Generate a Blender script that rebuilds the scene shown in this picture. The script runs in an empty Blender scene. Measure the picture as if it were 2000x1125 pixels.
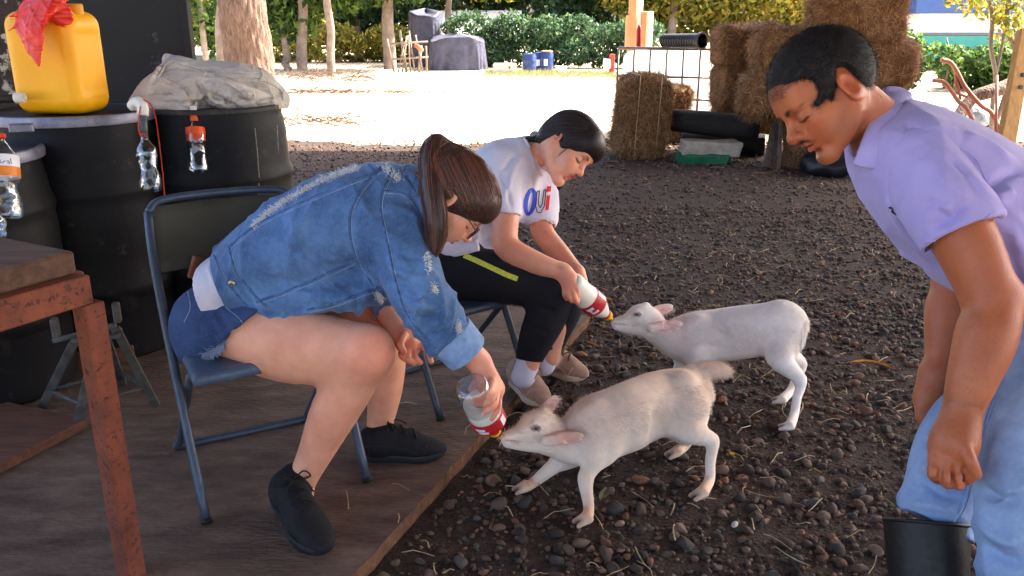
import bpy, math, random
import numpy as np
from mathutils import Vector, Matrix
from mathutils.bvhtree import BVHTree
random.seed(7); RNG = np.random.default_rng(11)
SC = bpy.context.scene
COL = SC.collection
# ---------------------------------------------------------------- camera, sky, sun, exposure
CAM_H, PITCH, FPX = 1.22, math.radians(17.7), 1650.0      # eye height, tilt down, focal length in photo pixels
cam = bpy.data.cameras.new('camera'); camo = bpy.data.objects.new('camera', cam); COL.objects.link(camo)
camo.location = (0, 0, CAM_H); camo.rotation_euler = (math.pi / 2 - PITCH, 0, 0)
cam.sensor_width = 36; cam.lens = 36 * FPX / 2000; cam.clip_end = 600; cam.clip_start = .02
SC.camera = camo
SUN_AZ, SUN_EL = math.radians(62), math.radians(46)       # azimuth clockwise from +Y (away from the camera): sun is right and behind
wd = bpy.data.worlds.new('World'); SC.world = wd; wd.use_nodes = True
nt = wd.node_tree; bg = nt.nodes['Background']
sky = nt.nodes.new('ShaderNodeTexSky'); sky.sky_type = 'NISHITA'; sky.sun_disc = False
sky.sun_elevation = SUN_EL; sky.sun_rotation = SUN_AZ; sky.dust_density = 5.0; sky.air_density = .8; sky.ozone_density = .6
nt.links.new(sky.outputs[0], bg.inputs[0]); bg.inputs[1].default_value = .15
sl = bpy.data.lights.new('sun', 'SUN'); so = bpy.data.objects.new('sun', sl); COL.objects.link(so)
sl.energy = 5.0; sl.angle = math.radians(.53); sl.color = (1, .93, .82)
sdir = Vector((math.sin(SUN_AZ) * math.cos(SUN_EL), math.cos(SUN_AZ) * math.cos(SUN_EL), math.sin(SUN_EL)))
so.rotation_euler = sdir.to_track_quat('Z', 'Y').to_euler(); so.location = (8, 6, 12)
SC.view_settings.view_transform = 'Standard'; SC.view_settings.look = 'None'
SC.view_settings.exposure = 2.72; SC.view_settings.gamma = 1.0
SC.render.engine = 'CYCLES'
SC.cycles.use_denoising = True; SC.cycles.max_bounces = 8; SC.cycles.diffuse_bounces = 5
SC.cycles.transparent_max_bounces = 8; SC.cycles.sample_clamp_indirect = 8

# ---------------------------------------------------------------- helpers: places, meshes, materials
CP, SP = math.cos(PITCH), math.sin(PITCH)
def P(u, v, D):
    x = (u - 1000) / FPX * D; c = (562.5 - v) / FPX * D
    return np.array((x, D * CP + c * SP, CAM_H + c * CP - D * SP))
def ray(u, v):
    d = P(u, v, 1.0) - np.array((0, 0, CAM_H)); return d / np.linalg.norm(d)
def G(u, v, z=0.0):
    d = P(u, v, 1.0) - np.array((0, 0, CAM_H)); t = (z - CAM_H) / d[2]
    return np.array((0, 0, CAM_H)) + d * t
def nrm(a):
    a = np.asarray(a, float); return a / (np.linalg.norm(a) + 1e-12)
def A(*a): return np.array(a, float)
def srgb(r, g, b, m=1.0):
    f = lambda c: (c / 12.92 if c <= .04045 else ((c + .055) / 1.055) ** 2.4)
    return tuple(f(c / 255) * m for c in (r, g, b))
def frame(x, up):
    x = nrm(x); y = nrm(np.cross(up, x)); z = np.cross(x, y); return np.stack([x, y, z])   # rows

def wloc(o):
    v = Vector((0, 0, 0))
    while o is not None: v = v + o.location; o = o.parent
    return np.array(v)
def tag(o, label=None, cat=None, group=None, kind=None):
    if label: o['label'] = label
    if cat: o['category'] = cat
    if group: o['group'] = group
    if kind: o['kind'] = kind
    return o
def empty(name, loc, label=None, cat=None, group=None):
    o = bpy.data.objects.new(name, None); COL.objects.link(o); o.location = tuple(loc); o.empty_display_size = .1
    return tag(o, label, cat, group)
def raw_mesh(name, V, Fs, smooth=True, cols=None):
    me = bpy.data.meshes.new(name); V = np.asarray(V, np.float32)
    if isinstance(Fs, np.ndarray):
        n, k = Fs.shape
        me.vertices.add(len(V)); me.vertices.foreach_set('co', V.ravel())
        me.loops.add(n * k); me.loops.foreach_set('vertex_index', Fs.astype(np.int32).ravel())
        me.polygons.add(n); me.polygons.foreach_set('loop_start', np.arange(0, n * k, k, dtype=np.int32))
        me.polygons.foreach_set('use_smooth', np.full(n, smooth)); me.update(calc_edges=True)
    else:
        me.from_pydata(V.tolist(), [], [tuple(int(i) for i in f) for f in Fs])
        me.polygons.foreach_set('use_smooth', np.full(len(me.polygons), smooth)); me.update()
    if cols is not None:
        a = me.color_attributes.new('Col', 'FLOAT_COLOR', 'POINT')
        c = np.ones((len(V), 4), np.float32); c[:, :3] = cols; a.data.foreach_set('color', c.ravel())
    return me
def obj(name, V, Fs, mat, parent=None, smooth=True, cols=None, origin=None):
    V = np.asarray(V, float)
    if parent is not None: off = wloc(parent)
    elif origin is not None: off = np.array(origin, float)
    else: off = np.array(((V[:, 0].min() + V[:, 0].max()) / 2, (V[:, 1].min() + V[:, 1].max()) / 2, V[:, 2].min()))
    me = raw_mesh(name, V - off, Fs, smooth, cols); me.materials.append(mat)
    o = bpy.data.objects.new(name, me); COL.objects.link(o)
    if parent is not None: o.parent = parent
    else: o.location = tuple(off)
    return o
def copy_tree(o, parent=None):
    c = o.copy(); COL.objects.link(c); c.parent = parent
    for ch in list(o.children): copy_tree(ch, c)
    return c

class MB:
    def __init__(s): s.V = []; s.F = []; s.n = 0
    def add(s, V, Fs):
        V = np.asarray(V, float); s.V.append(V); s.F += [tuple(int(i) + s.n for i in f) for f in Fs]; s.n += len(V); return s
    def box(s, c, size, R=None, bev=0.0):
        h = np.asarray(size, float) / 2; R = np.eye(3) if R is None else np.asarray(R)
        b = min(bev, h.min() * .9)
        V = []; 
        if b <= 0:
            V = np.array([(x, y, z) for x in (-1, 1) for y in (-1, 1) for z in (-1, 1)]) * h
            Fs = [(0, 1, 3, 2), (4, 6, 7, 5), (0, 4, 5, 1), (2, 3, 7, 6), (0, 2, 6, 4), (1, 5, 7, 3)]
        else:
            idx = {}
            for x in (-1, 1):
                for y in (-1, 1):
                    for z in (-1, 1):
                        for a in range(3):
                            p = np.array((x, y, z)) * (h - b); p[a] += (x, y, z)[a] * b
                            idx[(x, y, z, a)] = len(V); V.append(p)
            Fs = []
            for a in range(3):
                o = [i for i in range(3) if i != a]
                for sgn in (-1, 1):
                    q = []
                    for (i, j) in ((-1, -1), (1, -1), (1, 1), (-1, 1)):
                        k = [0, 0, 0]; k[a] = sgn; k[o[0]] = i; k[o[1]] = j; q.append(idx[(*k, a)])
                    Fs.append(tuple(q if (sgn > 0) == (a != 1) else q[::-1]))
            for a in range(3):
                o = [i for i in range(3) if i != a]
                for i in (-1, 1):
                    for j in (-1, 1):
                        k1 = [0, 0, 0]; k1[o[0]] = i; k1[o[1]] = j; k1[a] = -1; k2 = list(k1); k2[a] = 1
                        q = [idx[(*k1, o[0])], idx[(*k2, o[0])], idx[(*k2, o[1])], idx[(*k1, o[1])]]
                        Fs.append(tuple(q if (i * j > 0) == (a != 1) else q[::-1]))
            for x in (-1, 1):
                for y in (-1, 1):
                    for z in (-1, 1):
                        q = [idx[(x, y, z, a)] for a in range(3)]; Fs.append(tuple(q if x * y * z > 0 else q[::-1]))
            V = np.array(V)
        return s.add(V @ R + np.asarray(c), Fs)
    def tube(s, pts, r, n=8, cap=True, closed=False):
        pts = np.asarray(pts, float); m = len(pts); r = np.full(m, r) if np.isscalar(r) else np.asarray(r, float)
        T = np.gradient(pts, axis=0)
        if closed: T = np.roll(pts, -1, 0) - np.roll(pts, 1, 0)
        T /= (np.linalg.norm(T, axis=1)[:, None] + 1e-12)
        ref = A(0, 0, 1) if abs(T[0][2]) < .9 else A(1, 0, 0)
        N = nrm(np.cross(T[0], ref)); V = []
        an = np.arange(n) * 2 * math.pi / n
        for i in range(m):
            N = nrm(N - T[i] * N.dot(T[i])); B = np.cross(T[i], N)
            V.append(pts[i] + r[i] * (np.cos(an)[:, None] * N + np.sin(an)[:, None] * B))
        V = np.concatenate(V); Fs = []
        for i in range(m if closed else m - 1):
            for j in range(n):
                k = (j + 1) % n; i2 = (i + 1) % m
                Fs.append((i * n + j, i * n + k, i2 * n + k, i2 * n + j))
        if cap and not closed: Fs += [tuple(range(n))[::-1], tuple(range((m - 1) * n, m * n))]
        return s.add(V, Fs)
    def lathe(s, prof, o, ax=(0, 0, 1), n=32, cap=True):
        ax = nrm(ax); ref = A(1, 0, 0) if abs(ax[0]) < .9 else A(0, 1, 0)
        X = nrm(np.cross(ref, ax)); Y = np.cross(ax, X); an = np.arange(n) * 2 * math.pi / n
        V = np.concatenate([np.asarray(o) + ax * z + r * (np.cos(an)[:, None] * X + np.sin(an)[:, None] * Y) for r, z in prof])
        m = len(prof); Fs = []
        for i in range(m - 1):
            for j in range(n):
                k = (j + 1) % n; Fs.append((i * n + j, i * n + k, (i + 1) * n + k, (i + 1) * n + j))
        if cap: Fs += [tuple(range(n))[::-1], tuple(range((m - 1) * n, m * n))]
        return s.add(V, Fs)
    def prism(s, poly, a, b, X, Y, o=(0, 0, 0)):     # polygon in the X,Y plane, swept from a to b (vectors)
        p = np.array([np.asarray(o) + q[0] * np.asarray(X) + q[1] * np.asarray(Y) for q in poly]); n = len(p)
        V = np.concatenate([p + np.asarray(a), p + np.asarray(b)])
        return s.add(V, [tuple(range(n))[::-1], tuple(range(n, 2 * n))] + [(i, (i + 1) % n, n + (i + 1) % n, n + i) for i in range(n)])
    def build(s, name, mat, parent=None, smooth=False, **k):
        return obj(name, np.concatenate(s.V), s.F, mat, parent, smooth, **k)

def clearplastic(name, tint=(.93, .95, .96), base=.10):          # thin clear wall: mostly see-through, shiny at grazing angles
    m = bpy.data.materials.new(name); MATS[name] = m; m.use_nodes = True; t = m.node_tree; t.nodes.clear(); N = t.nodes.new; L = t.links.new
    o = N('ShaderNodeOutputMaterial'); tr = N('ShaderNodeBsdfTransparent'); tr.inputs[0].default_value = (*tint, 1); gl = N('ShaderNodeBsdfGlossy'); gl.inputs['Roughness'].default_value = .12; lw = N('ShaderNodeLayerWeight'); lw.inputs[0].default_value = .35
    tc = N('ShaderNodeTexCoord'); nz = N('ShaderNodeTexNoise'); nz.inputs['Scale'].default_value = 22; L(tc.outputs['Object'], nz.inputs['Vector']); bp = N('ShaderNodeBump'); bp.inputs['Strength'].default_value = .8; bp.inputs['Distance'].default_value = .01; L(nz.outputs['Fac'], bp.inputs['Height']); L(bp.outputs[0], gl.inputs['Normal']); L(bp.outputs[0], lw.inputs['Normal'])
    ad = N('ShaderNodeMath'); ad.operation = 'MULTIPLY_ADD'; ad.inputs[1].default_value = .6; ad.inputs[2].default_value = base; ad.use_clamp = True; L(lw.outputs['Facing'], ad.inputs[0]); mx = N('ShaderNodeMixShader'); L(ad.outputs[0], mx.inputs[0]); L(tr.outputs[0], mx.inputs[1]); L(gl.outputs[0], mx.inputs[2]); L(mx.outputs[0], o.inputs[0]); return m
def translucent(m, fac):
    t = m.node_tree; b = t.nodes['Principled BSDF']; o = [n for n in t.nodes if n.type == 'OUTPUT_MATERIAL'][0]; tr = t.nodes.new('ShaderNodeBsdfTranslucent'); mx = t.nodes.new('ShaderNodeMixShader'); mx.inputs[0].default_value = fac
    if b.inputs['Base Color'].links: t.links.new(b.inputs['Base Color'].links[0].from_socket, tr.inputs[0])
    t.links.new(b.outputs[0], mx.inputs[1]); t.links.new(tr.outputs[0], mx.inputs[2]); t.links.new(mx.outputs[0], o.inputs[0]); return m
def autosmooth(o, deg=35):
    m = o.modifiers.new('n', 'EDGE_SPLIT'); m.split_angle = math.radians(deg)
    o.data.polygons.foreach_set('use_smooth', np.full(len(o.data.polygons), True)); return o

def smoothpath(pts, n=8):
    pts = np.asarray(pts, float); out = []
    Q = np.concatenate([[2 * pts[0] - pts[1]], pts, [2 * pts[-1] - pts[-2]]])
    for i in range(1, len(Q) - 2):
        for t in np.linspace(0, 1, n, endpoint=False):
            a, b, c, d = Q[i - 1:i + 3]
            out.append(.5 * (2 * b + (c - a) * t + (2 * a - 5 * b + 4 * c - d) * t * t + (3 * b - a - 3 * c + d) * t ** 3))
    out.append(pts[-1]); return np.array(out)

MATS = {}
def mat(name, col=(.5, .5, .5), rough=.7, var=.25, scale=8, col2=None, bump=.0, bscale=60, stretch=(1, 1, 1), attr=False,
        metal=0, spec=.4, sub=0, subcol=None, trans=0, sheen=0, detail=6, spots=None, alpha=1, ior=1.45, bdist=.01, wave=None, wrinkle=None):
    if name in MATS: return MATS[name]
    m = bpy.data.materials.new(name); MATS[name] = m; m.use_nodes = True
    t = m.node_tree; b = t.nodes['Principled BSDF']; L = t.links.new; N = t.nodes.new
    tc = N('ShaderNodeTexCoord'); mp = N('ShaderNodeMapping'); mp.inputs['Scale'].default_value = stretch
    L(tc.outputs['Object'], mp.inputs[0])
    n1 = N('ShaderNodeTexNoise'); n1.inputs['Scale'].default_value = scale; n1.inputs['Detail'].default_value = detail
    n1.inputs['Roughness'].default_value = .65; L(mp.outputs[0], n1.inputs['Vector'])
    rp = N('ShaderNodeValToRGB'); e = rp.color_ramp.elements; e[0].position = .32; e[1].position = .7
    c2 = col2 if col2 is not None else tuple(c * (1 - var) for c in col); c1 = col if col2 is not None else tuple(min(1, c * (1 + var * .5)) for c in col)
    if attr: c2 = (1 - var,) * 3 if col2 is None else col2; c1 = (1 + var * .4,) * 3 if col2 is None else col
    e[0].color = (*c2, 1); e[1].color = (*c1, 1); L(n1.outputs['Fac'], rp.inputs[0]); out = rp.outputs[0]
    if attr:
        at = N('ShaderNodeAttribute'); at.attribute_name = 'Col'; mx = N('ShaderNodeMix'); mx.data_type = 'RGBA'; mx.blend_type = 'MULTIPLY'
        mx.inputs[0].default_value = 1; L(at.outputs['Color'], mx.inputs[6]); L(out, mx.inputs[7]); out = mx.outputs[2]
    for (sc, lo, hi, c, fac) in (spots or []):
        n2 = N('ShaderNodeTexNoise'); n2.inputs['Scale'].default_value = sc; n2.inputs['Detail'].default_value = 8; n2.inputs['Roughness'].default_value = .7
        L(mp.outputs[0], n2.inputs['Vector'])
        mr = N('ShaderNodeMapRange'); mr.inputs[1].default_value = lo; mr.inputs[2].default_value = hi; mr.inputs[4].default_value = fac; L(n2.outputs['Fac'], mr.inputs[0])
        mx = N('ShaderNodeMix'); mx.data_type = 'RGBA'; L(mr.outputs[0], mx.inputs[0]); L(out, mx.inputs[6]); mx.inputs[7].default_value = (*c, 1); out = mx.outputs[2]
    L(out, b.inputs['Base Color'])
    b.inputs['Roughness'].default_value = rough; b.inputs['Metallic'].default_value = metal; b.inputs['Specular IOR Level'].default_value = spec
    b.inputs['IOR'].default_value = ior
    if sub: b.inputs['Subsurface Weight'].default_value = sub; b.inputs['Subsurface Radius'].default_value = subcol or (.012, .005, .003); b.inputs['Subsurface Scale'].default_value = 1
    if trans: b.inputs['Transmission Weight'].default_value = trans
    if sheen: b.inputs['Sheen Weight'].default_value = sheen; b.inputs['Sheen Roughness'].default_value = .5
    if alpha < 1: b.inputs['Alpha'].default_value = alpha
    if wrinkle:
        wr_ = N('ShaderNodeTexNoise'); wr_.inputs['Scale'].default_value = wrinkle[0]; wr_.inputs['Detail'].default_value = 3; wr_.inputs['Distortion'].default_value = 1.2; L(mp.outputs[0], wr_.inputs['Vector']); bw = N('ShaderNodeBump'); bw.inputs['Strength'].default_value = wrinkle[1]; bw.inputs['Distance'].default_value = wrinkle[2]; L(wr_.outputs['Fac'], bw.inputs['Height'])
    if bump:
        nb = N('ShaderNodeTexNoise'); nb.inputs['Scale'].default_value = bscale; nb.inputs['Detail'].default_value = 5; L(mp.outputs[0], nb.inputs['Vector'])
        bp = N('ShaderNodeBump'); bp.inputs['Strength'].default_value = bump; bp.inputs['Distance'].default_value = bdist; L(nb.outputs['Fac'], bp.inputs['Height']); L(bp.outputs[0], b.inputs['Normal'])
        if wrinkle: L(bw.outputs[0], bp.inputs['Normal'])
        if wave:
            w = N('ShaderNodeTexWave'); w.inputs['Scale'].default_value = wave[0]; w.inputs['Distortion'].default_value = wave[1]; w.bands_direction = wave[2]
            L(tc.outputs['Object'], w.inputs[0]); ad = N('ShaderNodeMath'); ad.operation = 'ADD'; L(nb.outputs['Fac'], ad.inputs[0]); L(w.outputs['Fac'], ad.inputs[1]); L(ad.outputs[0], bp.inputs['Height'])
    return m

# ---------------------------------------------------------------- soft solids: smooth blends of limbs and lumps, polygonised
def sub(X, Y, Z, a, b, pad):
    s = []
    for ax, G_ in enumerate((X, Y, Z)):
        g = G_.ravel(); i0 = int(np.searchsorted(g, min(a[ax], b[ax]) - pad)); i1 = int(np.searchsorted(g, max(a[ax], b[ax]) + pad)); s.append(slice(i0, i1))
    return tuple(s), X[s[0]], Y[:, s[1]], Z[:, :, s[2]]
class Field:
    def __init__(s): s.ops = []
    def op(s, fn, lo, hi, k, mode): s.ops.append((fn, np.asarray(lo, float), np.asarray(hi, float), k, mode)); return s
    def cap(s, a, b, ra, rb=None, k=.015, mode='u'):
        rb = ra if rb is None else rb; a = np.asarray(a, float); b = np.asarray(b, float); ab = b - a; L2 = ab.dot(ab) + 1e-12
        def fn(X, Y, Z):
            px, py, pz = X - a[0], Y - a[1], Z - a[2]
            t = np.clip((px * ab[0] + py * ab[1] + pz * ab[2]) / L2, 0, 1)
            return np.sqrt((px - t * ab[0]) ** 2 + (py - t * ab[1]) ** 2 + (pz - t * ab[2]) ** 2) - (ra + (rb - ra) * t)
        r = max(ra, rb); return s.op(fn, np.minimum(a, b) - r, np.maximum(a, b) + r, k, mode)
    def chain(s, pts, rs, k=.015, n=0, mode='u'):
        pts = np.asarray(pts, float); rs = np.asarray(rs, float)
        if n:
            q = smoothpath(np.concatenate([pts, rs[:, None]], 1), n); pts, rs = q[:, :3], q[:, 3]
        def fn(X, Y, Z):
            d = np.full((X.size, Y.size, Z.size), .25, np.float32); X0, Y0, Z0 = X, Y, Z
            for i in range(len(pts) - 1):
                a, ab = pts[i], pts[i + 1] - pts[i]; L2 = ab.dot(ab) + 1e-12; sl_, X, Y, Z = sub(X0, Y0, Z0, a, pts[i + 1], max(rs[i], rs[i + 1]) + k + .03)
                px, py, pz = X - a[0], Y - a[1], Z - a[2]
                t = np.clip((px * ab[0] + py * ab[1] + pz * ab[2]) / L2, 0, 1)
                e = np.sqrt((px - t * ab[0]) ** 2 + (py - t * ab[1]) ** 2 + (pz - t * ab[2]) ** 2) - (rs[i] + (rs[i + 1] - rs[i]) * t)
                d[sl_] = np.minimum(d[sl_], e)
            return d
        r = rs.max(); return s.op(fn, pts.min(0) - r, pts.max(0) + r, k, mode)
    def ell(s, c, r, R=None, k=.015, mode='u'):
        c = np.asarray(c, float); r = np.asarray(r, float) * np.ones(3); R = np.eye(3) if R is None else np.asarray(R)
        def fn(X, Y, Z):
            px, py, pz = X - c[0], Y - c[1], Z - c[2]; q = [R[i][0] * px + R[i][1] * py + R[i][2] * pz for i in range(3)]
            k0 = np.sqrt(sum((q[i] / r[i]) ** 2 for i in range(3))); k1 = np.sqrt(sum((q[i] / r[i] ** 2) ** 2 for i in range(3))) + 1e-6
            return k0 * (k0 - 1) / k1
        m = r.max(); return s.op(fn, c - m, c + m, k, mode)
    def tor(s, pts, rs, rd, side, k=.02, n=4, mode='u'):       # elliptical tube: rs along `side`, rd across
        pts = np.asarray(pts, float); S = np.asarray(side, float)
        if S.ndim == 1: S = np.repeat(S[None], len(pts), 0)
        q = np.concatenate([pts, np.asarray(rs)[:, None], np.asarray(rd)[:, None], S], 1)
        if n: q = smoothpath(q, n)
        pts, rs, rd, S = q[:, :3], q[:, 3], q[:, 4], q[:, 5:]; S = S / np.linalg.norm(S, axis=1)[:, None]
        def fn(X, Y, Z):
            d = np.full((X.size, Y.size, Z.size), .25, np.float32); X0, Y0, Z0 = X, Y, Z
            for i in range(len(pts) - 1):
                a, ab = pts[i], pts[i + 1] - pts[i]; L2 = ab.dot(ab) + 1e-12; sl_, X, Y, Z = sub(X0, Y0, Z0, a, pts[i + 1], max(rs[i], rs[i + 1], rd[i], rd[i + 1]) + k + .03)
                px, py, pz = X - a[0], Y - a[1], Z - a[2]; t = np.clip((px * ab[0] + py * ab[1] + pz * ab[2]) / L2, 0, 1)
                px, py, pz = px - t * ab[0], py - t * ab[1], pz - t * ab[2]; sv = S[i]
                w = px * sv[0] + py * sv[1] + pz * sv[2]; o2 = np.maximum(px * px + py * py + pz * pz - w * w, 0)
                a1 = rs[i] + (rs[i + 1] - rs[i]) * t; a2 = rd[i] + (rd[i + 1] - rd[i]) * t
                k0 = np.sqrt((w / a1) ** 2 + o2 / a2 ** 2); k1 = np.sqrt((w / a1 ** 2) ** 2 + o2 / a2 ** 4) + 1e-6
                e = k0 * (k0 - 1) / k1; d[sl_] = np.minimum(d[sl_], e)
            return d
        m = max(rs.max(), rd.max()); return s.op(fn, pts.min(0) - m, pts.max(0) + m, k, mode)
    def rbox(s, c, h, R=None, r=.01, k=.01, mode='u'):
        c = np.asarray(c, float); h = np.asarray(h, float) - r; R = np.eye(3) if R is None else np.asarray(R)
        def fn(X, Y, Z):
            px, py, pz = X - c[0], Y - c[1], Z - c[2]; q = [np.abs(R[i][0] * px + R[i][1] * py + R[i][2] * pz) - h[i] for i in range(3)]
            return np.sqrt(sum(np.maximum(a, 0) ** 2 for a in q)) + np.minimum(np.maximum(np.maximum(q[0], q[1]), q[2]), 0) - r
        m = np.linalg.norm(h) + r; return s.op(fn, c - m, c + m, k, mode)
    def cut(s, p, n, lo=None, hi=None, k=.004):             # cut away the side the normal points to (inside lo..hi)
        p = np.asarray(p, float); n = nrm(n)
        fn = lambda X, Y, Z: (X - p[0]) * n[0] + (Y - p[1]) * n[1] + (Z - p[2]) * n[2]
        return s.op(fn, (-99,) * 3 if lo is None else lo, (99,) * 3 if hi is None else hi, k, 'i')
    def shell(s, th):                                          # hollow with wall thickness th
        return s.op(th, (-99,) * 3, (99,) * 3, 0, 'o')
    def noise(s, fn, lo=None, hi=None):
        return s.op(fn, (-99,) * 3 if lo is None else lo, (99,) * 3 if hi is None else hi, 0, 'n')
    def bounds(s):
        U = [o for o in s.ops if o[4] == 'u']
        return np.min([o[1] for o in U], 0) - .02, np.max([o[2] for o in U], 0) + .02
    def polys(s, lo, hi, h):
        lo = np.asarray(lo, float); n = np.ceil((np.asarray(hi) - lo) / h).astype(int) + 1
        ax = [(lo[i] + h * np.arange(n[i])).astype(np.float32) for i in range(3)]
        D = np.full(n, .25, np.float32)
        for fn, a, b, k, mode in s.ops:
            pad = k + 3 * h if mode in 'us' else 0
            i0 = [int(np.clip(np.floor((a[i] - pad - lo[i]) / h), 0, n[i])) for i in range(3)]; i1 = [int(np.clip(np.ceil((b[i] + pad - lo[i]) / h) + 1, 0, n[i])) for i in range(3)]
            if any(i1[i] <= i0[i] for i in range(3)): continue
            sl_ = tuple(slice(i0[i], i1[i]) for i in range(3)); d = D[sl_]
            if mode == 'o': D[sl_] = np.maximum(d, -(d + fn)); continue
            X, Y, Z = ax[0][sl_[0]][:, None, None], ax[1][sl_[1]][None, :, None], ax[2][sl_[2]][None, None, :]
            e = fn(X, Y, Z)
            if mode == 'n': D[sl_] = d + e; continue
            e = np.broadcast_to(e, d.shape); k = max(k, 1e-5)
            if mode == 'u': hh = np.maximum(k - np.abs(d - e), 0) / k; D[sl_] = np.minimum(d, e) - hh * hh * k * .25
            elif mode == 's': hh = np.maximum(k - np.abs(d + e), 0) / k; D[sl_] = np.maximum(d, -e) + hh * hh * k * .25
            else: hh = np.maximum(k - np.abs(d - e), 0) / k; D[sl_] = np.maximum(d, e) + hh * hh * k * .25
        S = D < 0; c = S[:-1, :-1, :-1].astype(np.int8)
        cnt = sum(S[i:n[0] - 1 + i, j:n[1] - 1 + j, l:n[2] - 1 + l].astype(np.int8) for i in (0, 1) for j in (0, 1) for l in (0, 1))
        I = np.argwhere((cnt > 0) & (cnt < 8))
        if len(I) == 0: return np.zeros((0, 3)), np.zeros((0, 4), int)
        cor = [(i, j, l) for i in (0, 1) for j in (0, 1) for l in (0, 1)]
        vals = np.stack([D[I[:, 0] + o[0], I[:, 1] + o[1], I[:, 2] + o[2]] for o in cor], 1)
        acc = np.zeros((len(I), 3)); num = np.zeros(len(I))
        for x in range(8):
            for y in range(x + 1, 8):
                if sum(abs(cor[x][q] - cor[y][q]) for q in range(3)) != 1: continue
                va, vb = vals[:, x], vals[:, y]; m = (va < 0) != (vb < 0); t = np.where(m, va / (va - vb + 1e-12), 0)
                p = np.array(cor[x])[None] + t[:, None] * (np.array(cor[y]) - np.array(cor[x]))[None]
                acc += np.where(m[:, None], p, 0); num += m
        V = lo + h * (I + acc / num[:, None])
        idm = np.full(cnt.shape, -1, np.int64); idm[I[:, 0], I[:, 1], I[:, 2]] = np.arange(len(I)); Q = []
        for a in range(3):
            sa = [slice(1, n[i] - 1) for i in range(3)]; sb = list(sa); sa[a] = slice(0, n[a] - 1); sb[a] = slice(1, n[a])
            s0, s1 = S[tuple(sa)], S[tuple(sb)]; E = np.argwhere(s0 != s1)
            if len(E) == 0: continue
            f = s0[E[:, 0], E[:, 1], E[:, 2]]; E = E + 1; E[:, a] -= 1
            b, c_ = (a + 1) % 3, (a + 2) % 3; q = []
            for (i, j) in ((0, 0), (-1, 0), (-1, -1), (0, -1)):
                t = E.copy(); t[:, b] += i; t[:, c_] += j; q.append(idm[t[:, 0], t[:, 1], t[:, 2]])
            q = np.stack(q, 1); q[~f] = q[~f][:, ::-1]; Q.append(q)
        Q = np.concatenate(Q); return V, Q[(Q >= 0).all(1)]
    def mesh(s, h=.005, fine=()):                              # fine: [(lo, hi, h)] boxes polygonised at a finer step
        lo, hi = s.bounds(); V, Q = s.polys(lo, hi, h); parts = []
        c = V[Q].mean(1); keep = np.ones(len(Q), bool)
        for (a, b, hf) in fine: keep &= ~((c > np.asarray(a)) & (c < np.asarray(b))).all(1)
        parts.append((V, Q[keep]))
        for (a, b, hf) in fine:
            a, b = np.asarray(a), np.asarray(b); V2, Q2 = s.polys(a - 4 * hf, b + 4 * hf, hf)
            c2 = V2[Q2].mean(1); k2 = ((c2 > a - 1.2 * h) & (c2 < b + 1.2 * h)).all(1); parts.append((V2, Q2[k2]))
        VV, QQ, o = [], [], 0
        for V, Q in parts:
            u = np.unique(Q); mp = np.full(len(V), -1); mp[u] = np.arange(len(u)); VV.append(V[u]); QQ.append(mp[Q] + o); o += len(u)
        return np.concatenate(VV), np.concatenate(QQ)

def vnormals(V, Q):
    n = np.cross(V[Q[:, 2]] - V[Q[:, 0]], V[Q[:, -1]] - V[Q[:, 1]]); N = np.zeros_like(V)
    for i in range(Q.shape[1]): np.add.at(N, Q[:, i], n)
    return N / (np.linalg.norm(N, axis=1)[:, None] + 1e-12)
def relax(V, Q, it=1, f=.5):
    for _ in range(it):
        S = np.zeros_like(V); C = np.zeros(len(V))
        for i in range(4):
            for j in (1, 3): np.add.at(S, Q[:, i], V[Q[:, (i + j) % 4]]); np.add.at(C, Q[:, i], 1)
        V = V + f * (S / np.maximum(C, 1)[:, None] - V)
    return V
def bvh(V, Q): return BVHTree.FromPolygons(V.tolist(), Q.tolist())
CAMV = Vector((0, 0, CAM_H))
def hit(tree, u, v, lift=0.0):
    r = tree.ray_cast(CAMV, Vector(ray(u, v)))
    if r[0] is None: return None, None
    return np.array(r[0]) + np.array(r[1]) * lift, np.array(r[1])
def onsurf(tree, px, lift=.001, n=10):
    px = smoothpath(np.asarray(px, float), n) if len(px) > 2 else np.linspace(px[0], px[1], n * 2)
    out = [hit(tree, a[0], a[1], lift)[0] for a in px]
    return np.array([o for o in out if o is not None])
def sculpt(V, Q, tree, strokes):                               # strokes: (pixels on the visible side, width m, height m)
    N = vnormals(V, Q); dis = np.zeros(len(V))
    for px, w, amp in strokes:
        pl = onsurf(tree, px, 0, 6)
        if len(pl) < 2: continue
        m = ((V > pl.min(0) - 3 * w) & (V < pl.max(0) + 3 * w)).all(1); I = np.where(m)[0]; p = V[I]; d = np.full(len(I), 9.)
        tt = np.zeros(len(I))
        for i in range(len(pl) - 1):
            a, ab = pl[i], pl[i + 1] - pl[i]; t = np.clip(((p - a) @ ab) / (ab @ ab + 1e-12), 0, 1)
            e = np.linalg.norm(p - a - t[:, None] * ab, axis=1); tt = np.where(e < d, (i + t) / (len(pl) - 1), tt); d = np.minimum(d, e)
        w = w * .75; dis[I] += amp * 1.5 * np.exp(-(d / w) ** 2) * np.clip(np.sin(np.pi * np.clip(tt, .02, .98)) * 1.6, 0, 1)
    return V + N * dis[:, None]
def sines(seed, n=6, f0=8, f1=30):
    g = np.random.default_rng(seed); K = g.normal(size=(n, 3)); K /= np.linalg.norm(K, axis=1)[:, None]; K *= g.uniform(f0, f1, (n, 1)); ph = g.uniform(0, 6.28, n)
    def f(p): return sum(np.sin(p @ K[i] + ph[i]) for i in range(n)) / n
    return f
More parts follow.
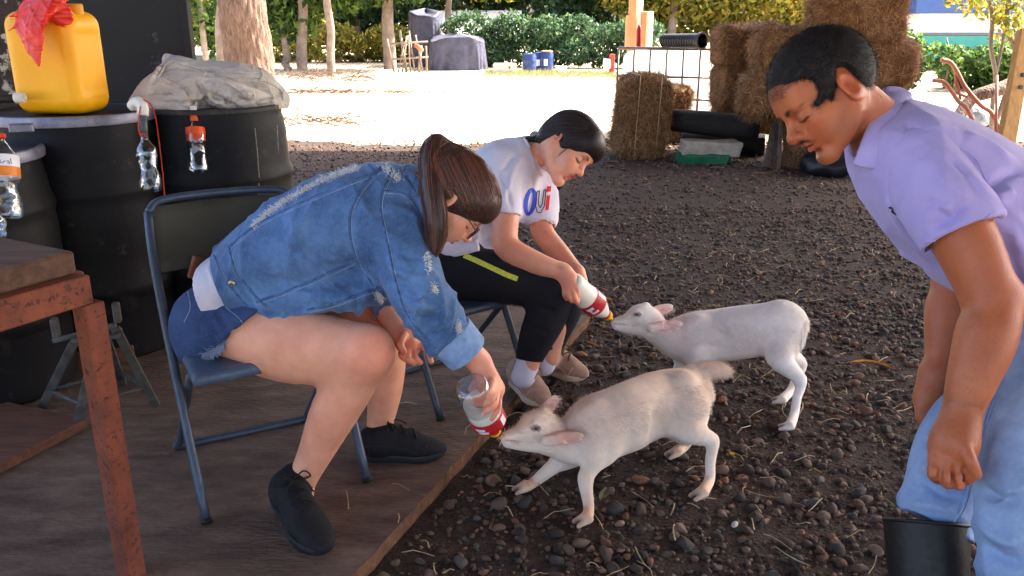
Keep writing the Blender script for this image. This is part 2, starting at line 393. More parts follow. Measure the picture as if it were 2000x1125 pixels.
def ridged(seed, n=5, f0=10, f1=26, warp=.03, sq=(1, 1, 1)):   # long sharp-crested creases
    g = np.random.default_rng(seed); W = [sines(seed + 50 + i, 5, 6, 16) for i in range(3)]; K = g.normal(size=(n, 3)); K /= np.linalg.norm(K, axis=1)[:, None]; K *= g.uniform(f0, f1, (n, 1)) * np.asarray(sq); ph = g.uniform(0, 6.28, n); M = sines(seed + 90, 5, 5, 14)
    def f(p):
        q = p + warp * np.stack([w(p) for w in W], 1) * 2; r = sum((1 - np.abs(np.sin(q @ K[i] + ph[i]))) ** 3 for i in range(n)) / n; return (r - .25) * np.clip(.6 + 1.6 * M(p), 0, 1.6)
    return f
def blades(V, Q, N, length, width, flow, lift=.3, jit=.35, seed=1, cols=None, region=None, bend=0, face=None):
    g = np.random.default_rng(seed); T = np.concatenate([Q[:, :3], Q[:, [0, 2, 3]]]) if Q.shape[1] == 4 else Q
    if region is not None: T = T[region(V[T].mean(1))]
    a, b, c = V[T[:, 0]], V[T[:, 1]], V[T[:, 2]]; fn = np.cross(b - a, c - a); ar = np.linalg.norm(fn, axis=1)
    I = g.choice(len(T), N, p=ar / ar.sum()); w = g.dirichlet((1, 1, 1), N)
    p = a[I] * w[:, :1] + b[I] * w[:, 1:2] + c[I] * w[:, 2:]; nn = fn[I] / (ar[I][:, None] + 1e-12)
    fl = flow(p) if callable(flow) else np.repeat(np.asarray(flow, float)[None], N, 0)
    fl = fl + g.normal(size=(N, 3)) * jit; fl -= nn * (fl * nn).sum(1)[:, None]; fl /= np.linalg.norm(fl, axis=1)[:, None] + 1e-9
    d = fl * (1 - lift) + nn * lift; d /= np.linalg.norm(d, axis=1)[:, None]; s_ = np.cross(nn, d); s_ /= np.linalg.norm(s_, axis=1)[:, None] + 1e-9
    L = length * g.uniform(.5, 1.3, N)[:, None]; base = p - nn * .001
    if bend:
        mid = base + d * L * .55; tip = base + d * L * .9 + A(0, 0, -1) * L * bend
        VV = np.concatenate([base - s_ * width / 2, base + s_ * width / 2, mid + s_ * width * .35, mid - s_ * width * .35, tip]); k = np.arange(N)
        FF = np.concatenate([np.stack([k, k + N, k + 2 * N], 1), np.stack([k, k + 2 * N, k + 3 * N], 1), np.stack([k + 3 * N, k + 2 * N, k + 4 * N], 1)])
        rep = 5
    else:
        VV = np.concatenate([base - s_ * width / 2, base + s_ * width / 2, base + d * L]); k = np.arange(N); FF = np.stack([k, k + N, k + 2 * N], 1); rep = 3
    CC = None if cols is None else np.tile(cols[T[I, 0]] * g.uniform(.84, 1.08, (N, 1)), (rep, 1))
    return VV, FF, CC
def tri(Q): return np.concatenate([Q[:, :3], Q[:, [0, 2, 3]]]) if Q.shape[1] == 4 else Q
def joinm(*ms):                                                # join (V,F,C) triples as triangles
    V, F_, C, o = [], [], [], 0
    for m in ms:
        v, f = m[0], tri(np.asarray(m[1])); V.append(v); F_.append(f + o); o += len(v); C.append(m[2] if len(m) > 2 and m[2] is not None else np.ones((len(v), 3)))
    return np.concatenate(V), np.concatenate(F_), np.concatenate(C)
# ================================================================ the setting
PZ = .04                                                       # top of the plywood platform
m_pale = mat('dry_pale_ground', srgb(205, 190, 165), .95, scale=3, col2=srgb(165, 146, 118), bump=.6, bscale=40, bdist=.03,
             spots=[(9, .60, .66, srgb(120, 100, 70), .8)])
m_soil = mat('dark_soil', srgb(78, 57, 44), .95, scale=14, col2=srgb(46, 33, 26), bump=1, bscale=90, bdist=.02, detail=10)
S = 260
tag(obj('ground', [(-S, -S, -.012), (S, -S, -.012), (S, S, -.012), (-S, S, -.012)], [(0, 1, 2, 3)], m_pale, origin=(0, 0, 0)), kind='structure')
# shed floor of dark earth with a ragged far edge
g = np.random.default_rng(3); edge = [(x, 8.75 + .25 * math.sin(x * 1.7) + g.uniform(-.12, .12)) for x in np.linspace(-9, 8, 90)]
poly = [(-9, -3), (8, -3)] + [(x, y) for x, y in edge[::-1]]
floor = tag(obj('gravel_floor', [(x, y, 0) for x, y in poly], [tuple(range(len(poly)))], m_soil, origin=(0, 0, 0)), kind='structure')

# plywood platform
q0, q1 = G(690, 1125, PZ), G(1150, 616, PZ); d = nrm(q1 - q0); b0 = q0 - d * 1.1; q2 = G(838, 578, PZ); db = nrm(q2 - q1); q3 = q1 + db * 3.4
pl = [q1, q3, A(q3[0], b0[1], PZ), b0]
m_ply = mat('weathered_plywood', srgb(124, 100, 85), .9, scale=7, col2=srgb(78, 59, 49), bump=.6, bscale=40, bdist=.012, stretch=(1, 2.6, 2.6), detail=12,
            spots=[(60, .63, .68, srgb(160, 140, 118), .6), (2.2, .5, .7, srgb(60, 43, 34), .7), (6, .58, .72, srgb(140, 116, 98), .5), (90, .6, .66, srgb(50, 36, 30), .5)])
m_plyedge = mat('plywood_edge', srgb(125, 88, 62), .9, scale=20, col2=srgb(78, 50, 36), bump=.6, bscale=90, spots=[(40, .6, .68, srgb(160, 120, 88), .7)])
edgeP = []
for a, b_ in ((b0, q1), (q1, q3)):
    n = 60 if a is b0 else 20
    for i in range(n): t = i / n; edgeP.append(a + (b_ - a) * t + A(*g.normal(size=2) * .0035, 0))
edgeP += [q3, A(q3[0], b0[1], PZ)]; n = len(edgeP); E = np.array(edgeP)
plat = tag(obj('platform', E, [tuple(range(n))], m_ply, origin=(q0[0], q0[1], 0)), kind='structure')
lo_ = E.copy(); lo_[:, 2] = -.005
obj('edge', np.concatenate([E - A(0, 0, .0005), lo_]), [(i, (i + 1) % n, n + (i + 1) % n, n + i) for i in range(n)], m_plyedge, plat, smooth=False)
def inplat(x, y, grow=0.0):
    p1 = (x - q0[0]) * d[1] - (y - q0[1]) * d[0]; nb = A(-db[1], db[0]); nb = nb if nb @ (b0 - q1)[:2] > 0 else -nb
    return (p1 < grow) & (((x - q1[0]) * nb[0] + (y - q1[1]) * nb[1]) > -grow)

# open shed roof overhead (out of view), edges and dark tone set to shape the light
m_roof = mat('old_roof_sheet', srgb(78, 72, 66), .8, scale=3)
RX0, RX1, RY0, RY1 = -2.4, 6.3, -4.5, 9.6
r_ = MB().box(((RX0 + RX1) / 2, (RY0 + RY1) / 2, 3.16), (RX1 - RX0, RY1 - RY0, .03)).build('shed_roof', m_roof); tag(r_, kind='structure')

# gravel: pebbles, the 300 that show largest as single parts, the rest joined
def ico(sub):
    import bmesh
    bm = bmesh.new(); bmesh.ops.create_icosphere(bm, subdivisions=sub, radius=1); V = np.array([v.co[:] for v in bm.verts]); F_ = np.array([[v.index for v in f.verts] for f in bm.faces]); bm.free(); return V, F_
I1, I2 = ico(1), ico(2)
def rock(base, seed):
    V, F_ = base; f = sines(seed, 5, 1.2, 3.0); gg = np.random.default_rng(seed); V = V * (1 + .3 * f(V)[:, None])
    for _ in range(7):
        nn = nrm(gg.normal(size=3)); t = V @ nn; c = gg.uniform(.42, .75); V = V - np.maximum(t - c, 0)[:, None] * nn
    return V * A(1, .78, .58), F_
RK1 = [rock(I1, 40 + i) for i in range(8)]; RK2 = [rock(I2, 60 + i) for i in range(8)]
m_peb = mat('gravel_stone', (1, 1, 1), .75, attr=True, var=.35, scale=60, bump=.5, bscale=220, bdist=.004, spec=.35)
PAL = np.array([srgb(96, 78, 66), srgb(74, 62, 55), srgb(108, 84, 70), srgb(84, 76, 71), srgb(122, 96, 82), srgb(60, 49, 43), srgb(124, 86, 66), srgb(90, 70, 60)])
def scatter(n, x0, x1, y0, y1, r0, sig, seed):
    gg = np.random.default_rng(seed); x = gg.uniform(x0, x1, n); y = gg.uniform(y0, y1, n); r = np.clip(r0 * np.exp(gg.normal(size=n) * sig), .004, .027)
    D = y * CP + CAM_H * SP; k = ~inplat(x, y, .03) & (np.abs(x) < D * .68 + .1); return x[k], y[k], r[k]
def rotm(gg, n, tilt=.5):
    a = gg.uniform(0, 6.28, n); t = gg.normal(size=n) * tilt; c, s_ = np.cos(a), np.sin(a); ct, st = np.cos(t), np.sin(t); R = np.zeros((n, 3, 3))
    R[:, 0, 0] = c; R[:, 0, 1] = -s_ * ct; R[:, 0, 2] = s_ * st; R[:, 1, 0] = s_; R[:, 1, 1] = c * ct; R[:, 1, 2] = -c * st; R[:, 2, 1] = st; R[:, 2, 2] = ct; return R
def pebbles(x, y, r, rocks, seed):
    gg = np.random.default_rng(seed); n = len(x); R = rotm(gg, n); V, F_, C, o = [], [], [], 0; w = gg.integers(0, len(rocks), n)
    z = r * gg.uniform(-.15, .45, n); col = PAL[gg.integers(0, len(PAL), n)] * gg.uniform(.6, 1.45, (n, 1)) * A(1.0, .96, .92)
    for k in range(len(rocks)):
        I = np.where(w == k)[0]; bv, bf = rocks[k]
        vv = np.einsum('nij,mj->nmi', R[I], bv) * r[I][:, None, None] + np.stack([x[I], y[I], z[I]], 1)[:, None]
        V.append(vv.reshape(-1, 3)); F_.append((bf[None] + (np.arange(len(I)) * len(bv))[:, None, None]).reshape(-1, 3) + o); o += len(I) * len(bv); C.append(np.repeat(col[I], len(bv), 0))
    return np.concatenate(V), np.concatenate(F_), np.concatenate(C)
near = scatter(19000, -1.2, 2.6, 1.0, 3.6, .0092, .44, 1); mid = scatter(19000, -2.2, 3.9, 3.2, 5.6, .0108, .38, 2); far = scatter(12500, -3.6, 5.6, 5.4, 8.9, .013, .35, 3)
D_ = near[1] * CP + CAM_H * SP; u_ = 1000 + near[0] / D_ * FPX; vis = (u_ > 0) & (u_ < 2000) & (near[1] > 1.28)
big = np.argsort(-(near[2] / D_) * vis)[:300]; rest = np.ones(len(near[0]), bool); rest[big] = False
bg_ = near[2] > .0115; ms = [pebbles(*(a[rest & bg_] for a in near), RK2, 5), pebbles(*(a[rest & ~bg_] for a in near), RK1, 8), pebbles(*mid, RK1, 6), pebbles(*far, RK1, 7)]
V, F_, C = joinm(*ms); st = obj('gravel', V, F_, m_peb, floor, cols=C); st['kind'] = 'stuff'
pm = []
for i, (v, f) in enumerate(RK2):
    for j in range(3):
        c = PAL[(i + 2 * j) % len(PAL)] * (.7 + .25 * j); me = raw_mesh('pebble', v, f, True, np.repeat([c], len(v), 0)); me.materials.append(m_peb); pm.append(me)
gg = np.random.default_rng(9); Rb = rotm(gg, 300)
for k, i in enumerate(big):
    o = bpy.data.objects.new('pebble', pm[int(gg.integers(len(pm)))]); COL.objects.link(o); o.parent = floor; r = float(near[2][i]) * 1.1
    o.matrix_basis = Matrix.Translation((near[0][i], near[1][i], r * gg.uniform(.05, .42))) @ Matrix(Rb[k].tolist()).to_4x4() @ Matrix.Scale(r, 4)
# straw bits lying about
gg = np.random.default_rng(21); mb = MB()
m_straw = mat('straw', srgb(206, 182, 142), .8, scale=20, col2=srgb(120, 95, 62))
for i in range(1000):
    if i < 640: x, y = gg.uniform(-.6, 2.4), gg.uniform(1.3, 4.6)
    else: x, y = gg.uniform(-1, 4.5), gg.uniform(4, 8.6)
    z = (PZ + .004) if inplat(x, y) else .016
    if inplat(x, y) and gg.random() < .6: continue
    a = gg.uniform(0, 6.28); L = gg.uniform(.02, .085) * (1.15 if i < 640 else 1.6); cv = gg.normal() * .35
    p = [A(x, y, z) + t * L * A(math.cos(a + cv * t), math.sin(a + cv * t), 0) + A(0, 0, .012 * math.sin(3 * t) * gg.random()) for t in (0, .33, .66, 1)]
    mb.tube(p, gg.uniform(.0008, .0019), 4, cap=False)
st = mb.build('straw', m_straw, floor, smooth=True); st['kind'] = 'stuff'
# ================================================================ left side: drums, wall, table, chairs
# --- dark painted sheet wall behind the drums
m_wall = mat('blackened_sheet', srgb(24, 22, 22), .65, scale=4, col2=srgb(16, 15, 15), bump=.3, bscale=14, spots=[(5.5, .60, .64, srgb(78, 72, 70), .6), (30, .66, .7, srgb(96, 90, 88), .5)])
wy = 3.95; xr = -1.43
wl = empty('sheet_wall', (-2.6, wy, 0), 'dark painted sheet metal wall panel behind the black drums', 'wall')
MB().box(((xr - 2.05) / 2, wy, 1.3), (abs(-2.05 - xr), .03, 2.6), bev=.004).build('panel', m_wall, wl)
m_peel = mat('peeling_sheet', srgb(58, 44, 36), .8, scale=7, col2=srgb(34, 25, 21), bump=.5, bscale=20, spots=[(6, .56, .59, srgb(176, 162, 138), 1), (13, .62, .65, srgb(150, 138, 118), .9)])
MB().box((-3.0, wy - .01, 1.3), (1.88, .04, 2.6), bev=.004).build('peeling_panel', m_peel, wl, )
MB().box((xr - .012, wy - .02, 1.3), (.03, .05, 2.6), bev=.004).build('edge_strip', m_wall, wl)
# --- three black plastic drums
m_drum = mat('black_hdpe', srgb(21, 20, 24), .55, scale=6, col2=srgb(15, 14, 17), bump=.15, bscale=30, spots=[(9, .58, .72, srgb(64, 59, 55), .6), (22, .62, .70, srgb(72, 68, 66), .6), (70, .68, .72, srgb(110, 104, 100), .4)], spec=.22)
m_ring = mat('grey_steel_ring', srgb(140, 142, 158), .45, metal=.6, scale=14, col2=srgb(96, 96, 108), spots=[(30, .6, .66, srgb(80, 58, 48), .6)])
m_lid = mat('drum_lid', srgb(44, 41, 42), .6, scale=10, spots=[(14, .5, .66, srgb(96, 78, 62), .7)])
def drum(u, D, label, lid=True, hgt=.86, r=.285, zmid=.5, ring=True):
    c = P(u, 500, D); y = (D - (CAM_H - zmid) * SP) / CP; x = (u - 1000) / FPX * D
    t = empty('drum', (x, y, PZ), label, 'drum', 'black drums along the wall'); H = hgt
    prof = [(r * .9, 0), (r * .95, .012), (r * .965, .05), (r * .97, .22), (r * .985, .235), (r * 1.015, .255), (r * 1.015, .275), (r * .99, .295), (r, .40), (r, .56), (r * .99, .575), (r * 1.015, .60), (r * 1.015, .615), (r * .985, .635), (r * .97, .66), (r * .965, H - .10), (r * .94, H - .05), (r * .925, H - .03), (r * .925, H - .004)]
    autosmooth(MB().lathe(prof, (x, y, PZ), n=56).build('barrel', m_drum, t), 30)
    if lid:
        autosmooth(MB().lathe([(r * .955, H - .006), (r * .955, H + .006), (r * .93, H + .012), (r * .9, H + .004), (r * .3, H + .002)], (x, y, PZ), n=48).build('lid', m_lid, t), 30)
        if ring:
            autosmooth(MB().lathe([(r * .945, H - .022), (r * .985, H - .02), (r * .99, H), (r * .975, H + .012), (r * .94, H + .014)], (x, y, PZ), n=56, cap=False).build('clamp_ring', m_ring, t), 30)
    return t, A(x, y, PZ + H)
drA, tA = drum(180, 3.12, 'black drum with grey clamp ring carrying the yellow jerrycan')
drB, tB = drum(432, 3.36, 'black drum under the crumpled grey sack', ring=False)
drC, tC = drum(-72, 2.72, 'black drum at the left frame edge behind the rusty table', hgt=.78)
MB().box(P(42, 250, 2.62), (.07, .02, .028), frame(A(1, .3, 0), A(0, 0, 1)), .004).build('clamp_latch', m_ring, drC)
mb = MB()
for i in range(3): mb.tube([P(72 + 4 * i, 425, 2.5), P(78 + 4 * i, 468, 2.5)], .0012, 4)
p0 = P(495, 255, 3.11)
for pts in ([(498, 250), (503, 300), (506, 345), (505, 380)], [(541, 245), (544, 300)]):
    tr_ = []; cB = A(tB[0], tB[1], 0)
    for u, v in pts:
        rr = ray(u, v); o = A(0, 0, CAM_H); a = rr[0] ** 2 + rr[1] ** 2; b_ = 2 * ((o - cB)[0] * rr[0] + (o - cB)[1] * rr[1]); c_ = (o - cB)[0] ** 2 + (o - cB)[1] ** 2 - .287 ** 2
        dd = b_ * b_ - 4 * a * c_
        if dd > 0: tr_.append(o + rr * ((-b_ - math.sqrt(dd)) / 2 / a))
    if len(tr_) > 1: MB().tube(tr_, .0016, 4).build('paint_drip', mat('pale_drip', srgb(170, 165, 155), .8, var=.6, scale=90), drB, smooth=True)
# --- yellow jerrycan
m_yel = mat('yellow_hdpe', srgb(250, 182, 18), .42, scale=4, col2=srgb(236, 164, 10), var=.1, sub=.2, subcol=(.03, .015, .002), spots=[(45, .70, .74, srgb(120, 84, 20), .6), (3, .6, .8, srgb(214, 150, 30), .5)])
jc = P(125, 125, 3.06); z0 = tA[2] + .008; jy = tA[1] - .05; jx = tA[0] - .005
Rj = frame(A(math.cos(.52), math.sin(.52) * -1, 0), A(0, 0, 1)); Rj = frame(A(.99, -.12, 0), A(0, 0, 1))
jer = empty('jerrycan', (jx, jy, z0), 'yellow plastic jerrycan standing on the ringed black drum', 'jerrycan')
f = Field(); hw, hd_, hh = .128, .10, .168
f.rbox((jx, jy, z0 + hh), (hw, hd_, hh), Rj, .05, k=.01)
l = lambda a, b_, c_: A(jx, jy, z0) + A(a, b_, c_) @ Rj
f.rbox(l(hw, 0, .17), (.006, .07, .1), Rj, .005, k=.008, mode='s')                  # recessed label field on the side
f.cap(l(.05, 0, .345), l(-.08, 0, .345), .014, .014, k=.02)
f.cap(l(.05, 0, .322), l(-.07, 0, .322), .02, .02, k=.02, mode='s')
V, Q = f.mesh(.008); V = relax(V, Q, 2); obj('body', V, Q, m_yel, jer)
autosmooth(MB().lathe([(.026, 0), (.026, .03), (.022, .034)], l(.09, 0, .325), n=24).build('cap', mat('cap_yellow', srgb(220, 150, 20), .5), jer), 30)
# --- red plastic bag draped over the can's corner
m_red = mat('red_plastic_bag', srgb(232, 62, 40), .35, scale=20, col2=srgb(200, 40, 30), sub=.3, subcol=(.02, .004, .003), bump=.3, bscale=40)
gg = np.random.default_rng(8)
f = Field(); fr = lambda u, v, dd: P(u, v, 2.70 + dd)
f.tor([fr(95, -8, .05), fr(72, 20, .02), fr(60, 55, -.01), fr(66, 90, -.01), fr(76, 128, -.01)], [.09, .082, .058, .036, .006], [.03, .022, .016, .012, .005], nrm(A(1, -.3, .1)), k=.02, n=5)
f.ell(fr(118, 28, .03), (.042, .02, .04), k=.02); f.cap(fr(60, 22, 0), fr(20, 32, .0), .01, .005, k=.01); f.cap(fr(62, 26, 0), fr(18, 60, 0), .007, .004, k=.01)
V, Q = f.mesh(.0036); rn, rn2 = ridged(51, 4, 18, 40, .03), ridged(52, 5, 60, 120, .01); V = V + vnormals(V, Q) * (rn(V) * .06 + rn2(V) * .022)[:, None]
tag(obj('plastic_bag', V, Q, m_red), 'crumpled red plastic bag draped over the yellow jerrycan', 'bag')
# --- stub pipe with white fitting at the wall
pw = empty('wall_pipe', P(0, 196, 2.75), 'dark stub pipe with a white PVC end beside the jerrycan', 'pipe')
MB().tube([P(-60, 196, 2.8), P(30, 192, 2.78)], .014, 14).build('pipe', mat('dark_pipe', srgb(48, 38, 36), .6), pw, smooth=True)
m_pvc = mat('white_pvc', srgb(222, 218, 210), .45, var=.12, spots=[(40, .6, .7, srgb(150, 130, 110), .4)])
MB().lathe([(.0165, 0), (.0165, .03), (.012, .03), (.012, .0)], P(30, 192, 2.78), nrm(P(47, 190, 2.78) - P(30, 192, 2.78)), 18, cap=False).build('socket', m_pvc, pw, smooth=True)
# --- crumpled grey sack on drum B
m_sack = mat('dusty_sack', srgb(206, 198, 190), .8, scale=9, col2=srgb(176, 166, 156), bump=.4, bscale=60, bdist=.006, wrinkle=(9, .8, .05), spots=[(4, .56, .72, srgb(116, 98, 86), .5), (60, .62, .7, srgb(200, 192, 186), .4)])
f = Field(); zs = tB[2]; sD = 3.27
f.tor([P(285, 198, sD - .1), P(330, 175, sD - .08), P(410, 168, sD), P(490, 182, sD), P(540, 200, sD)], [.09, .16, .22, .2, .1], [.035, .075, .095, .085, .05], nrm(A(.1, .99, 0)), k=.03, n=5)
f.ell(P(345, 145, sD - .06), (.07, .08, .06), k=.04); f.ell(P(465, 160, sD - .05), (.13, .12, .065), k=.04); f.ell(P(335, 200, sD - .2), (.1, .08, .045), k=.04)
f.cap(P(352, 212, sD - .25), P(362, 222, sD - .26), .028, .022, k=.02); f.cap(P(330, 118, sD - .05), P(380, 128, sD - .07), .028, .022, k=.015)
f.cap(P(345, 127, sD - .15), P(398, 140, sD - .15), .014, .012, k=.01, mode='s'); f.cut(A(0, 0, zs - .014), A(0, 0, -1), A(-3, 3.12, 0), A(0, 5, 2))
V, Q = f.mesh(.005); s1, s2 = ridged(61, 4, 9, 20, .05, (.6, 1, 1.3)), ridged(64, 5, 24, 46, .02, (.7, 1, 1.2))
V = V + vnormals(V, Q) * (.11 * s1(V) + .022 * s2(V))[:, None]; tr_ = bvh(V, Q)
V = sculpt(V, Q, tr_, [([(400, 175), (440, 200), (470, 215)], .014, -.02), ([(420, 150), (470, 180), (500, 190)], .016, .02), ([(450, 150), (500, 165), (530, 180)], .012, -.018), ([(310, 150), (350, 180), (370, 210)], .014, .018), ([(300, 190), (360, 195), (420, 215)], .012, -.016), ([(320, 125), (300, 160), (285, 190)], .012, .014), ([(380, 150), (400, 190), (395, 215)], .012, -.016), ([(500, 200), (540, 195)], .01, .012)])
sk_t = bvh(V, Q); sk = tag(obj('sack', V, Q, m_sack), 'crumpled dusty grey sack slumped on top of the far drum', 'sack')
for px in ([(300, 165), (330, 122), (362, 128), (400, 138), (398, 150)], [(470, 150), (520, 160), (548, 178), (552, 196)], [(285, 185), (320, 196), (360, 205), (400, 212)]):
    q = onsurf(sk_t, px, .002, 10)
    if len(q) > 4: MB().tube(q, .004, 6).build('hem', m_sack, sk, smooth=True)
# --- bottles used as siphon traps, hung on the drums
m_clear = clearplastic('clear_plastic')
m_twine = mat('red_twine', srgb(204, 62, 34), .8, var=.3, scale=100); m_gpipe = mat('grey_hose', srgb(86, 88, 94), .5)
def pet(name, label, top, bot, r, prof, parts, group=None):
    ax = nrm(bot - top); L = np.linalg.norm(bot - top); t = empty(name, bot, label, 'bottle', group)
    autosmooth(MB().lathe([(r * a, L * z) for a, z in prof], top, ax, 28).build('bottle_body', m_clear, t), 50)
    for nm, z0_, z1_, k, m in parts: MB().lathe([(r * k * .98, L * z0_), (r * k, L * z0_ + .001), (r * k, L * z1_ - .001), (r * k * .98, L * z1_)], top, ax, 28, cap=(nm == 'cap')).build(nm, m, t, smooth=True)
    return t, ax
WAIST = [(.36, 0), (.36, .08), (.5, .13), (.95, .25), (1, .32), (.97, .38), (.78, .55), (.8, .62), (1, .72), (1.02, .92), (.9, .97), (.6, .985), (.3, .96)]
m_olab = mat('orange_label', srgb(236, 88, 38), .5, var=.15, scale=30)
t, _ = pet('bottle', 'clear waisted plastic bottle hung on a white elbow between two drums', P(281, 262, 2.78), P(297, 376, 2.78), .034, WAIST, [('cap', 0, .03, .38, m_twine)])
MB().tube(smoothpath([P(258, 208, 2.82), P(268, 199, 2.8), P(278, 208, 2.78), P(279, 226, 2.78)], 5), [.0185] * 16, 16).build('elbow', m_pvc, t, smooth=True)
MB().tube([P(279, 226, 2.78), P(282, 268, 2.78)], .0125, 14).build('hose', m_gpipe, t, smooth=True)
MB().tube(smoothpath([P(266, 190, 2.79), P(290, 200, 2.78), P(302, 222, 2.82), P(310, 270, 2.9), P(318, 340, 2.9), P(322, 392, 2.9)], 5), .0022, 5).build('twine', m_twine, t, smooth=True)
MB().tube(smoothpath([P(274, 208, 2.76), P(270, 240, 2.75), P(274, 264, 2.75), P(286, 266, 2.74)], 5), .002, 5).build('twine', m_twine, t, smooth=True)
STR = [(.36, 0), (.36, .1), (.55, .16), (.92, .3), (1, .36), (1, .52), (.9, .55), (.93, .72), (1.04, .94), (.98, 1), (.3, .98)]
t, _ = pet('bottle', 'clear plastic bottle with an orange label and cap hanging below the grey sack', P(379, 226, 3.0), P(388, 334, 3.0), .034, STR, [('cap', .0, .1, .42, m_olab), ('label', .22, .47, .985, m_olab)])
MB().tube([P(377, 208, 3.0), P(379, 226, 3.0)], .012, 12).build('hose', m_pvc, t, smooth=True)
m_lab = mat('white_label', srgb(232, 232, 236), .5, var=.08); m_fruit = mat('orange_fruit_print', srgb(240, 150, 50), .5, var=.3, scale=40, col2=srgb(214, 110, 30)); m_ink = mat('blue_ink', srgb(36, 50, 120), .5)
bT, bB = P(-4, 262, 2.38), P(8, 428, 2.38)
t, ax = pet('bottle', 'clear bottle with a fruit juice label hanging at the left frame edge', bT, bB, .048, [(.3, 0), (.3, .06), (.5, .12), (.98, .28), (1, .5), (.98, .55), (.8, .64), (.95, .74), (1.05, .9), (1, .98), (.4, 1)], [('label', .26, .52, 1.012, m_lab), ('cap', 0, .05, .4, m_twine)])
MB().lathe([(.0492, .0), (.0492, .028)], bT + ax * np.linalg.norm(bB - bT) * .40, ax, 28, cap=False).build('fruit_print', m_fruit, t, smooth=True)
def text_on(name, s_, size, c, X, N, m, parent, r=None):           # flat lettering, optionally wrapped round a bottle of radius r
    cu = bpy.data.curves.new('t', 'FONT'); cu.body = s_; cu.size = size; cu.align_x = 'CENTER'; cu.align_y = 'CENTER'; cu.resolution_u = 3
    to = bpy.data.objects.new('t', cu); COL.objects.link(to); me = bpy.data.meshes.new_from_object(to.evaluated_get(bpy.context.evaluated_depsgraph_get())); bpy.data.objects.remove(to)
    X = nrm(X); N = nrm(N); Y = np.cross(N, X); v = np.array([q.co[:] for q in me.vertices]); Fs = [tuple(p.vertices) for p in me.polygons]
    if r: a = v[:, 0] / r; W = np.asarray(c) + np.outer(np.sin(a) * r, X) + np.outer(v[:, 1], Y) + np.outer((np.cos(a) - 1) * r, N)
    else: W = np.asarray(c) + np.outer(v[:, 0], X) + np.outer(v[:, 1], Y)
    o = obj(name, W, Fs, m, parent, smooth=False); bpy.data.meshes.remove(me); return o
text_on('lettering', 'Tropical', .024, bT + ax * np.linalg.norm(bB - bT) * .33 + nrm(A(.33, -.9, .1)) * .0498, nrm(A(.9, .35, .05)), nrm(A(.33, -.9, .1)), m_ink, t, .0498)
bT, bB = P(-22, 425, 1.85), P(-18, 492, 1.85)
pet('bottle', 'clear plastic bottle standing on the wooden table top', P(-20, 408, 1.80), P(-19, 487, 1.80), .031, [(.4, 0), (.5, .1), (1, .25), (1, .4), (.93, .45), (1, .52), (1, .62), (.93, .67), (1, .74), (1, .92), (.9, 1)], [])
# --- rusty angle-iron table with a timber slab
m_rust = mat('rusty_paint', srgb(140, 76, 54), .75, scale=10, col2=srgb(96, 50, 37), bump=.5, bscale=60, bdist=.004, spots=[(70, .56, .62, srgb(48, 34, 30), .85), (26, .57, .66, srgb(66, 44, 38), .7), (14, .62, .7, srgb(176, 106, 78), .6)])
m_slab = mat('old_timber', srgb(106, 78, 62), .85, scale=6, col2=srgb(70, 48, 38), stretch=(1, 8, 8), bump=.4, bscale=20, bdist=.006, detail=9)
cor = G(180, 528, .745); rl = nrm(G(0, 578, .745) - cor); bk = nrm(A(-rl[1], rl[0], 0)); bk = bk if bk[1] > 0 else -bk
tb = empty('table', (cor[0], cor[1], PZ), 'rusty angle iron table carrying a timber slab at the left edge', 'table')
Rt = frame(rl, A(0, 0, 1))
def rail(a, b_, w, h_): 
    Rr = frame(b_ - a, A(0, 0, 1)); MB().box((a + b_) / 2, (np.linalg.norm(b_ - a), w, h_), Rr, .003).build('rail', m_rust, tb)
c1 = cor + A(0, 0, -.03) + rl * .02
rail(c1, c1 + rl * .9, .042, .058)
MB().box(A(c1[0], c1[1], (PZ + .685) / 2) , (.044, .044, .685 - PZ), Rt, .003).build('leg', m_rust, tb)
far_c = c1 + bk * .75
rail(c1 + bk * .025, c1 + bk * .75, .04, .05)
MB().box(A(far_c[0], far_c[1], (PZ + .685) / 2), (.044, .044, .685 - PZ), Rt, .003).build('leg', m_rust, tb)
sl_ = G(145, 489, .792); Rs_ = frame(rl, A(0, 0, 1)); cc = sl_ + rl * .45 + bk * .35
MB().box(cc + A(0, 0, -.024), (.9, .7, .046), Rs_, .005).build('slab', m_slab, tb)
# --- grey steel stand with splayed legs
m_steel = mat('dull_grey_steel', srgb(104, 102, 98), .55, metal=.3, scale=20, col2=srgb(66, 62, 58), spots=[(30, .6, .68, srgb(100, 70, 50), .6)])
st0 = G(195, 775, PZ); stn = empty('axle_stand', st0, 'grey steel trestle stand with splayed legs beside the drum', 'stand')
topc = P(205, 655, 2.5); fe = [G(305, 793, PZ + .008), G(150, 832, PZ + .008), G(82, 795, PZ + .008), G(240, 752, PZ + .008)]
tps = [P(225, 640, 2.5), P(190, 662, 2.47), P(150, 658, 2.5), P(200, 640, 2.55)]
for a, b_ in zip(tps, fe): MB().box((a + b_) / 2, (np.linalg.norm(b_ - a), .026, .012), frame(b_ - a, A(.3, -.9, .2)), .002).build('leg', m_steel, stn)
for i, j_ in ((0, 1), (1, 2), (2, 3), (3, 0)):
    a = tps[i] * .25 + fe[i] * .75; b_ = tps[j_] * .25 + fe[j_] * .75; MB().tube([a, b_], .006, 8).build('brace', m_steel, stn, smooth=True)
MB().box(P(190, 655, 2.5), (.13, .07, .012), frame(A(.95, .3, 0), A(0, 0, 1)), .003).build('top_plate', m_steel, stn)
for u, v in ((108, 640), (228, 610)): MB().box(P(u, v, 2.5), (.02, .03, .06), frame(A(.95, .3, 0), A(0, 0, 1)), .003).build('prong', m_steel, stn)
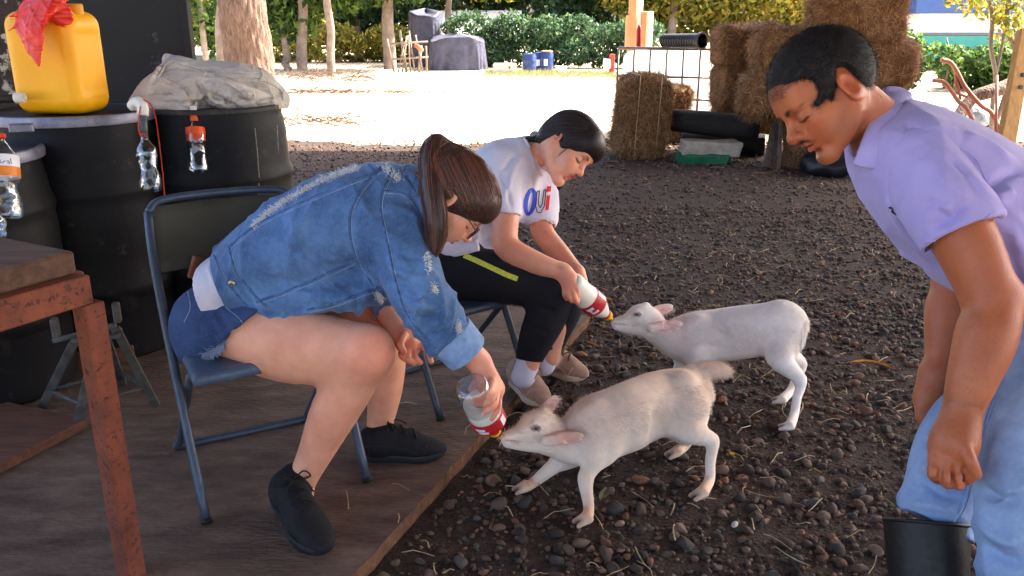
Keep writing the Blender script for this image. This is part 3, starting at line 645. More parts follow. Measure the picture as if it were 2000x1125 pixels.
MB().box(P(165, 650, 2.5), (.19, .02, .014), frame(P(228, 634, 2.5) - P(108, 664, 2.5), A(0, 0, 1)), .002).build('cross_bar', m_steel, stn)
# --- short boards on the platform
m_red_w = mat('reddish_board', srgb(112, 72, 54), .85, scale=6, col2=srgb(74, 46, 36), stretch=(1, 7, 7), bump=.4, bscale=20, bdist=.006)
bc = [G(172, 868, PZ + .03), G(58, 930, PZ + .03)]; ex = nrm(bc[0] - bc[1]); ey = nrm(A(-ex[1], ex[0], 0))
tag(MB().box(bc[1] + ex * .11 + ey * .36 - A(.12, 0, .0148), (.24 + .24, .34 * 2, .03), frame(ex, A(0, 0, 1)), .004).build('board', m_red_w), 'flat reddish board lying on the platform under the table', 'board')
bp = G(130, 745, PZ); tag(MB().box(bp + A(0, .12, .03), (.34, .05, .06), frame(A(.9, .42, 0), A(0, 0, 1)), .004).build('timber_block', m_red_w), 'reddish timber offcut behind the grey stand', 'timber')
# --- folding chairs
m_cseat = mat('blue_grey_enamel', srgb(86, 102, 126), .4, scale=30, col2=srgb(70, 84, 106), spots=[(60, .64, .7, srgb(120, 120, 120), .4)])
m_ctube = mat('blue_grey_tube', srgb(84, 92, 106), .4, metal=.4, scale=30, col2=srgb(64, 74, 92), spots=[(70, .62, .7, srgb(60, 56, 56), .6)])
m_cback = mat('olive_grey_back', srgb(72, 69, 58), .55, scale=10, col2=srgb(58, 56, 47), spots=[(50, .66, .7, srgb(130, 126, 112), .4)])
def folding_chair(c, F_, Lt, label, k=1.0, back=True, ms=m_cseat, mt=m_ctube, mk=m_cback):
    F_ = nrm(A(*F_, 0)); Lt = nrm(A(*Lt, 0)); t = empty('folding_chair', (c[0], c[1], PZ), label, 'chair', 'folding chairs on the platform')
    W = lambda f_, l_, z: A(c[0], c[1], PZ) + (F_ * f_ + Lt * l_ + A(0, 0, z)) * k
    for s in (-1, 1):
        MB().tube(smoothpath([W(.235, s * .215, 0), W(.04, s * .215, .36), W(-.10, s * .21, .62), W(-.175, s * .198, .735)], 6), .0115, 12).build('front_leg', mt, t, smooth=True)
        MB().tube([W(.235, s * .215, 0), W(.229, s * .215, .012)], .0135, 12).build('foot_cap', m_blkr, t, smooth=True)
    MB().tube(smoothpath([W(.12, -.19, .37), W(-.18, -.19, .05), W(-.215, -.175, .012), W(-.215, .175, .012), W(-.18, .19, .05), W(.12, .19, .37)], 6), .0105, 12).build('rear_leg_frame', mt, t, smooth=True)
    f = Field(); Rc = np.stack([F_, Lt, A(0, 0, 1)]); f.rbox(W(.03, 0, .392), A(.2, .195, .017) * k, Rc, .016 * k, k=.01); f.rbox(W(.05, 0, .415), A(.15, .15, .012) * k, Rc, .01, k=.012, mode='s')
    V, Q = f.mesh(.006); V = relax(V, Q, 1); obj('seat', V, Q, ms, t)
    if back:
        V, F2 = [], []; n, m = 14, 6
        for i in range(n + 1):
            for j_ in range(m + 1):
                l_ = (i / n * 2 - 1) * .195; zz = .585 + .165 * j_ / m; bow = -.035 * (1 - (l_ / .205) ** 2); V.append(W(-.1 - (zz - .6) * .5 + bow, l_ * (1 - .06 * (j_ == m)), zz))
        for i in range(n):
            for j_ in range(m): a = i * (m + 1) + j_; F2.append((a, a + m + 1, a + m + 2, a + 1))
        b_ = obj('backrest', V, F2, mk, t); b_.modifiers.new('s', 'SOLIDIFY').thickness = .012; b_.modifiers.new('b', 'BEVEL').width = .003
        MB().tube(smoothpath([W(-.175, -.198, .735), W(-.195, -.155, .762), W(-.215, 0, .766), W(-.195, .155, .762), W(-.175, .198, .735)], 6), .0105, 12).build('top_rail', mt, t, smooth=True)
    return t
m_blkr = mat('black_foot', srgb(24, 23, 24), .6)
folding_chair((-.685, 2.085), (.53, -.85), (.88, .47), 'blue grey folding chair under the woman in denim', .955)
m_cdark = mat('dark_grey_enamel', srgb(62, 70, 86), .4, scale=30, col2=srgb(48, 54, 66)); m_ctd = mat('dark_tube', srgb(70, 76, 84), .4, metal=.4)
folding_chair((-.2, 2.62), (.62, -.78), (.78, .62), 'darker folding chair under the girl in the white T-shirt', .83, back=True, ms=m_cdark, mt=m_ctd)
# --- milk bottles with red labels and teats
m_milkp = mat('milky_plastic', srgb(238, 232, 218), .25, var=.06, sub=.3, subcol=(.01, .01, .008)); m_capr = mat('red_cap', srgb(206, 52, 40), .45, var=.1); m_capy = mat('yellow_teat', srgb(244, 180, 20), .45, var=.1)
m_rlab = mat('red_label', srgb(190, 36, 44), .45, var=.2, scale=60)
def milk(label, base, tip, r, empty_part, lab0, lab1):
    ax = nrm(tip - base); L = np.linalg.norm(tip - base); t = empty('milk_bottle', (*base[:2], 0), label, 'bottle', 'feeding bottles'); t.location = tuple(base)
    prof = [(.35, .0), (.62, -.012), (.85, .01), (.98, .05), (1, .10), (1, .22), (.95, .26), (.97, .33), (1.02, .42), (1.0, .55), (.93, .66), (.72, .78), (.45, .88), (.36, .91), (.36, .93)]
    e = empty_part; i = max(j_ for j_, q in enumerate(prof) if q[1] <= e)
    autosmooth(MB().lathe([(r * a, L * z) for a, z in prof[:i + 2]], base, ax, 40).build('empty_end', m_clear, t), 60)
    f2 = [(r * a * .985, L * z) for a, z in prof[i:]]; autosmooth(MB().lathe(f2, base, ax, 40).build('milk_part', m_milkp, t), 60)
    MB().lathe([(r * 1.0, L * lab0), (r * 1.035, L * (lab0 + .02)), (r * 1.035, L * (lab1 - .02)), (r * .99, L * lab1)], base, ax, 40, cap=False).build('label', m_rlab, t, smooth=True)
    MB().lathe([(.0155, L * .9), (.0165, L * .91), (.0165, L * .935)], base, ax, 20).build('cap_ring', m_capr, t, smooth=True)
    MB().lathe([(.0165, L * .935), (.0168, L * .945), (.0155, L * .985), (.009, L), (.0055, L * 1.06)], base, ax, 20).build('teat', m_capy, t, smooth=True)
    # white lettering bars and emblem on the label
    N = nrm(A(0, -CP, SP) - ax * (A(0, -CP, SP) @ ax)); X = nrm(np.cross(ax, N))
    def at(z, a): return base + ax * L * z + r * 1.037 * (N * math.cos(a) + X * math.sin(a))
    for (z0_, z1_, a0, a1) in ((lab0 + .03, lab1 - .03, -1.15, -.75), (lab0 + .05, lab0 + .1, .35, .95), (lab1 - .09, lab1 - .05, .2, .8), (lab0 + .1, lab1 - .1, .62, .8)):
        V = [at(z, a0 + (a1 - a0) * i / 6) for z in (z0_, z1_) for i in range(7)]; obj('label_print', V, [(i, i + 1, i + 8, i + 7) for i in range(6)], m_lab, t)
    return t
milk('feeding bottle with red label held down by the woman in denim', P(918, 752, 1.985), P(968, 846, 2.115), .0425, .33, .56, .76)
milk('feeding bottle with red label held by the girl in white', P(1112, 551, 2.57), P(1190, 619, 2.70), .040, -.005, .42, .66)

mg = G(848, 520, PZ + .345); tag(MB().box(P(846, 518, 2.68), (.12, .10, .006), frame(nrm(A(.8, .6, .0)), A(0, -.15, 1)), .001).build('magazine', mat('pale_green_print', srgb(206, 222, 216), .5, scale=14, col2=srgb(120, 170, 160), var=.3)), 'pale green printed magazine lying on the chair beside the girl', 'magazine')
# ================================================================ the two goat kids
m_goat = mat('goat_coat', (1, 1, 1), .9, attr=True, var=.12, scale=30, bump=.5, bscale=300, bdist=.003, sub=.15, subcol=(.01, .006, .004))
m_goatfur = mat('goat_fur', (1, 1, 1), .9, attr=True, var=.1, scale=30)
def goat(name, label, j, tone, seed, fur_n=34000):
    """j: dict of points (world) for spine, legs, head."""
    f = Field(); side = j['side']
    f.tor(j['spine'], j['rs'], j['rd'], side, k=.03, n=5)
    for (c, r) in j.get('lumps', []): f.ell(c, r, k=.035)
    f.chain(j['neck'], j['rneck'], k=.035, n=4)
    for pts, rs in j['legs']: f.chain(pts, rs, k=.018, n=4)
    for pts, rs in j['legs']:                                  # two toes of each cloven hoof
        e = pts[-1]; t = nrm(j['fwd'] * .7 + A(0, 0, -.5)); sd = nrm(np.cross(t, A(0, 0, 1)))
        for q in (-1, 1): f.cap(e + sd * q * .009 - t * .004, e + sd * q * .0115 + nrm(j['fwd'] + A(0, 0, -.3)) * .03, .0105, .0065, k=.003)
    f.chain(j['tail'], j['rtail'], k=.015, n=4)
    for c, r, md, kk in j.get('forms', []): f.ell(c, r, k=kk, mode=md)
    H = frame(j['hx'], j['hup']); hc = j['head']; hs = j.get('hscale', 1.0)
    L = lambda x, y, z: hc + hs * (A(x, y, z) @ H)
    f.ell(L(.012, 0, .012), A(.054, .043, .047) * hs, H, k=.02); f.ell(L(-.02, 0, -.002), A(.04, .04, .042) * hs, H, k=.02)                     # cranium
    f.chain([L(.02, 0, .004), L(.06, 0, -.008), L(.103, 0, -.02)], A(.039, .027, .0165) * hs, k=.018, n=3)
    f.chain([L(0, 0, -.028), L(.06, 0, -.034), L(.1, 0, -.035)], A(.026, .0165, .0105) * hs, k=.012, n=3)   # jaw
    for s in (-1, 1):
        f.ell(L(.038, s * .034, .014), A(.016, .011, .014) * hs, H, k=.008)        # brow over the eye
        f.ell(L(.043, s * .039, .006), A(.013, .009, .0085) * hs, H, k=.003, mode='s')
        f.ell(L(.044, s * .034, .006), A(.0105, .0085, .0085) * hs, H, k=.002)
        f.ell(L(.12, s * .010, -.013), A(.006, .005, .0035) * hs, H, k=.003, mode='s')
        f.ell(L(.008, s * .018, .052), A(.012, .01, .01) * hs, H, k=.01)             # horn buds
    f.cap(L(.122, -.014, -.028), L(.122, .014, -.028), .0022 * hs, k=.003, mode='s')
    for s in (-1, 1): f.cap(L(.12, s * .014, -.028), L(.078, s * .024, -.026), .002 * hs, k=.003, mode='s')
    for base, tip, wid, nn in j['ears']:                       # ears: flat curled leaves
        ax = nrm(tip - base); W = nrm(np.cross(ax, nn)); R = np.stack([ax, W, np.cross(ax, W)]); ln = np.linalg.norm(tip - base) / 2
        f.ell((base + tip) / 2, (ln * 1.08, wid, .0065), R, k=.008); f.ell((base + tip) / 2 + nrm(nn) * .007, (ln * .85, wid * .62, .005), R, k=.004, mode='s')
        f.cap(base - ax * .012, base + ax * .02, .014, .012, k=.012)
    lo = L(.05, 0, 0) - .105; hi = L(.05, 0, 0) + .105
    V, Q = f.mesh(.0045, [(lo, hi, .0023)]); N = vnormals(V, Q)
    C = np.repeat([tone[0]], len(V), 0); w1 = np.clip(sines(seed, 5, 8, 22)(V) * 1.5 + .2, 0, 1)[:, None]; w1 = np.clip(w1 * .6 + .75 * np.clip(N[:, 2:3] + .15, 0, 1) * (tone[3] if len(tone) > 3 else .3), 0, 1) * np.clip(np.linalg.norm(V - L(.06, 0, 0), axis=1) / .1 - .4, .12, 1)[:, None]; C = C * (1 - w1) + np.array(tone[1]) * w1
    for pts, rs in j['legs']:                                  # lower legs tan and dirty
        e = pts[-1]; t = np.clip(1 - np.linalg.norm((V - e) / A(.06, .06, .11), axis=1), 0, 1)[:, None] * 1.2; t = np.clip(t, 0, 1) * .6; C = C * (1 - t) + np.array(tone[2]) * t
        t = np.clip(1.25 - np.linalg.norm(V - (e + j['fwd'] * .026 - A(0, 0, .010)), axis=1) / .019, 0, 1)[:, None]; C = C * (1 - t) + np.array(srgb(128, 92, 72)) * t
    for base, tip, wid, nn in j['ears']:
        c = (base + tip) / 2 + nrm(nn) * .01; t = np.clip(1.3 - np.linalg.norm(V - c, axis=1) / (np.linalg.norm(tip - base) * .55), 0, 1) * (N @ nrm(nn) > .2); t = t[:, None]
        C = C * (1 - t * .5) + np.array(srgb(226, 150, 140)) * t * .5
    hl = (V - hc) @ H.T / hs
    def paint(c, r, col, a=1.):
        nonlocal C
        t = np.clip(1.4 - np.linalg.norm((hl - A(*c)) / A(*r), axis=1), 0, 1)[:, None] * a; C = C * (1 - t) + np.array(col) * t
    for s in (-1, 1):
        paint((.044, s * .04, .006), (.0125, .012, .0075), srgb(96, 66, 66), .9); paint((.044, s * .043, .0045), (.010, .008, .003), srgb(26, 18, 20))
        paint((.122, s * .01, -.014), (.008, .007, .0055), srgb(120, 60, 56), .8); paint((.1, s * .017, -.028), (.03, .008, .0022), srgb(190, 130, 120), .8)
    paint((.122, 0, -.014), (.010, .014, .010), srgb(228, 160, 148), .7)
    C = C * (1 + .10 * sines(seed + 7, 7, 20, 60)(V))[:, None]
    root = empty(name, (V[:, 0].mean(), V[:, 1].mean(), 0), label, 'goat')
    body = obj('body', V, Q, m_goat, root, cols=C)
    def flow(p):
        fl = np.repeat([-j['fwd'] * .8 + A(0, 0, -.7)], len(p), 0); low = (p[:, 2] < j['legz'])[:, None]
        fl = np.where(low, A(0, 0, -1), fl); hd = (np.linalg.norm(p - hc, axis=1) < .12)[:, None]; return np.where(hd, -H[0][None], fl)
    ear_ = lambda p: np.min([np.linalg.norm(p - (e[0] * (1 - t) + e[1] * t), axis=1) for e in j['ears'] for t in (0, .5, 1)], 0) < .03
    nohd = lambda p: ~ear_(p) & (np.linalg.norm((p - L(.05, 0, 0)), axis=1) > .085) & (p[:, 2] > j['legz'])
    b1 = blades(V, Q, fur_n, .010, .0010, flow, .15, .3, seed, C, nohd)
    b2 = blades(V, Q, 9000, .0035, .0008, flow, .2, .3, seed + 1, C, lambda p: ~nohd(p))
    b5 = blades(V, Q, 6000, .006, .0009, flow, .18, .3, seed + 4, C, lambda p: p[:, 2] < j['legz'])
    bel = lambda p: (p[:, 2] < j['bellyz'][1]) & (p[:, 2] > j['bellyz'][0])
    b3 = blades(V, Q, 5000, .02, .0012, flow, .35, .3, seed + 2, C, bel, bend=.25)
    b4 = blades(V, Q, 2500, .02, .0012, lambda p: np.repeat([nrm(j['tail'][-1] - j['tail'][0])], len(p), 0), .3, .35, seed + 3, C,
                lambda p: np.linalg.norm(p - j['tail'][-1], axis=1) < np.linalg.norm(j['tail'][-1] - j['tail'][0]))
    V2, F2, C2 = joinm(b1, b2, b3, b4, b5)
    fur = obj('fur', V2, F2, m_goatfur, body, cols=C2); fur['kind'] = 'stuff'
    return root
# --- near kid: leaning forward on splayed legs
hoof = lambda u, v, z=.024: G(u, v, z)
def hind(hip, stifle, hock, fet, hf): return ([hip, stifle, hock, hock * .45 + fet * .55, fet, hf], [.05, .042, .0195, .0142, .0142, .016])
def fore(sh, el, kn, fet, hf): return ([sh, el, el * .5 + kn * .5, kn, fet, hf], [.045, .033, .023, .0195, .014, .016])
hA, hB, hC_, hD = hoof(1146, 1012), hoof(1026, 950), hoof(1372, 962), hoof(1322, 882)
fw = nrm(((hA + hB) / 2 - (hC_ + hD) / 2) * A(1, 1, 0)); sd = nrm(np.cross(fw, A(0, 0, 1)))
DB, DF = 2.36, 2.24
sp = [P(1118, 862, DF - .01), P(1165, 838, DF), P(1225, 815, DF + .03), P(1290, 785, DB), P(1338, 772, DB + .02), P(1352, 778, DB + .03)]
goat1 = goat('goat', 'tan and cream goat kid on splayed legs, drinking beside the platform edge', dict(
    side=sd, fwd=fw, spine=sp, rs=[.05, .07, .085, .085, .065, .045], rd=[.055, .088, .094, .088, .075, .055],
    lumps=[(P(1162, 806, DF), A(.045, .035, .036)), (P(1168, 872, DF - .05), A(.05, .035, .06)), (P(1340, 812, DB - .03), A(.06, .055, .085))],
    neck=[P(1165, 845, DF), P(1118, 862, DF - .02), P(1075, 860, DF - .04)], rneck=[.068, .049, .041],
    legs=[fore(P(1172, 872, DF - .05), P(1160, 896, DF - .06), P(1143, 938, 2.17), P(1150, 990, 2.16), hA),
          fore(P(1118, 880, DF + .04), P(1100, 895, DF + .05), P(1072, 918, 2.29), P(1040, 944, 2.3), hB),
          hind(P(1345, 800, DB - .04), P(1340, 835, DB - .07), P(1388, 862, DB - .06), P(1386, 936, 2.29), hC_),
          hind(P(1340, 800, DB + .05), P(1330, 835, DB + .07), P(1366, 838, DB + .1), P(1336, 872, 2.48), hD)],
    tail=[P(1350, 728, DB + .03), P(1378, 722, DB + .04), P(1402, 722, DB + .05), P(1420, 726, DB + .06)], rtail=[.024, .024, .022, .013],
    head=P(1061, 845, 2.18), hx=P(978, 838, 2.13) - P(1061, 845, 2.18), hup=P(1056, 800, 2.19) - P(1061, 846, 2.18), hscale=1.0,
    ears=[(P(1078, 860, 2.12), P(1140, 851, 2.14), .0165, A(-.1, -.9, .5)), (P(1054, 815, 2.22), P(1087, 775, 2.24), .0185, A(.5, -.75, .2))],
    forms=[(P(1296, 826, DB - .112), (.05, .02, .045), 's', .05), (P(1195, 868, DF - .112), (.02, .02, .05), 's', .04), (P(1335, 745, DB - .04), (.025, .02, .022), 'u', .04), (P(1160, 822, DF - .045), (.03, .02, .05), 'u', .03), (P(1145, 938, 2.165), (.017, .016, .02), 'u', .01), (P(1391, 862, DB - .055), (.019, .017, .024), 'u', .01)],
    legz=.17, bellyz=(.2, .27)), (srgb(242, 224, 208), srgb(212, 172, 140), srgb(210, 160, 122), .6), 5)
# --- far kid: whiter, standing square
hA, hB, hC_, hD = hoof(1385, 772), hoof(1320, 740), hoof(1543, 832), hoof(1528, 780)
DB, DF = 2.78, 2.86; fw = nrm(P(1340, 650, DF) - P(1540, 640, DB)) * A(1, 1, 0); fw = nrm(fw); sd = nrm(np.cross(fw, A(0, 0, 1)))
sp = [P(1318, 668, DF), P(1355, 660, DF), P(1425, 652, 2.83), P(1495, 642, DB), P(1535, 630, DB - .02), P(1548, 634, DB - .02)]
goat2 = goat('goat', 'white goat kid standing behind the tan one, drinking in front of the seated girl', dict(
    side=sd, fwd=fw, spine=sp, rs=[.05, .072, .085, .08, .06, .04], rd=[.056, .082, .09, .085, .066, .045],
    lumps=[(P(1365, 640, DF), A(.05, .045, .04)), (P(1360, 690, DF - .04), A(.045, .035, .05)), (P(1530, 668, DB - .03), A(.055, .05, .075))],
    neck=[P(1345, 662, DF), P(1300, 655, DF - .01), P(1268, 640, DF - .02)], rneck=[.064, .047, .04],
    legs=[fore(P(1362, 690, DF - .05), P(1365, 715, DF - .05), P(1372, 745, 2.82), P(1384, 765, 2.82), hA),
          fore(P(1335, 685, DF + .05), P(1335, 705, DF + .05), P(1325, 722, 2.9), P(1322, 734, 2.9), hB),
          hind(P(1535, 655, DB - .04), P(1520, 695, DB - .07), P(1562, 742, DB - .08), P(1552, 806, 2.67), hC_),
          hind(P(1538, 655, DB + .05), P(1535, 690, DB + .06), P(1565, 712, DB + .07), P(1545, 762, 2.83), hD)],
    tail=[P(1550, 612, DB - .02), P(1558, 628, DB - .02), P(1556, 648, DB - .02)], rtail=[.02, .018, .01],
    head=P(1262, 628, 2.82), hx=P(1196, 618, 2.82) - P(1262, 628, 2.83), hup=P(1268, 580, 2.85) - P(1262, 628, 2.82), hscale=.99,
    ears=[(P(1278, 640, 2.77), P(1332, 631, 2.78), .0165, A(-.1, -.8, .6)), (P(1266, 613, 2.86), P(1314, 598, 2.88), .019, A(-.1, -.9, .4))],
    forms=[(P(1482, 685, DB - .115), (.05, .02, .045), 's', .05), (P(1405, 690, DF - .115), (.02, .02, .05), 's', .04), (P(1525, 605, DB - .03), (.03, .02, .022), 'u', .04), (P(1365, 645, DF - .05), (.03, .02, .05), 'u', .03), (P(1563, 742, DB - .08), (.019, .017, .024), 'u', .01)],
    legz=.2, bellyz=(.2, .28)), (srgb(244, 234, 226), srgb(240, 218, 206), srgb(240, 214, 196)), 15)
# ================================================================ people
m_skin = mat('skin', (1.05, 1.03, 1.02), .42, attr=True, col2=(.90, .80, .77), scale=16, detail=9, bump=.35, bscale=260, bdist=.0025, sub=.22, subcol=(.012, .004, .002), spec=.4)
class Head:
    """Head in its own frame: x to the face, y to the person's left, z to the crown; unit about 0.225 m tall."""
    def __init__(s, c, fwd, up, sc=1.0): s.c = np.asarray(c, float); s.R = frame(fwd, up); s.sc = sc
    def L(s, x, y, z): return s.c + s.sc * (A(x, y, z) @ s.R)
    def loc(s, V): return (V - s.c) @ s.R.T / s.sc
    def build(s, f, neck, rneck=.052, nose=1.0, jaw=1.0, chin=1.0, male=False, open_mouth=0, full=1.0, ear=1.0):
        L, R, k = s.L, s.R, s.sc
        f.ell(L(-.012, 0, .034), A(.098, .076, .086) * k, R, k=.02)
        f.ell(L(.028, 0, -.03), A(.062, .058 * jaw, .078) * k, R, k=.025)
        for y in (-1, 1):
            f.chain([L(-.012, y * .056 * jaw, -.03), L(.008, y * .051 * jaw, -.068), L(.07, y * .016, -.1)], A(.022, .018, .016) * k, k=.022, n=3)
            f.ell(L(.052, y * .042, -.022), A(.026, .022, .022) * k * full, R, k=.022)       # cheeks
            f.ell(L(.062, y * .028, -.045), A(.024, .024, .03) * k * full, R, k=.022)
        f.ell(L(.073, 0, -.1), A(.018, .02, .016) * k * chin, R, k=.018)
        f.cap(L(.079, -.032, .018), L(.079, .032, .018), .0155 * k, k=.02)
        f.ell(L(.062, 0, .05), A(.032, .055, .038) * k, R, k=.03)                             # forehead
        for y in (-1, 1):
            f.ell(L(.094, y * .034, -.002), A(.016, .02, .013) * k, R, k=.014, mode='s')
            f.ell(L(.0775, y * .033, -.003), A(.0135, .0165, .0125) * k, R, k=.006)           # lowered lids
        f.cap(L(.088, 0, .01), L(.108 + .006 * (nose - 1), 0, -.028), .0075 * k, .0105 * k * nose, k=.012)
        f.ell(L(.109, 0, -.031), A(.012, .0115, .0105) * k * nose, R, k=.008)
        for y in (-1, 1):
            f.ell(L(.098, y * .0125 * nose, -.0345), A(.011, .0075, .0085) * k, R, k=.006)
            f.ell(L(.1035, y * .0068, -.0425), A(.005, .0035, .004) * k, R, k=.003, mode='s')
        f.ell(L(.082, 0, -.056), A(.016, .026, .022) * k, R, k=.014)                          # muzzle
        f.chain([L(.082, -.021, -.0595), L(.0955, -.007, -.0545), L(.096, 0, -.056), L(.0955, .007, -.0545), L(.082, .021, -.0595)], A(.003, .0058, .0056, .0058, .003) * k, k=.005, n=2)
        f.chain([L(.082, -.019, -.0645 - open_mouth), L(.0925, 0, -.0695 - open_mouth), L(.082, .019, -.0645 - open_mouth)], A(.003, .0075, .003) * k, k=.005, n=3)
        f.chain([L(.086, -.022, -.062 - open_mouth * .5), L(.1, 0, -.0622 - open_mouth * .5), L(.086, .022, -.062 - open_mouth * .5)], A(.0012, .0022 + open_mouth * .5, .0012) * k, k=.003, n=3, mode='s')
        f.ell(L(.088, 0, -.082), A(.008, .016, .006) * k, R, k=.01, mode='s')
        for y in (-1, 1):                                                                       # ears
            Re = np.stack([nrm(R[0] * .93 + R[2] * .25 * 0 + R[1] * y * -.36), nrm(R[1] * y + R[0] * -.36 * y * y), R[2]]); Re[2] = nrm(R[2] - R[0] * .22)
            c = L(-.016, y * .0765, -.006); f.ell(c, A(.019 * ear, .0085, .0335 * ear) * k, Re, k=.008)
            f.ell(c + R[1] * y * .0075 * k + R[0] * .002, A(.0115 * ear, .006, .021 * ear) * k, Re, k=.004, mode='s')
            f.ell(c + R[0] * .012 * k - R[2] * .004 * k + R[1] * y * .004, A(.005, .004, .008) * k, Re, k=.004)
            f.ell(c - R[2] * .028 * ear * k + R[0] * .003 * k, A(.009, .0065, .009) * k, Re, k=.006)
        f.chain([L(-.03, 0, -.03)] + list(neck), [.056 * k] + [rneck * (1 + .06 * i) for i in range(len(neck))], k=.03, n=4)
        s.lo = L(.03, 0, -.02) - .135 * k; s.hi = L(.03, 0, -.02) + .135 * k
    def paint(s, V, C, skin, lips, brow, male=False, blush=.16, lash=True):
        h = s.loc(V); C = C.copy()
        def p(c, r, col, a=1., R=None):
            nonlocal C
            t = np.clip(1.45 - np.linalg.norm((h - A(*c)) / A(*r), axis=1), 0, 1)[:, None] * a; C = C * (1 - t) + np.array(col) * t
        red = np.array(skin) * A(1.05, .72, .66)
        for y in (-1, 1):
            p((.07, y * .042, -.03), (.03, .024, .022), red, blush); p((-.016, y * .08, -.006), (.03, .02, .045), red, .45)
        p((.112, 0, -.032), (.014, .016, .014), red, .4)
        p((.095, 0, -.0555), (.012, .02, .0052), lips); p((.092, 0, -.0695), (.012, .017, .0062), lips); p((.092, 0, -.0622), (.014, .024, .0016), np.array(lips) * .35)
        for y in (-1, 1):
            for q in range(7):
                t = q / 6; p((.094 - .022 * t * t, y * (.017 + .031 * t), .0175 + .007 * math.sin(t * 2.6) - .003 * t), (.010, .0065, (.0046 if male else .0034) * (1.15 - .5 * t)), brow, .95)
            if lash:
                for q in range(7):
                    t = q / 6; p((.0915 - .009 * (2 * t - 1) ** 2 - .003 * t, y * (.019 + .029 * t), -.0095 - .003 * math.sin(t * 3.1)), (.006, .0055, .0022), (.012, .008, .007))
                p((.083, y * .033, .001), (.012, .018, .009), np.array(skin) * A(.8, .68, .66), .5)
            p((.1035, y * .0068, -.043), (.005, .0045, .004), np.array(skin) * .25, .8)
            p((-.013, y * .084, -.006), (.007, .006, .009), np.array(skin) * A(.5, .35, .3), .7)
        if male:
            for t in np.linspace(-1, 1, 9): p((.0975 - .013 * t * t, .024 * t, -.047 - .010 * t * t), (.008, .0055, .0042), (.02, .014, .012), .85)
            p((.084, 0, -.098), (.018, .014, .013), (.05, .03, .022), .6); p((.088, 0, -.081), (.008, .01, .007), (.05, .03, .022), .5)
            for y in (-1, 1): p((.03, y * .05, -.075), (.05, .02, .03), np.array(skin) * A(.62, .58, .58), .45)
        return C
    def skullcap(s, th=.012, sh=.008):
        f = Field(); L, R, k = s.L, s.R, s.sc
        f.ell(L(-.014 - sh, 0, .036), (A(.098, .076, .086) + th) * k, R, k=.01); return f
def iv(x, y, z=0.0): return A(x, 0, 0) - y * A(0, SP, CP) + z * A(0, -CP, SP)     # right, down, towards the viewer -> world
def head_at_eye(u, v, D, fwd, up, y, sc=1.0):
    h = Head((0, 0, 0), fwd, up, sc); h.c = P(u, v, D) - h.L(.088, y * .033, -.004); return h
def strands(paths, r, n=3, m=9):
    P_ = []
    for p in paths:
        p = np.asarray(p, float); d_ = np.concatenate([[0], np.cumsum(np.linalg.norm(np.diff(p, axis=0), axis=1))]); t = np.linspace(0, d_[-1], m); P_.append(np.stack([np.interp(t, d_, p[:, k]) for k in range(3)], 1))
    P_ = np.array(P_); T = np.gradient(P_, axis=1); T /= np.linalg.norm(T, axis=2)[..., None] + 1e-12; ref = np.where(np.abs(T[..., 2:3]) < .9, A(0, 0, 1), A(1, 0, 0)); Nn = np.cross(T, ref); Nn /= np.linalg.norm(Nn, axis=2)[..., None] + 1e-12; B = np.cross(T, Nn)
    t = np.linspace(0, 1, m); rr = r * np.minimum(1, 6 * (1 - t) + .15) * np.minimum(1, .5 + 4 * t); an = np.arange(n) * 2 * math.pi / n
    V = P_[:, :, None] + rr[None, :, None, None] * (np.cos(an)[None, None, :, None] * Nn[:, :, None] + np.sin(an)[None, None, :, None] * B[:, :, None]); K = len(P_)
    k_, i_, j_ = np.meshgrid(np.arange(K), np.arange(m - 1), np.arange(n), indexing='ij'); b0 = k_ * m * n; j2 = (j_ + 1) % n
    return V.reshape(-1, 3), np.stack([b0 + i_ * n + j_, b0 + i_ * n + j2, b0 + (i_ + 1) * n + j2, b0 + (i_ + 1) * n + j_], 3).reshape(-1, 4)
def settle(paths, tree, lift=.0005):                             # lay strands on the hair surface
    out = []
    for p in paths:
        q = []
        for x in p:
            r = tree.find_nearest(Vector(x)); q.append(np.array(r[0]) + np.array(r[1]) * lift if r[0] is not None and r[3] < .045 else np.asarray(x))
        out.append(np.array(q))
    return out
def strand_cols(K, seed, a, b, m=9, n=3):
    gg = np.random.default_rng(seed); t = gg.random((K, 1)) ** 1.5; return np.repeat(np.array(a) * (1 - t) + np.array(b) * t, m * n, 0)
def fringe(V, Q, head, HV, HQ, m, parent, flow, N, L=.012, reach=.009, lift=.2, seed=5):   # short hairs that soften the hairline
    tr = bvh(HV, HQ); I = (np.abs(V[Q].mean(1) - head.c) < .16).all(1); q = Q[I]; c = V[q].mean(1); k = np.array([(tr.find_nearest(Vector(x))[3] or 9) < reach for x in c.tolist()]); h_ = head.loc(c); k &= ~((np.abs(h_[:, 1]) > .066) & (np.abs(h_[:, 0] + .014) < .026) & (np.abs(h_[:, 2] + .006) < .04))
    if k.sum() < 10: return
    V2, F2, _ = blades(V, q[k], N, L, .00045, flow, lift, .45, seed); o = obj('hairline', V2, F2, m, parent); o['kind'] = 'stuff'
def finger(f, pts, r0=.0092, r1=.0072, k=.005): f.chain(pts, np.linspace(r0, r1, len(pts)), k=k, n=3)
def nails(mb, pts, nn, w=.0045):                                # a small plate on the fingertip
    t = nrm(pts[-1] - pts[-2]); nn = nrm(nn - t * (nn @ t)); mb.box(pts[-1] + nn * .0068 + t * .001, (.011, .0085, .0014), np.stack([t, np.cross(nn, t), nn]), .0006)
def colour(n, c): return np.repeat([np.asarray(c, float)], n, 0)
def blend(C, V, c, r, col, a=1.):
    t = np.clip(1.4 - np.linalg.norm((V - c) / np.asarray(r), axis=1), 0, 1)[:, None] * a; return C * (1 - t) + np.asarray(col) * t
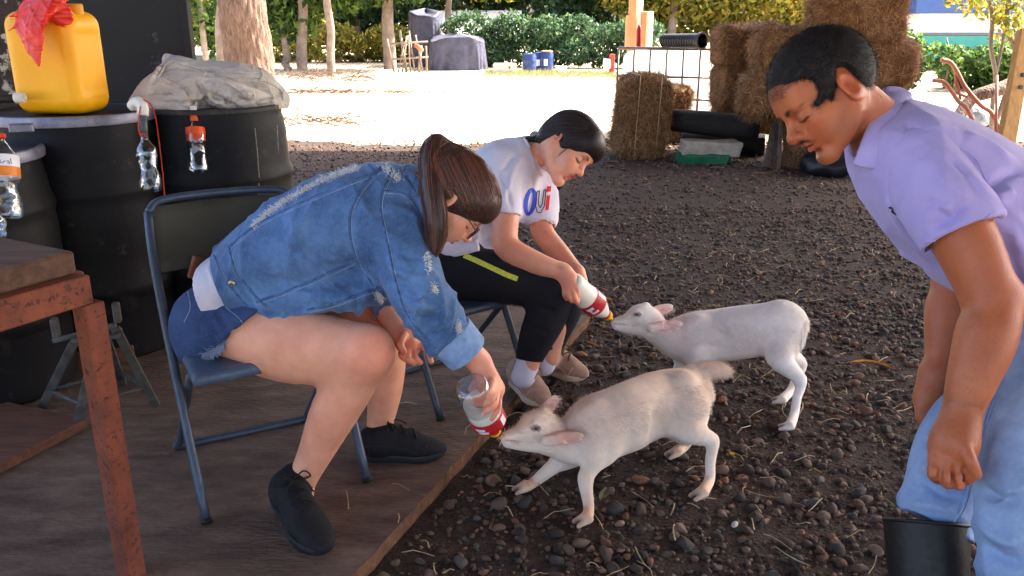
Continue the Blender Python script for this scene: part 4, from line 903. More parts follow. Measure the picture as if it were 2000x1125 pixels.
def garment(name, f, m, parent, h=.0055, strokes=(), pix_cols=None, relax_n=1, noise=None, cols=None):
    V, Q = f.mesh(h); V = relax(V, Q, relax_n)
    if noise is not None: V = V + vnormals(V, Q) * noise(V)[:, None]
    tr = bvh(V, Q)
    if strokes: V = sculpt(V, Q, tr, strokes); tr = bvh(V, Q)
    C = None if cols is None else cols(V)
    o = obj(name, V, Q, m, parent, cols=C); return o, tr, V, Q
def seam(name, tree, px, r, m, parent, lift=.0012, n=12):
    p = onsurf(tree, px, lift, n)
    if len(p) < 3: return None
    return MB().tube(p, r, 5).build(name, m, parent, smooth=True)
def fray(name, tree, px, m, parent, N=60, L=.012, spread=.006, r=.0007, seed=1, grav=.5):
    gg = np.random.default_rng(seed); px = smoothpath(np.asarray(px, float), 12) if len(px) > 2 else np.linspace(px[0], px[1], 24); ps = []
    for i in range(N):
        q = px[int(gg.integers(len(px)))] + gg.normal(size=2) * spread * 400; a, nn = hit(tree, q[0], q[1], .0005)
        if a is None: continue
        d_ = nrm(gg.normal(size=3) + nn * .6 + A(0, 0, -grav)); e = nrm(gg.normal(size=3)); l = L * gg.uniform(.5, 1.4)
        ps.append(np.array([a - nn * .001, a + d_ * l * .5 + e * l * .12 + nn * .001, a + d_ * l + A(0, 0, -.3) * l * grav]))
    if not ps: return None
    V, F_ = strands(ps, r, 3, 4); return obj(name, V, F_, m, parent)

# ---------------------------------------------------------------- woman in the denim jacket
W_SKIN = srgb(236, 174, 144)
w1 = empty('person', G(560, 900, PZ), 'woman in a frayed blue denim jacket and shorts bending forward to bottle-feed a goat', 'person')
hd1 = Head((0, 0, 0), iv(.58, .78, -.16), iv(.79, -.61, .06), .9); hd1.c = P(871, 386, 2.0) - hd1.L(-.016, -.078, -.006)
f = Field()
hd1.build(f, [P(835, 378, 2.1), P(800, 385, 2.12)], .05)
sideW = nrm(A(.22, .96, .05))
f.tor([P(450, 595, 2.24), P(540, 525, 2.2), P(650, 480, 2.17), P(750, 415, 2.14)], [.15, .145, .16, .15], [.1, .1, .11, .09], sideW, k=.03)
RH, LH = P(450, 640, 2.17), P(480, 605, 2.37)
f.chain([RH, P(560, 670, 2.09), P(650, 685, 2.03), P(712, 690, 2.0)], [.09, .097, .081, .066], k=.04, n=4)         # near thigh
f.chain([P(712, 692, 2.0), P(690, 745, 2.03), P(655, 800, 2.06), P(618, 880, 2.1), P(592, 935, 2.12), P(584, 968, 2.13)], [.059, .057, .059, .044, .036, .036], k=.03, n=4)
f.ell(P(722, 682, 1.965), (.045, .04, .05), k=.04)
f.chain([LH, P(620, 620, 2.31), P(752, 626, 2.27)], [.09, .083, .058], k=.04, n=4)
f.chain([P(752, 628, 2.27), P(758, 690, 2.3), P(752, 760, 2.34), P(742, 830, 2.39), P(738, 868, 2.41)], [.056, .05, .048, .037, .039], k=.03, n=4)
# near arm
RW = P(936, 706, 2.055)
f.chain([P(775, 440, 2.06), P(818, 575, 1.98), P(905, 675, 2.03), RW], [.055, .044, .036, .0275], k=.02, n=4)
palm = P(952, 742, 2.045)
f.chain([RW, palm, P(962, 764, 2.04)], [.026, .031, .027], k=.015, n=3); f.cap(P(948, 738, 2.07), P(970, 758, 2.06), .022, .02, k=.015)
Hf = [[P(962, 745, 2.015), P(953, 768, 1.985), P(938, 777, 1.985), P(928, 778, 2.0)],
      [P(966, 755, 2.015), P(960, 780, 1.985), P(943, 789, 1.987), P(932, 790, 2.0)],
      [P(971, 763, 2.025), P(966, 790, 1.995), P(953, 801, 1.99), P(946, 806, 2.0)],
      [P(974, 768, 2.045), P(974, 795, 2.02), P(965, 811, 2.015), P(960, 818, 2.02)]]
for q, r in zip(Hf, (.0098, .0098, .0092, .0082)): finger(f, q, r, r * .8)
finger(f, [P(948, 730, 2.03), P(932, 742, 2.09), P(921, 760, 2.12)], .011, .009)                # thumb round the back of the bottle
# far arm, hand hanging loose
LW = P(772, 632, 2.16)
f.chain([P(790, 460, 2.3), P(700, 560, 2.28), P(745, 598, 2.2), LW], [.055, .045, .036, .026], k=.02, n=4)
f.chain([LW, P(790, 660, 2.14), P(800, 676, 2.13)], [.025, .032, .029], k=.015, n=3)
for q, r in zip([[P(788, 676, 2.11), P(784, 694, 2.09), P(795, 703, 2.095)], [P(798, 682, 2.11), P(797, 701, 2.09), P(808, 709, 2.1)],
                 [P(808, 682, 2.115), P(812, 700, 2.1), P(821, 708, 2.105)], [P(815, 672, 2.125), P(834, 683, 2.115), P(842, 706, 2.11)], [P(790, 655, 2.1), P(782, 672, 2.08), P(788, 686, 2.08)]], (.0092, .0092, .009, .0085, .0105)):
    finger(f, q, r, r * .82)
hb = [(RW * .4 + palm * .6) - .075, (RW * .4 + palm * .6) + .075]; hb[0] = palm - .085; hb[1] = palm + .075
V, Q = f.mesh(.0058, [(hd1.lo, hd1.hi, .0026), (hb[0], hb[1], .003), (P(802, 680, 2.12) - .055, P(802, 680, 2.12) + .055, .003)])
C = colour(len(V), W_SKIN); C = hd1.paint(V, C, W_SKIN, srgb(190, 92, 84), srgb(48, 32, 26))
for c, r, a in ((P(735, 690, 1.94), .07, .5), (P(770, 650, 2.2), .06, .5), (palm, .07, .35), (P(958, 790, 2.), .05, .45), (P(805, 690, 2.1), .06, .7), (P(640, 830, 2.03), .1, .25)):
    C = blend(C, V, c, (r,) * 3, srgb(224, 130, 104), a)
C = C * (1 + sines(91, 8, 20, 90)(V)[:, None] * A(.10, .16, .18)); obj('body', V, Q, m_skin, w1, cols=C); BV, BQ = V, Q
mb = MB()
for q in Hf[:3]: nails(mb, np.array(q), -ray(930, 780))
mb.build('fingernails', mat('nail', srgb(236, 190, 172), .35), w1)
MB().tube([P(966, 783, 2.0) + .0112 * (math.cos(t) * nrm(A(.1, -.9, .4)) + math.sin(t) * nrm(A(.7, .3, .6))) for t in np.linspace(0, 6.28, 20)], .0011, 6, closed=True).build('ring', mat('silver', (.8, .8, .78), .2, metal=1), w1, smooth=True)
# hair: cap swept up to a tie, ponytail hanging down past the ear
m_hair = mat('brown_hair', srgb(78, 50, 40), .42, scale=90, col2=srgb(38, 25, 21), bump=.12, bscale=250, bdist=.003, spec=.5)
f = hd1.skullcap(.0125, -.003); R1 = hd1.R
f.ell(hd1.L(.048, 0, .058), A(.056, .068, .048), R1, k=.03); pn = nrm(R1[0] * .55 - R1[2] * .835); f.cut(hd1.L(.098, 0, .024), pn, k=.006)
for y in (-1, 1): f.ell(hd1.L(-.013, y * .09, -.012), A(.019, .03, .03), R1, k=.006, mode='s')
f.ell(hd1.L(-.05, 0, -.04), A(.032, .05, .032), R1, k=.03)
TIE = P(868, 296, 2.08)
f.chain([hd1.L(-.07, 0, .05), TIE], [.06, .03], k=.03)
tail = [TIE, P(853, 281, 2.06), P(842, 312, 2.03), P(845, 370, 2.0), P(852, 425, 1.99), P(852, 465, 1.99), P(846, 505, 1.99)]
f.chain(tail, [.022, .026, .029, .029, .028, .02, .007], k=.012, n=4)
V, Q = f.mesh(.004); V = relax(V, Q, 1); hair = obj('hair', V, Q, m_hair, w1); tr = bvh(V, Q)
gg = np.random.default_rng(4); ps = []
tp = smoothpath(np.array(tail), 6)
for i in range(760):                                           # ponytail strands
    o = gg.normal(size=3); t0 = gg.uniform(0, .2); off = nrm(o) * gg.uniform(.6, 1.05); m = len(tp); i0 = int(t0 * m); i1 = int(gg.uniform(.75, 1) * m)
    rr = np.interp(np.arange(m) / (m - 1), [0, .15, .35, .8, 1], [.02, .028, .031, .028, .012]); q = tp[i0:i1] + off * rr[i0:i1, None]
    if len(q) > 4: ps.append(q + gg.normal(size=(len(q), 3)) * .0012)
for i in range(1100):                                           # head strands, hairline to tie
    a = gg.uniform(-1.9, 1.9); z = gg.uniform(-.6, 1); st_ = nrm(A(math.cos(a) * .9, math.sin(a), z)); en = hd1.loc(TIE); en = nrm(en - A(-.014, 0, .036))
    q = []
    for t in np.linspace(0, .92, 9):
        v = nrm(st_ * (1 - t) + en * t); q.append(hd1.L(*(A(-.014, 0, .036) + v * (A(.098, .076, .086) + .0135))))
    q = np.array(q); h_ = hd1.loc(q); ok = ((q - hd1.L(.098, 0, .024)) @ pn < 0) & ~((np.abs(h_[:, 1]) > .055) & (np.linalg.norm((h_ - A(-.013, 0, -.012)) / A(.02, 9, .03), axis=1) < 1)); q = q[ok]
    if len(q) > 4: ps += settle([q], tr)
for i in range(16):                                            # flyaways
    a = tp[int(gg.integers(0, 20))] + gg.normal(size=3) * .02; ps.append(smoothpath([a, a + A(gg.normal() * .02, gg.normal() * .02, -.05), a + A(-abs(gg.normal()) * .03, gg.normal() * .03, -.10)], 4))
V, F_ = strands(ps, .0009); obj('hair_strands', V, F_, mat('hair_strand', (1, 1, 1), .4, attr=True, var=.1, spec=.5), hair, cols=strand_cols(len(ps), 3, srgb(42, 28, 24), srgb(146, 88, 64)))
MB().lathe([(.021, -.006), (.024, 0), (.021, .006)], TIE + A(-.008, 0, .004), nrm(TIE - hd1.c), 16, cap=False).build('hair_tie', mat('white_elastic', (.75, .72, .7), .7), hair, smooth=True)
# spectacles
m_blk = mat('black_plastic', srgb(22, 20, 22), .35, var=.1)
gl = []
for y in (-1, 1):
    c = A(.107, y * .034, -.004); q = [hd1.L(*(c + A(-.006 * abs(math.cos(t)) * 0, y * .027 * math.cos(t), .021 * math.sin(t) - .004))) for t in np.linspace(0, 2 * math.pi, 24, endpoint=False)]
    gl.append(q)
mb = MB()
for q in gl: mb.tube(q, .0016, 6, closed=True)
mb.tube([hd1.L(.107, -.009, 0), hd1.L(.113, 0, .003), hd1.L(.107, .009, 0)], .0015, 6)
gls = mb.build('glasses', m_blk, w1, smooth=True)
for y in (-1, 1): MB().tube([hd1.L(.106, y * .06, .004), hd1.L(.09, y * .074, .006), hd1.L(.0, y * .082, .012), hd1.L(-.025, y * .08, -.002)], .0015, 6).build('temple', m_blk, gls, smooth=True)
m_lens = mat('spectacle_lens', (.95, .97, 1), .02, trans=1, var=0, ior=1.15)
for q in gl:
    q = np.array(q); obj('lens', np.concatenate([q, [q.mean(0)]]), [(i, (i + 1) % 24, 24) for i in range(24)], m_lens, gls)
# denim jacket
m_denim = mat('blue_denim', srgb(100, 138, 186), .9, attr=True, scale=9, col2=srgb(50, 80, 126), bump=.5, bscale=500, bdist=.0015, wrinkle=(26, .35, .012), sheen=.15, detail=9, spots=[(130, .5, .72, srgb(120, 158, 205), .35), (5, .55, .75, srgb(112, 152, 204), .6)])
m_denim_in = mat('denim_inside', srgb(150, 178, 214), .9, scale=30, col2=srgb(112, 140, 182), bump=.4, bscale=400, bdist=.0015)
m_thread = mat('pale_thread', srgb(150, 172, 200), .9, var=.4, scale=200); m_seamd = mat('seam_denim', srgb(44, 70, 118), .9, scale=80, col2=srgb(92, 126, 172))
m_fray = mat('white_fray', srgb(236, 234, 232), .95, var=.1)
f = Field()
f.tor([P(432, 560, 2.22), P(470, 545, 2.21), P(545, 507, 2.2), P(640, 462, 2.17), P(725, 418, 2.15), P(785, 384, 2.13)],
      [.165, .178, .19, .2, .185, .12], [.09, .102, .135, .15, .128, .075], sideW, k=.03, n=5)
f.tor([P(500, 575, 2.1), P(550, 600, 2.07), P(640, 578, 2.06), P(720, 560, 2.1)], [.05, .06, .07, .07], [.04, .042, .042, .055], sideW, k=.05, n=4)   # loose front hanging on the lap
f.chain([P(768, 425, 2.09), P(792, 500, 2.03), P(822, 580, 1.985), P(872, 650, 2.02), P(905, 680, 2.03)], [.078, .082, .074, .06, .05], k=.05, n=5)
f.chain([P(790, 440, 2.29), P(740, 540, 2.27), P(762, 600, 2.19)], [.08, .065, .05], k=.05, n=4)
f.cap(P(805, 355, 2.13), P(825, 395, 2.08), .04, .042, k=.03)
hemn = nrm(iv(-.87, .49)); f.cut(P(453, 548, 2.2), hemn, k=.006)
cd = nrm(P(932, 706, 2.05) - P(880, 650, 2.02)); f.cut(P(908, 684, 2.035), cd, P(908, 684, 2.03) - .09, P(908, 684, 2.03) + .09, k=.005)
f.cap(P(895, 668, 2.03), P(960, 740, 2.07), .043, .046, k=.003, mode='s')
f.cap(P(755, 590, 2.19), P(790, 650, 2.14), .038, .04, k=.003, mode='s')
f.cap(P(800, 384, 2.12), P(880, 372, 2.08), .05, .06, k=.01, mode='s')
wr = ridged(3, 4, 12, 26, .05)
strk = [([(560, 480), (640, 520), (720, 540)], .016, -.006), ([(520, 540), (600, 560), (700, 545)], .018, -.007), ([(560, 560), (650, 590)], .014, .006), ([(600, 455), (660, 490), (715, 510)], .014, .005),
        ([(745, 330), (700, 390), (683, 450), (700, 520)], .010, -.005), ([(705, 500), (760, 540), (800, 560)], .014, -.008), ([(740, 470), (790, 500), (830, 500)], .012, -.006), ([(755, 520), (800, 540), (840, 545)], .012, .006),
        ([(760, 560), (810, 580), (850, 590)], .011, -.007), ([(790, 610), (830, 620), (870, 620)], .010, -.006), ([(800, 590), (850, 605)], .01, .006), ([(830, 655), (870, 650)], .008, -.004), ([(735, 400), (790, 410), (825, 440)], .014, .005),
        ([(440, 520), (500, 570)], .01, -.004), ([(480, 450), (540, 470), (600, 470)], .02, .004), ([(500, 600), (560, 610), (620, 590)], .012, -.008), ([(640, 590), (700, 585), (730, 570)], .012, .007)]
jk, jt, JV, JQ = garment('jacket', f, m_denim, w1, .005, strk, noise=lambda p: np.maximum(wr(p) * .04, -.006))
C = np.ones((len(JV), 3)); sm_ = JV
JS = ([(447, 482), (500, 440), (590, 395), (680, 357), (745, 332)], [(745, 325), (700, 375), (682, 430), (694, 500), (730, 560)], [(765, 330), (742, 395), (758, 480), (776, 560), (800, 620), (850, 680)],
           [(720, 322), (735, 345), (747, 366)], [(418, 500), (440, 545), (470, 583), (492, 606)], [(446, 483), (462, 530), (495, 575), (520, 598)], [(500, 590), (580, 560), (690, 510)], [(600, 605), (660, 590), (740, 560)], [(745, 372), (790, 380), (822, 420)])
wn = sines(77, 6, 40, 120)
for px in JS:                                                  # denim worn pale along its seams
    pl = onsurf(jt, px, 0, 8)
    if len(pl) < 3: continue
    I = np.where(((JV > pl.min(0) - .04) & (JV < pl.max(0) + .04)).all(1))[0]; dd = np.min(np.linalg.norm(JV[I][:, None] - pl[None, ::2], axis=2), 1); C[I] = np.maximum(C[I], 1 + (.55 * np.exp(-((dd - .006) / .009) ** 2) * (.6 + .8 * wn(JV[I])))[:, None] * A(1.1, 1, .85))
at_ = jk.data.color_attributes.new('Col', 'FLOAT_COLOR', 'POINT'); at_.data.foreach_set('color', np.concatenate([C * (.92 + .2 * sines(78, 6, 6, 14)(JV))[:, None], np.ones((len(C), 1))], 1).astype(np.float32).ravel())
for px in JS:
    seam('seam', jt, px, .0030, m_seamd, jk, .0004); seam('stitching', jt, [(x + 5, y + 5) for x, y in px], .0009, m_thread, jk, .0012, 16)
MB().lathe([(.0, .004), (.007, .004), (.0085, .0015), (.0085, -.003)], hit(jt, 453, 553, .002)[0], hit(jt, 453, 553)[1], 16).build('button', mat('brass', srgb(196, 186, 158), .35, metal=.8), jk, smooth=True)
for i, (px, N, sp_) in enumerate([([(494, 442), (535, 408), (585, 376), (645, 346), (695, 328)], 1300, .009), ([(752, 325), (765, 340), (780, 345)], 240, .016), ([(832, 495), (838, 530)], 90, .008), ([(845, 555), (850, 570)], 70, .008), ([(735, 570), (745, 585)], 80, .008), ([(893, 632), (896, 648)], 110, .008)]):
    fray('frayed_patch', jt, px, m_fray, jk, int(N * 1.6), .009, sp_ * .8, .0006, i)
# collar and rolled cuffs
f = Field(); f.chain([P(797, 345, 2.08), P(815, 370, 2.055), P(832, 415, 2.03)], [.016, .02, .014], k=.01, n=4); f.chain([P(797, 345, 2.09), P(815, 340, 2.15), P(835, 360, 2.2)], [.016, .018, .014], k=.01, n=4)
V, Q = f.mesh(.005); obj('collar', V, Q, m_denim, jk, cols=np.ones((len(V), 3)))
f = Field(); f.chain([P(872, 646, 2.025), P(912, 690, 2.04)], [.062, .056], k=.01); f.cut(P(877, 652, 2.03), -cd); f.cut(P(914, 691, 2.04), cd); f.cap(P(860, 632, 2.02), P(935, 712, 2.06), .05, .047, k=.002, mode='s')
V, Q = f.mesh(.004); V = V + vnormals(V, Q) * (sines(9, 5, 30, 80)(V) * .002)[:, None]; obj('cuff', V, Q, m_denim_in, jk)
cd2 = nrm(P(775, 625, 2.16) - P(755, 590, 2.19)); f = Field(); f.cap(P(753, 588, 2.19), P(764, 606, 2.175), .046, .045); f.cut(P(753, 588, 2.19), -cd2); f.cut(P(764, 606, 2.175), cd2); f.cap(P(745, 575, 2.2), P(775, 625, 2.16), .036, .037, k=.002, mode='s')
V, Q = f.mesh(.004); obj('cuff', V, Q, m_denim_in, jk)
# white vest showing below the jacket
m_white = mat('white_cotton', srgb(226, 224, 236), .9, scale=10, col2=srgb(200, 198, 216), bump=.2, bscale=300, bdist=.001)
f = Field(); f.tor([P(404, 590, 2.22), P(440, 565, 2.22), P(480, 545, 2.21)], [.15, .162, .168], [.088, .09, .092], sideW, k=.03); f.cut(P(408, 560, 2.2), nrm(iv(-.93, .36)), k=.004)
garment('vest', f, m_white, w1, .005, [([(405, 520), (430, 580)], .006, .004), ([(420, 540), (455, 600)], .006, -.004)], noise=lambda p: sines(5, 5, 30, 60)(p) * .003)
# cut-off shorts
m_short = mat('dark_denim', srgb(62, 86, 132), .9, scale=8, col2=srgb(40, 58, 98), bump=.5, bscale=500, bdist=.0015, detail=9, spots=[(140, .5, .72, srgb(92, 124, 176), .3)])
f = Field()
f.tor([P(432, 640, 2.24), P(425, 605, 2.24), P(440, 565, 2.24)], [.165, .172, .155], [.085, .088, .085], sideW, k=.03); f.ell(P(430, 645, 2.2), (.098, .13, .085), k=.04)
f.chain([P(450, 640, 2.17), P(530, 664, 2.11)], [.110, .111], k=.04); f.chain([P(470, 605, 2.35), P(560, 610, 2.32)], [.11, .1], k=.04)
f.cut(P(462, 658, 2.1), iv(.66, .75, .05), P(470, 655, 2.13) - A(.3, .3, .3), P(470, 655, 2.13) + A(.3, .3, .3), k=.004)
f.cut(P(402, 558, 2.2), nrm(P(395, 530, 2.2) - P(420, 600, 2.2) + A(-.03, 0, 0)), k=.005)
so_, stt, SV, SQ = garment('shorts', f, m_short, w1, .005, [([(420, 600), (440, 640), (480, 660)], .012, -.005), ([(390, 620), (420, 660)], .014, .004)], noise=lambda p: sines(6, 5, 15, 40)(p) * .0025)
fray('frayed_hem', stt, [(484, 628), (468, 646), (446, 664), (418, 682), (398, 694)], mat('hem_fray', srgb(170, 184, 214), .95), so_, 700, .015, .004, .0007, 5, .9)
for px in ([(365, 560), (372, 600), (360, 630)], [(376, 545), (384, 545)], [(440, 600), (470, 625), (482, 650)]): seam('stitching', stt, px, .001, m_thread, so_)
MB().box(P(384, 522, 2.2), (.06, .06, .008), frame(P(386, 505, 2.17) - P(372, 560, 2.17), A(-1, .2, 0)), .005).build('phone', mat('phone_case', srgb(140, 90, 70), .35), w1)
# black high-top trainers
m_shoe = mat('black_knit', srgb(30, 28, 32), .8, scale=60, col2=srgb(16, 15, 18), bump=.5, bscale=250, bdist=.002); m_sole = mat('black_rubber', srgb(34, 32, 34), .6, var=.15)
def shoe(parent, heel, toe, m_up, m_so, m_lace, high=.10, sc=1.0, lace_loop=True, tilt=A(0, 0, 1), ankle=None):
    X = toe - heel; L = np.linalg.norm(X); R = frame(X, tilt); l = lambda x, y, z: heel + (A(x * L, y, z) @ R)
    f = Field(); w = .042 * sc
    f.tor([l(.1, 0, .045), l(.35, 0, .042), l(.62, 0, .036), l(.85, .002, .027), l(.955, .004, .022)], [w * .82, w * .86, w * 1.02, w * .92, w * .6], [.042, .042, .034, .025, .018], R[1], k=.012, n=4)
    an = ankle if ankle is not None else l(.2, 0, high + .06)
    ad = nrm(an - l(.22, 0, .045)); f.chain([l(.22, 0, .045), an + ad * .03], [.043 * sc, .0415 * sc], k=.02); f.chain([l(.3, 0, .07), l(.62, 0, .05)], [.032 * sc, .024 * sc], k=.02)
    f.cut(an + ad * .012, nrm(ad - R[0] * .25), k=.006); f.cap(an - ad * .025, an + ad * .06, .034 * sc, .037 * sc, k=.004, mode='s'); f.cut(l(.5, 0, .012), -R[2], k=.003)
    V, Q = f.mesh(.0042); V = relax(V, Q, 1); up = obj('shoe', V, Q, m_up, parent); tr = bvh(V, Q)
    out = [(0.0, 0), (.03, .55), (.12, .8), (.3, .84), (.5, .92), (.68, 1.1), (.82, 1.0), (.93, .72), (.99, .3), (1.005, 0)]
    pl_ = [(x, y * w) for x, y in out] + [(x, -y * w * .98) for x, y in out[-2:0:-1]]
    V = []; n = len(pl_)
    for z, gx in ((0, .97), (.004, 1.01), (.018, 1.02), (.022, .98)): V += [l((x - .5) * gx + .5, y * gx, z + .010 * max(0, x - .8) * 5 * .5) for x, y in pl_]
    Fs = [tuple(range(n))[::-1], tuple(range(3 * n, 4 * n))] + [(k * n + i, k * n + (i + 1) % n, (k + 1) * n + (i + 1) % n, (k + 1) * n + i) for k in range(3) for i in range(n)]
    autosmooth(obj('sole', V, Fs, m_so, up), 40)
    mb = MB()
    for i in range(5):
        x = .36 + .07 * i; a = []
        for y in np.linspace(-1, 1, 7):
            r = tr.ray_cast(Vector(l(x + .035 * y * (1 if i % 2 else -1), y * .024 * sc, .2)), Vector(-R[2]))
            if r[0] is not None: a.append(np.array(r[0]) + R[2] * .002)
        if len(a) > 3: mb.tube(a, .0024, 5)
    if lace_loop:
        c = l(.34, 0, .105)
        for sgn in (-1, 1): mb.tube(smoothpath([c, c + R[1] * sgn * .028 + R[2] * .016, c + R[1] * sgn * .045 - R[2] * .004, c + R[1] * sgn * .02 - R[2] * .006, c], 5), .002, 5); mb.tube(smoothpath([c, c + R[1] * sgn * .02 + R[0] * .02, c + R[1] * sgn * .035 + R[0] * .045 - R[2] * .02], 5), .0018, 5)
    if mb.n: mb.build('laces', m_lace, up, smooth=True)
    for pl2 in ([(.02, .05), (.2, .058), (.42, .05), (.6, .04), (.72, .024)], [(.74, .022), (.78, .038), (.8, .05)], [(.1, .03), (.12, .07), (.1, .1)], [(.32, .03), (.36, .06), (.42, .075)]):
        for sgn in (-1, 1):
            a = []
            for x, z in smoothpath(np.array([(x, z, 0) for x, z in pl2]), 5)[:, :2]:
                r = tr.ray_cast(Vector(l(x, sgn * .12, z)), Vector(-R[1] * sgn))
                if r[0] is not None and np.linalg.norm(np.array(r[0]) - l(x, 0, z)) < .07: a.append(np.array(r[0]))
            if len(a) > 4: MB().tube(a, .0016, 5).build('panel_seam', m_so, up, smooth=True)
    return up
hl, to = G(551, 982, PZ), G(634, 1088, PZ)
shoe(w1, hl + A(0, 0, .015), to, m_shoe, m_sole, m_shoe, .125, 1.08, ankle=P(586, 930, 2.13))
hl, to = G(708, 893, PZ), G(868, 893, PZ)
shoe(w1, hl, to + A(0, .01, 0), m_shoe, m_sole, m_shoe, .125, 1.05, ankle=P(740, 850, 2.4))
# ---------------------------------------------------------------- girl in the white T-shirt
G_SKIN = srgb(232, 168, 138)
g2 = empty('person', G(1010, 750, PZ), 'girl in a white printed T-shirt and black leggings bottle-feeding the white goat', 'person')
hd2 = head_at_eye(1133, 314, 2.66, iv(.62, .70, .36), iv(.76, -.65, .06), -1, .92)
f = Field()
hd2.build(f, [P(1070, 287, 2.76), P(1035, 305, 2.79)], .045, nose=.88, jaw=.95, chin=.9, full=1.05, ear=.64)
sideG = nrm(A(.5, .86, 0))
f.tor([P(885, 525, 2.78), P(925, 440, 2.78), P(985, 360, 2.79), P(1030, 312, 2.79)], [.12, .11, .12, .09], [.08, .075, .08, .05], sideG, k=.03)
RS, LS = P(980, 335, 2.68), P(1062, 322, 2.88)
RW2, LW2 = P(1098, 531, 2.58), P(1126, 533, 2.66)
f.chain([RS, P(988, 420, 2.62), P(989, 480, 2.6), P(1045, 513, 2.58), RW2], [.036, .040, .041, .036, .0265], k=.02, n=4)
f.chain([LS, P(1058, 400, 2.86), P(1058, 450, 2.84), P(1092, 495, 2.75), LW2], [.036, .04, .039, .035, .026], k=.02, n=4)
f.chain([RW2, P(1110, 547, 2.575), P(1114, 560, 2.57)], [.026, .032, .029], k=.015, n=3)
Gf = [[P(1104, 562, 2.56), P(1103, 575, 2.55), P(1108, 583, 2.56)], [P(1110, 566, 2.55), P(1112, 580, 2.54), P(1117, 588, 2.55)], [P(1117, 566, 2.55), P(1122, 580, 2.54), P(1126, 590, 2.55)], [P(1122, 555, 2.555), P(1128, 570, 2.55), P(1128, 588, 2.555)]]
for q, r in zip(Gf, (.0085, .009, .0092, .0092)): finger(f, q, r, r * .8)
f.chain([LW2, P(1130, 545, 2.64), P(1134, 552, 2.63)], [.025, .027, .023], k=.012, n=3)
for q in ([P(1137, 550, 2.63), P(1140, 566, 2.62), P(1135, 578, 2.61)], [P(1133, 553, 2.64), P(1133, 572, 2.65), P(1128, 582, 2.66)], [P(1128, 548, 2.61), P(1134, 560, 2.595), P(1133, 572, 2.59)]): finger(f, q, .009, .0075)
f.chain([P(905, 535, 2.75), P(1085, 575, 2.62)], [.07, .05], k=.03); f.chain([P(1085, 575, 2.62), P(1032, 715, 2.68)], [.045, .031], k=.02)
f.chain([P(920, 520, 2.9), P(1120, 550, 2.85)], [.07, .05], k=.03); f.chain([P(1120, 550, 2.85), P(1072, 700, 2.84)], [.045, .031], k=.02)
V, Q = f.mesh(.006, [(hd2.lo, hd2.hi, .0028), (P(1118, 565, 2.6) - .075, P(1118, 565, 2.6) + .075, .0032)])
C = colour(len(V), G_SKIN); C = hd2.paint(V, C, G_SKIN, srgb(196, 84, 82), srgb(62, 44, 38))
for c, r, a in ((P(1000, 480, 2.56), .06, .4), (P(1118, 570, 2.55), .06, .5), (P(1058, 450, 2.8), .05, .35)): C = blend(C, V, c, (r,) * 3, srgb(222, 128, 102), a)
C = C * (1 + sines(92, 8, 20, 90)(V)[:, None] * A(.10, .16, .18)); obj('body', V, Q, m_skin, g2, cols=C); BV, BQ = V, Q
# dark hair tied back, tail falling in front of the far shoulder
m_hair2 = mat('black_hair', srgb(44, 34, 32), .42, scale=80, col2=srgb(24, 18, 18), bump=.1, bscale=260, bdist=.003, spec=.3)
f = hd2.skullcap(.0115, -.003); R2 = hd2.R; f.ell(hd2.L(.052, 0, .06), A(.056, .068, .05), R2, k=.03); pn2 = nrm(R2[0] * .6 - R2[2] * .8); f.cut(hd2.L(.1, 0, .034), pn2, k=.006)
for y in (-1, 1): f.ell(hd2.L(-.012, y * .092, -.014), A(.018, .034, .026), R2, k=.006, mode='s')
f.ell(hd2.L(-.07, 0, -.02), A(.034, .05, .036), R2, k=.04); TIE2 = hd2.L(-.10, .01, -.05)
f.chain([hd2.L(-.07, 0, -.02), TIE2], [.03, .016], k=.02)
tail2 = [TIE2, P(1045, 268, 2.83), P(1062, 300, 2.88), P(1080, 335, 2.88), P(1086, 356, 2.86), P(1082, 372, 2.86)]
f.chain(tail2, [.02, .02, .026, .03, .026, .008], k=.02, n=4)
f.chain([TIE2, P(1074, 270, 2.75), P(1045, 272, 2.74), P(1016, 272, 2.74)], [.018, .011, .009, .006], k=.012, n=4)
V, Q = f.mesh(.004); V = relax(V, Q, 1); hair2 = obj('hair', V, Q, m_hair2, g2); trh = bvh(V, Q)
gg = np.random.default_rng(14); ps = []; en0 = nrm(hd2.loc(TIE2) - A(-.014, 0, .036))
for i in range(1000):
    a = gg.uniform(-2, 2); st_ = nrm(A(math.cos(a), math.sin(a), gg.uniform(-.5, 1.1))); q = []
    for t in np.linspace(0, .9, 10):
        v = nrm(st_ * (1 - t) + en0 * t); q.append(hd2.L(*(A(-.014, 0, .036) + v * (A(.098, .076, .086) + .0126))))
    q = np.array(q); h_ = hd2.loc(q); ok = ((q - hd2.L(.1, 0, .034)) @ pn2 < 0) & ~((np.abs(h_[:, 1]) > .05) & (np.linalg.norm((h_ - A(-.012, 0, -.018)) / A(.021, 9, .029), axis=1) < 1)); q = q[ok]
    if len(q) > 4: ps += settle([q], trh)
tp = smoothpath(np.array(tail2), 5)
for i in range(160):
    off = nrm(gg.normal(size=3)); rr = np.interp(np.linspace(0, 1, len(tp)), [0, .3, .7, .9, 1], [.018, .022, .031, .028, .012]); ps.append(tp + off * rr[:, None] * gg.uniform(.7, 1.05))
for k in range(2):                                             # loose wisps in front of the ear
    a = hd2.L(.03 + .006 * k, -.072, .03 - .004 * k); ps.append(smoothpath([a, hd2.L(.036 + .004 * k, -.073, -.005), hd2.L(.032 + .003 * k, -.068, -.05 - .006 * k)], 5))
V, F_ = strands(ps, .001); obj('hair_strands', V, F_, MATS['hair_strand'], hair2, cols=strand_cols(len(ps), 4, srgb(26, 20, 20), srgb(70, 54, 48)))
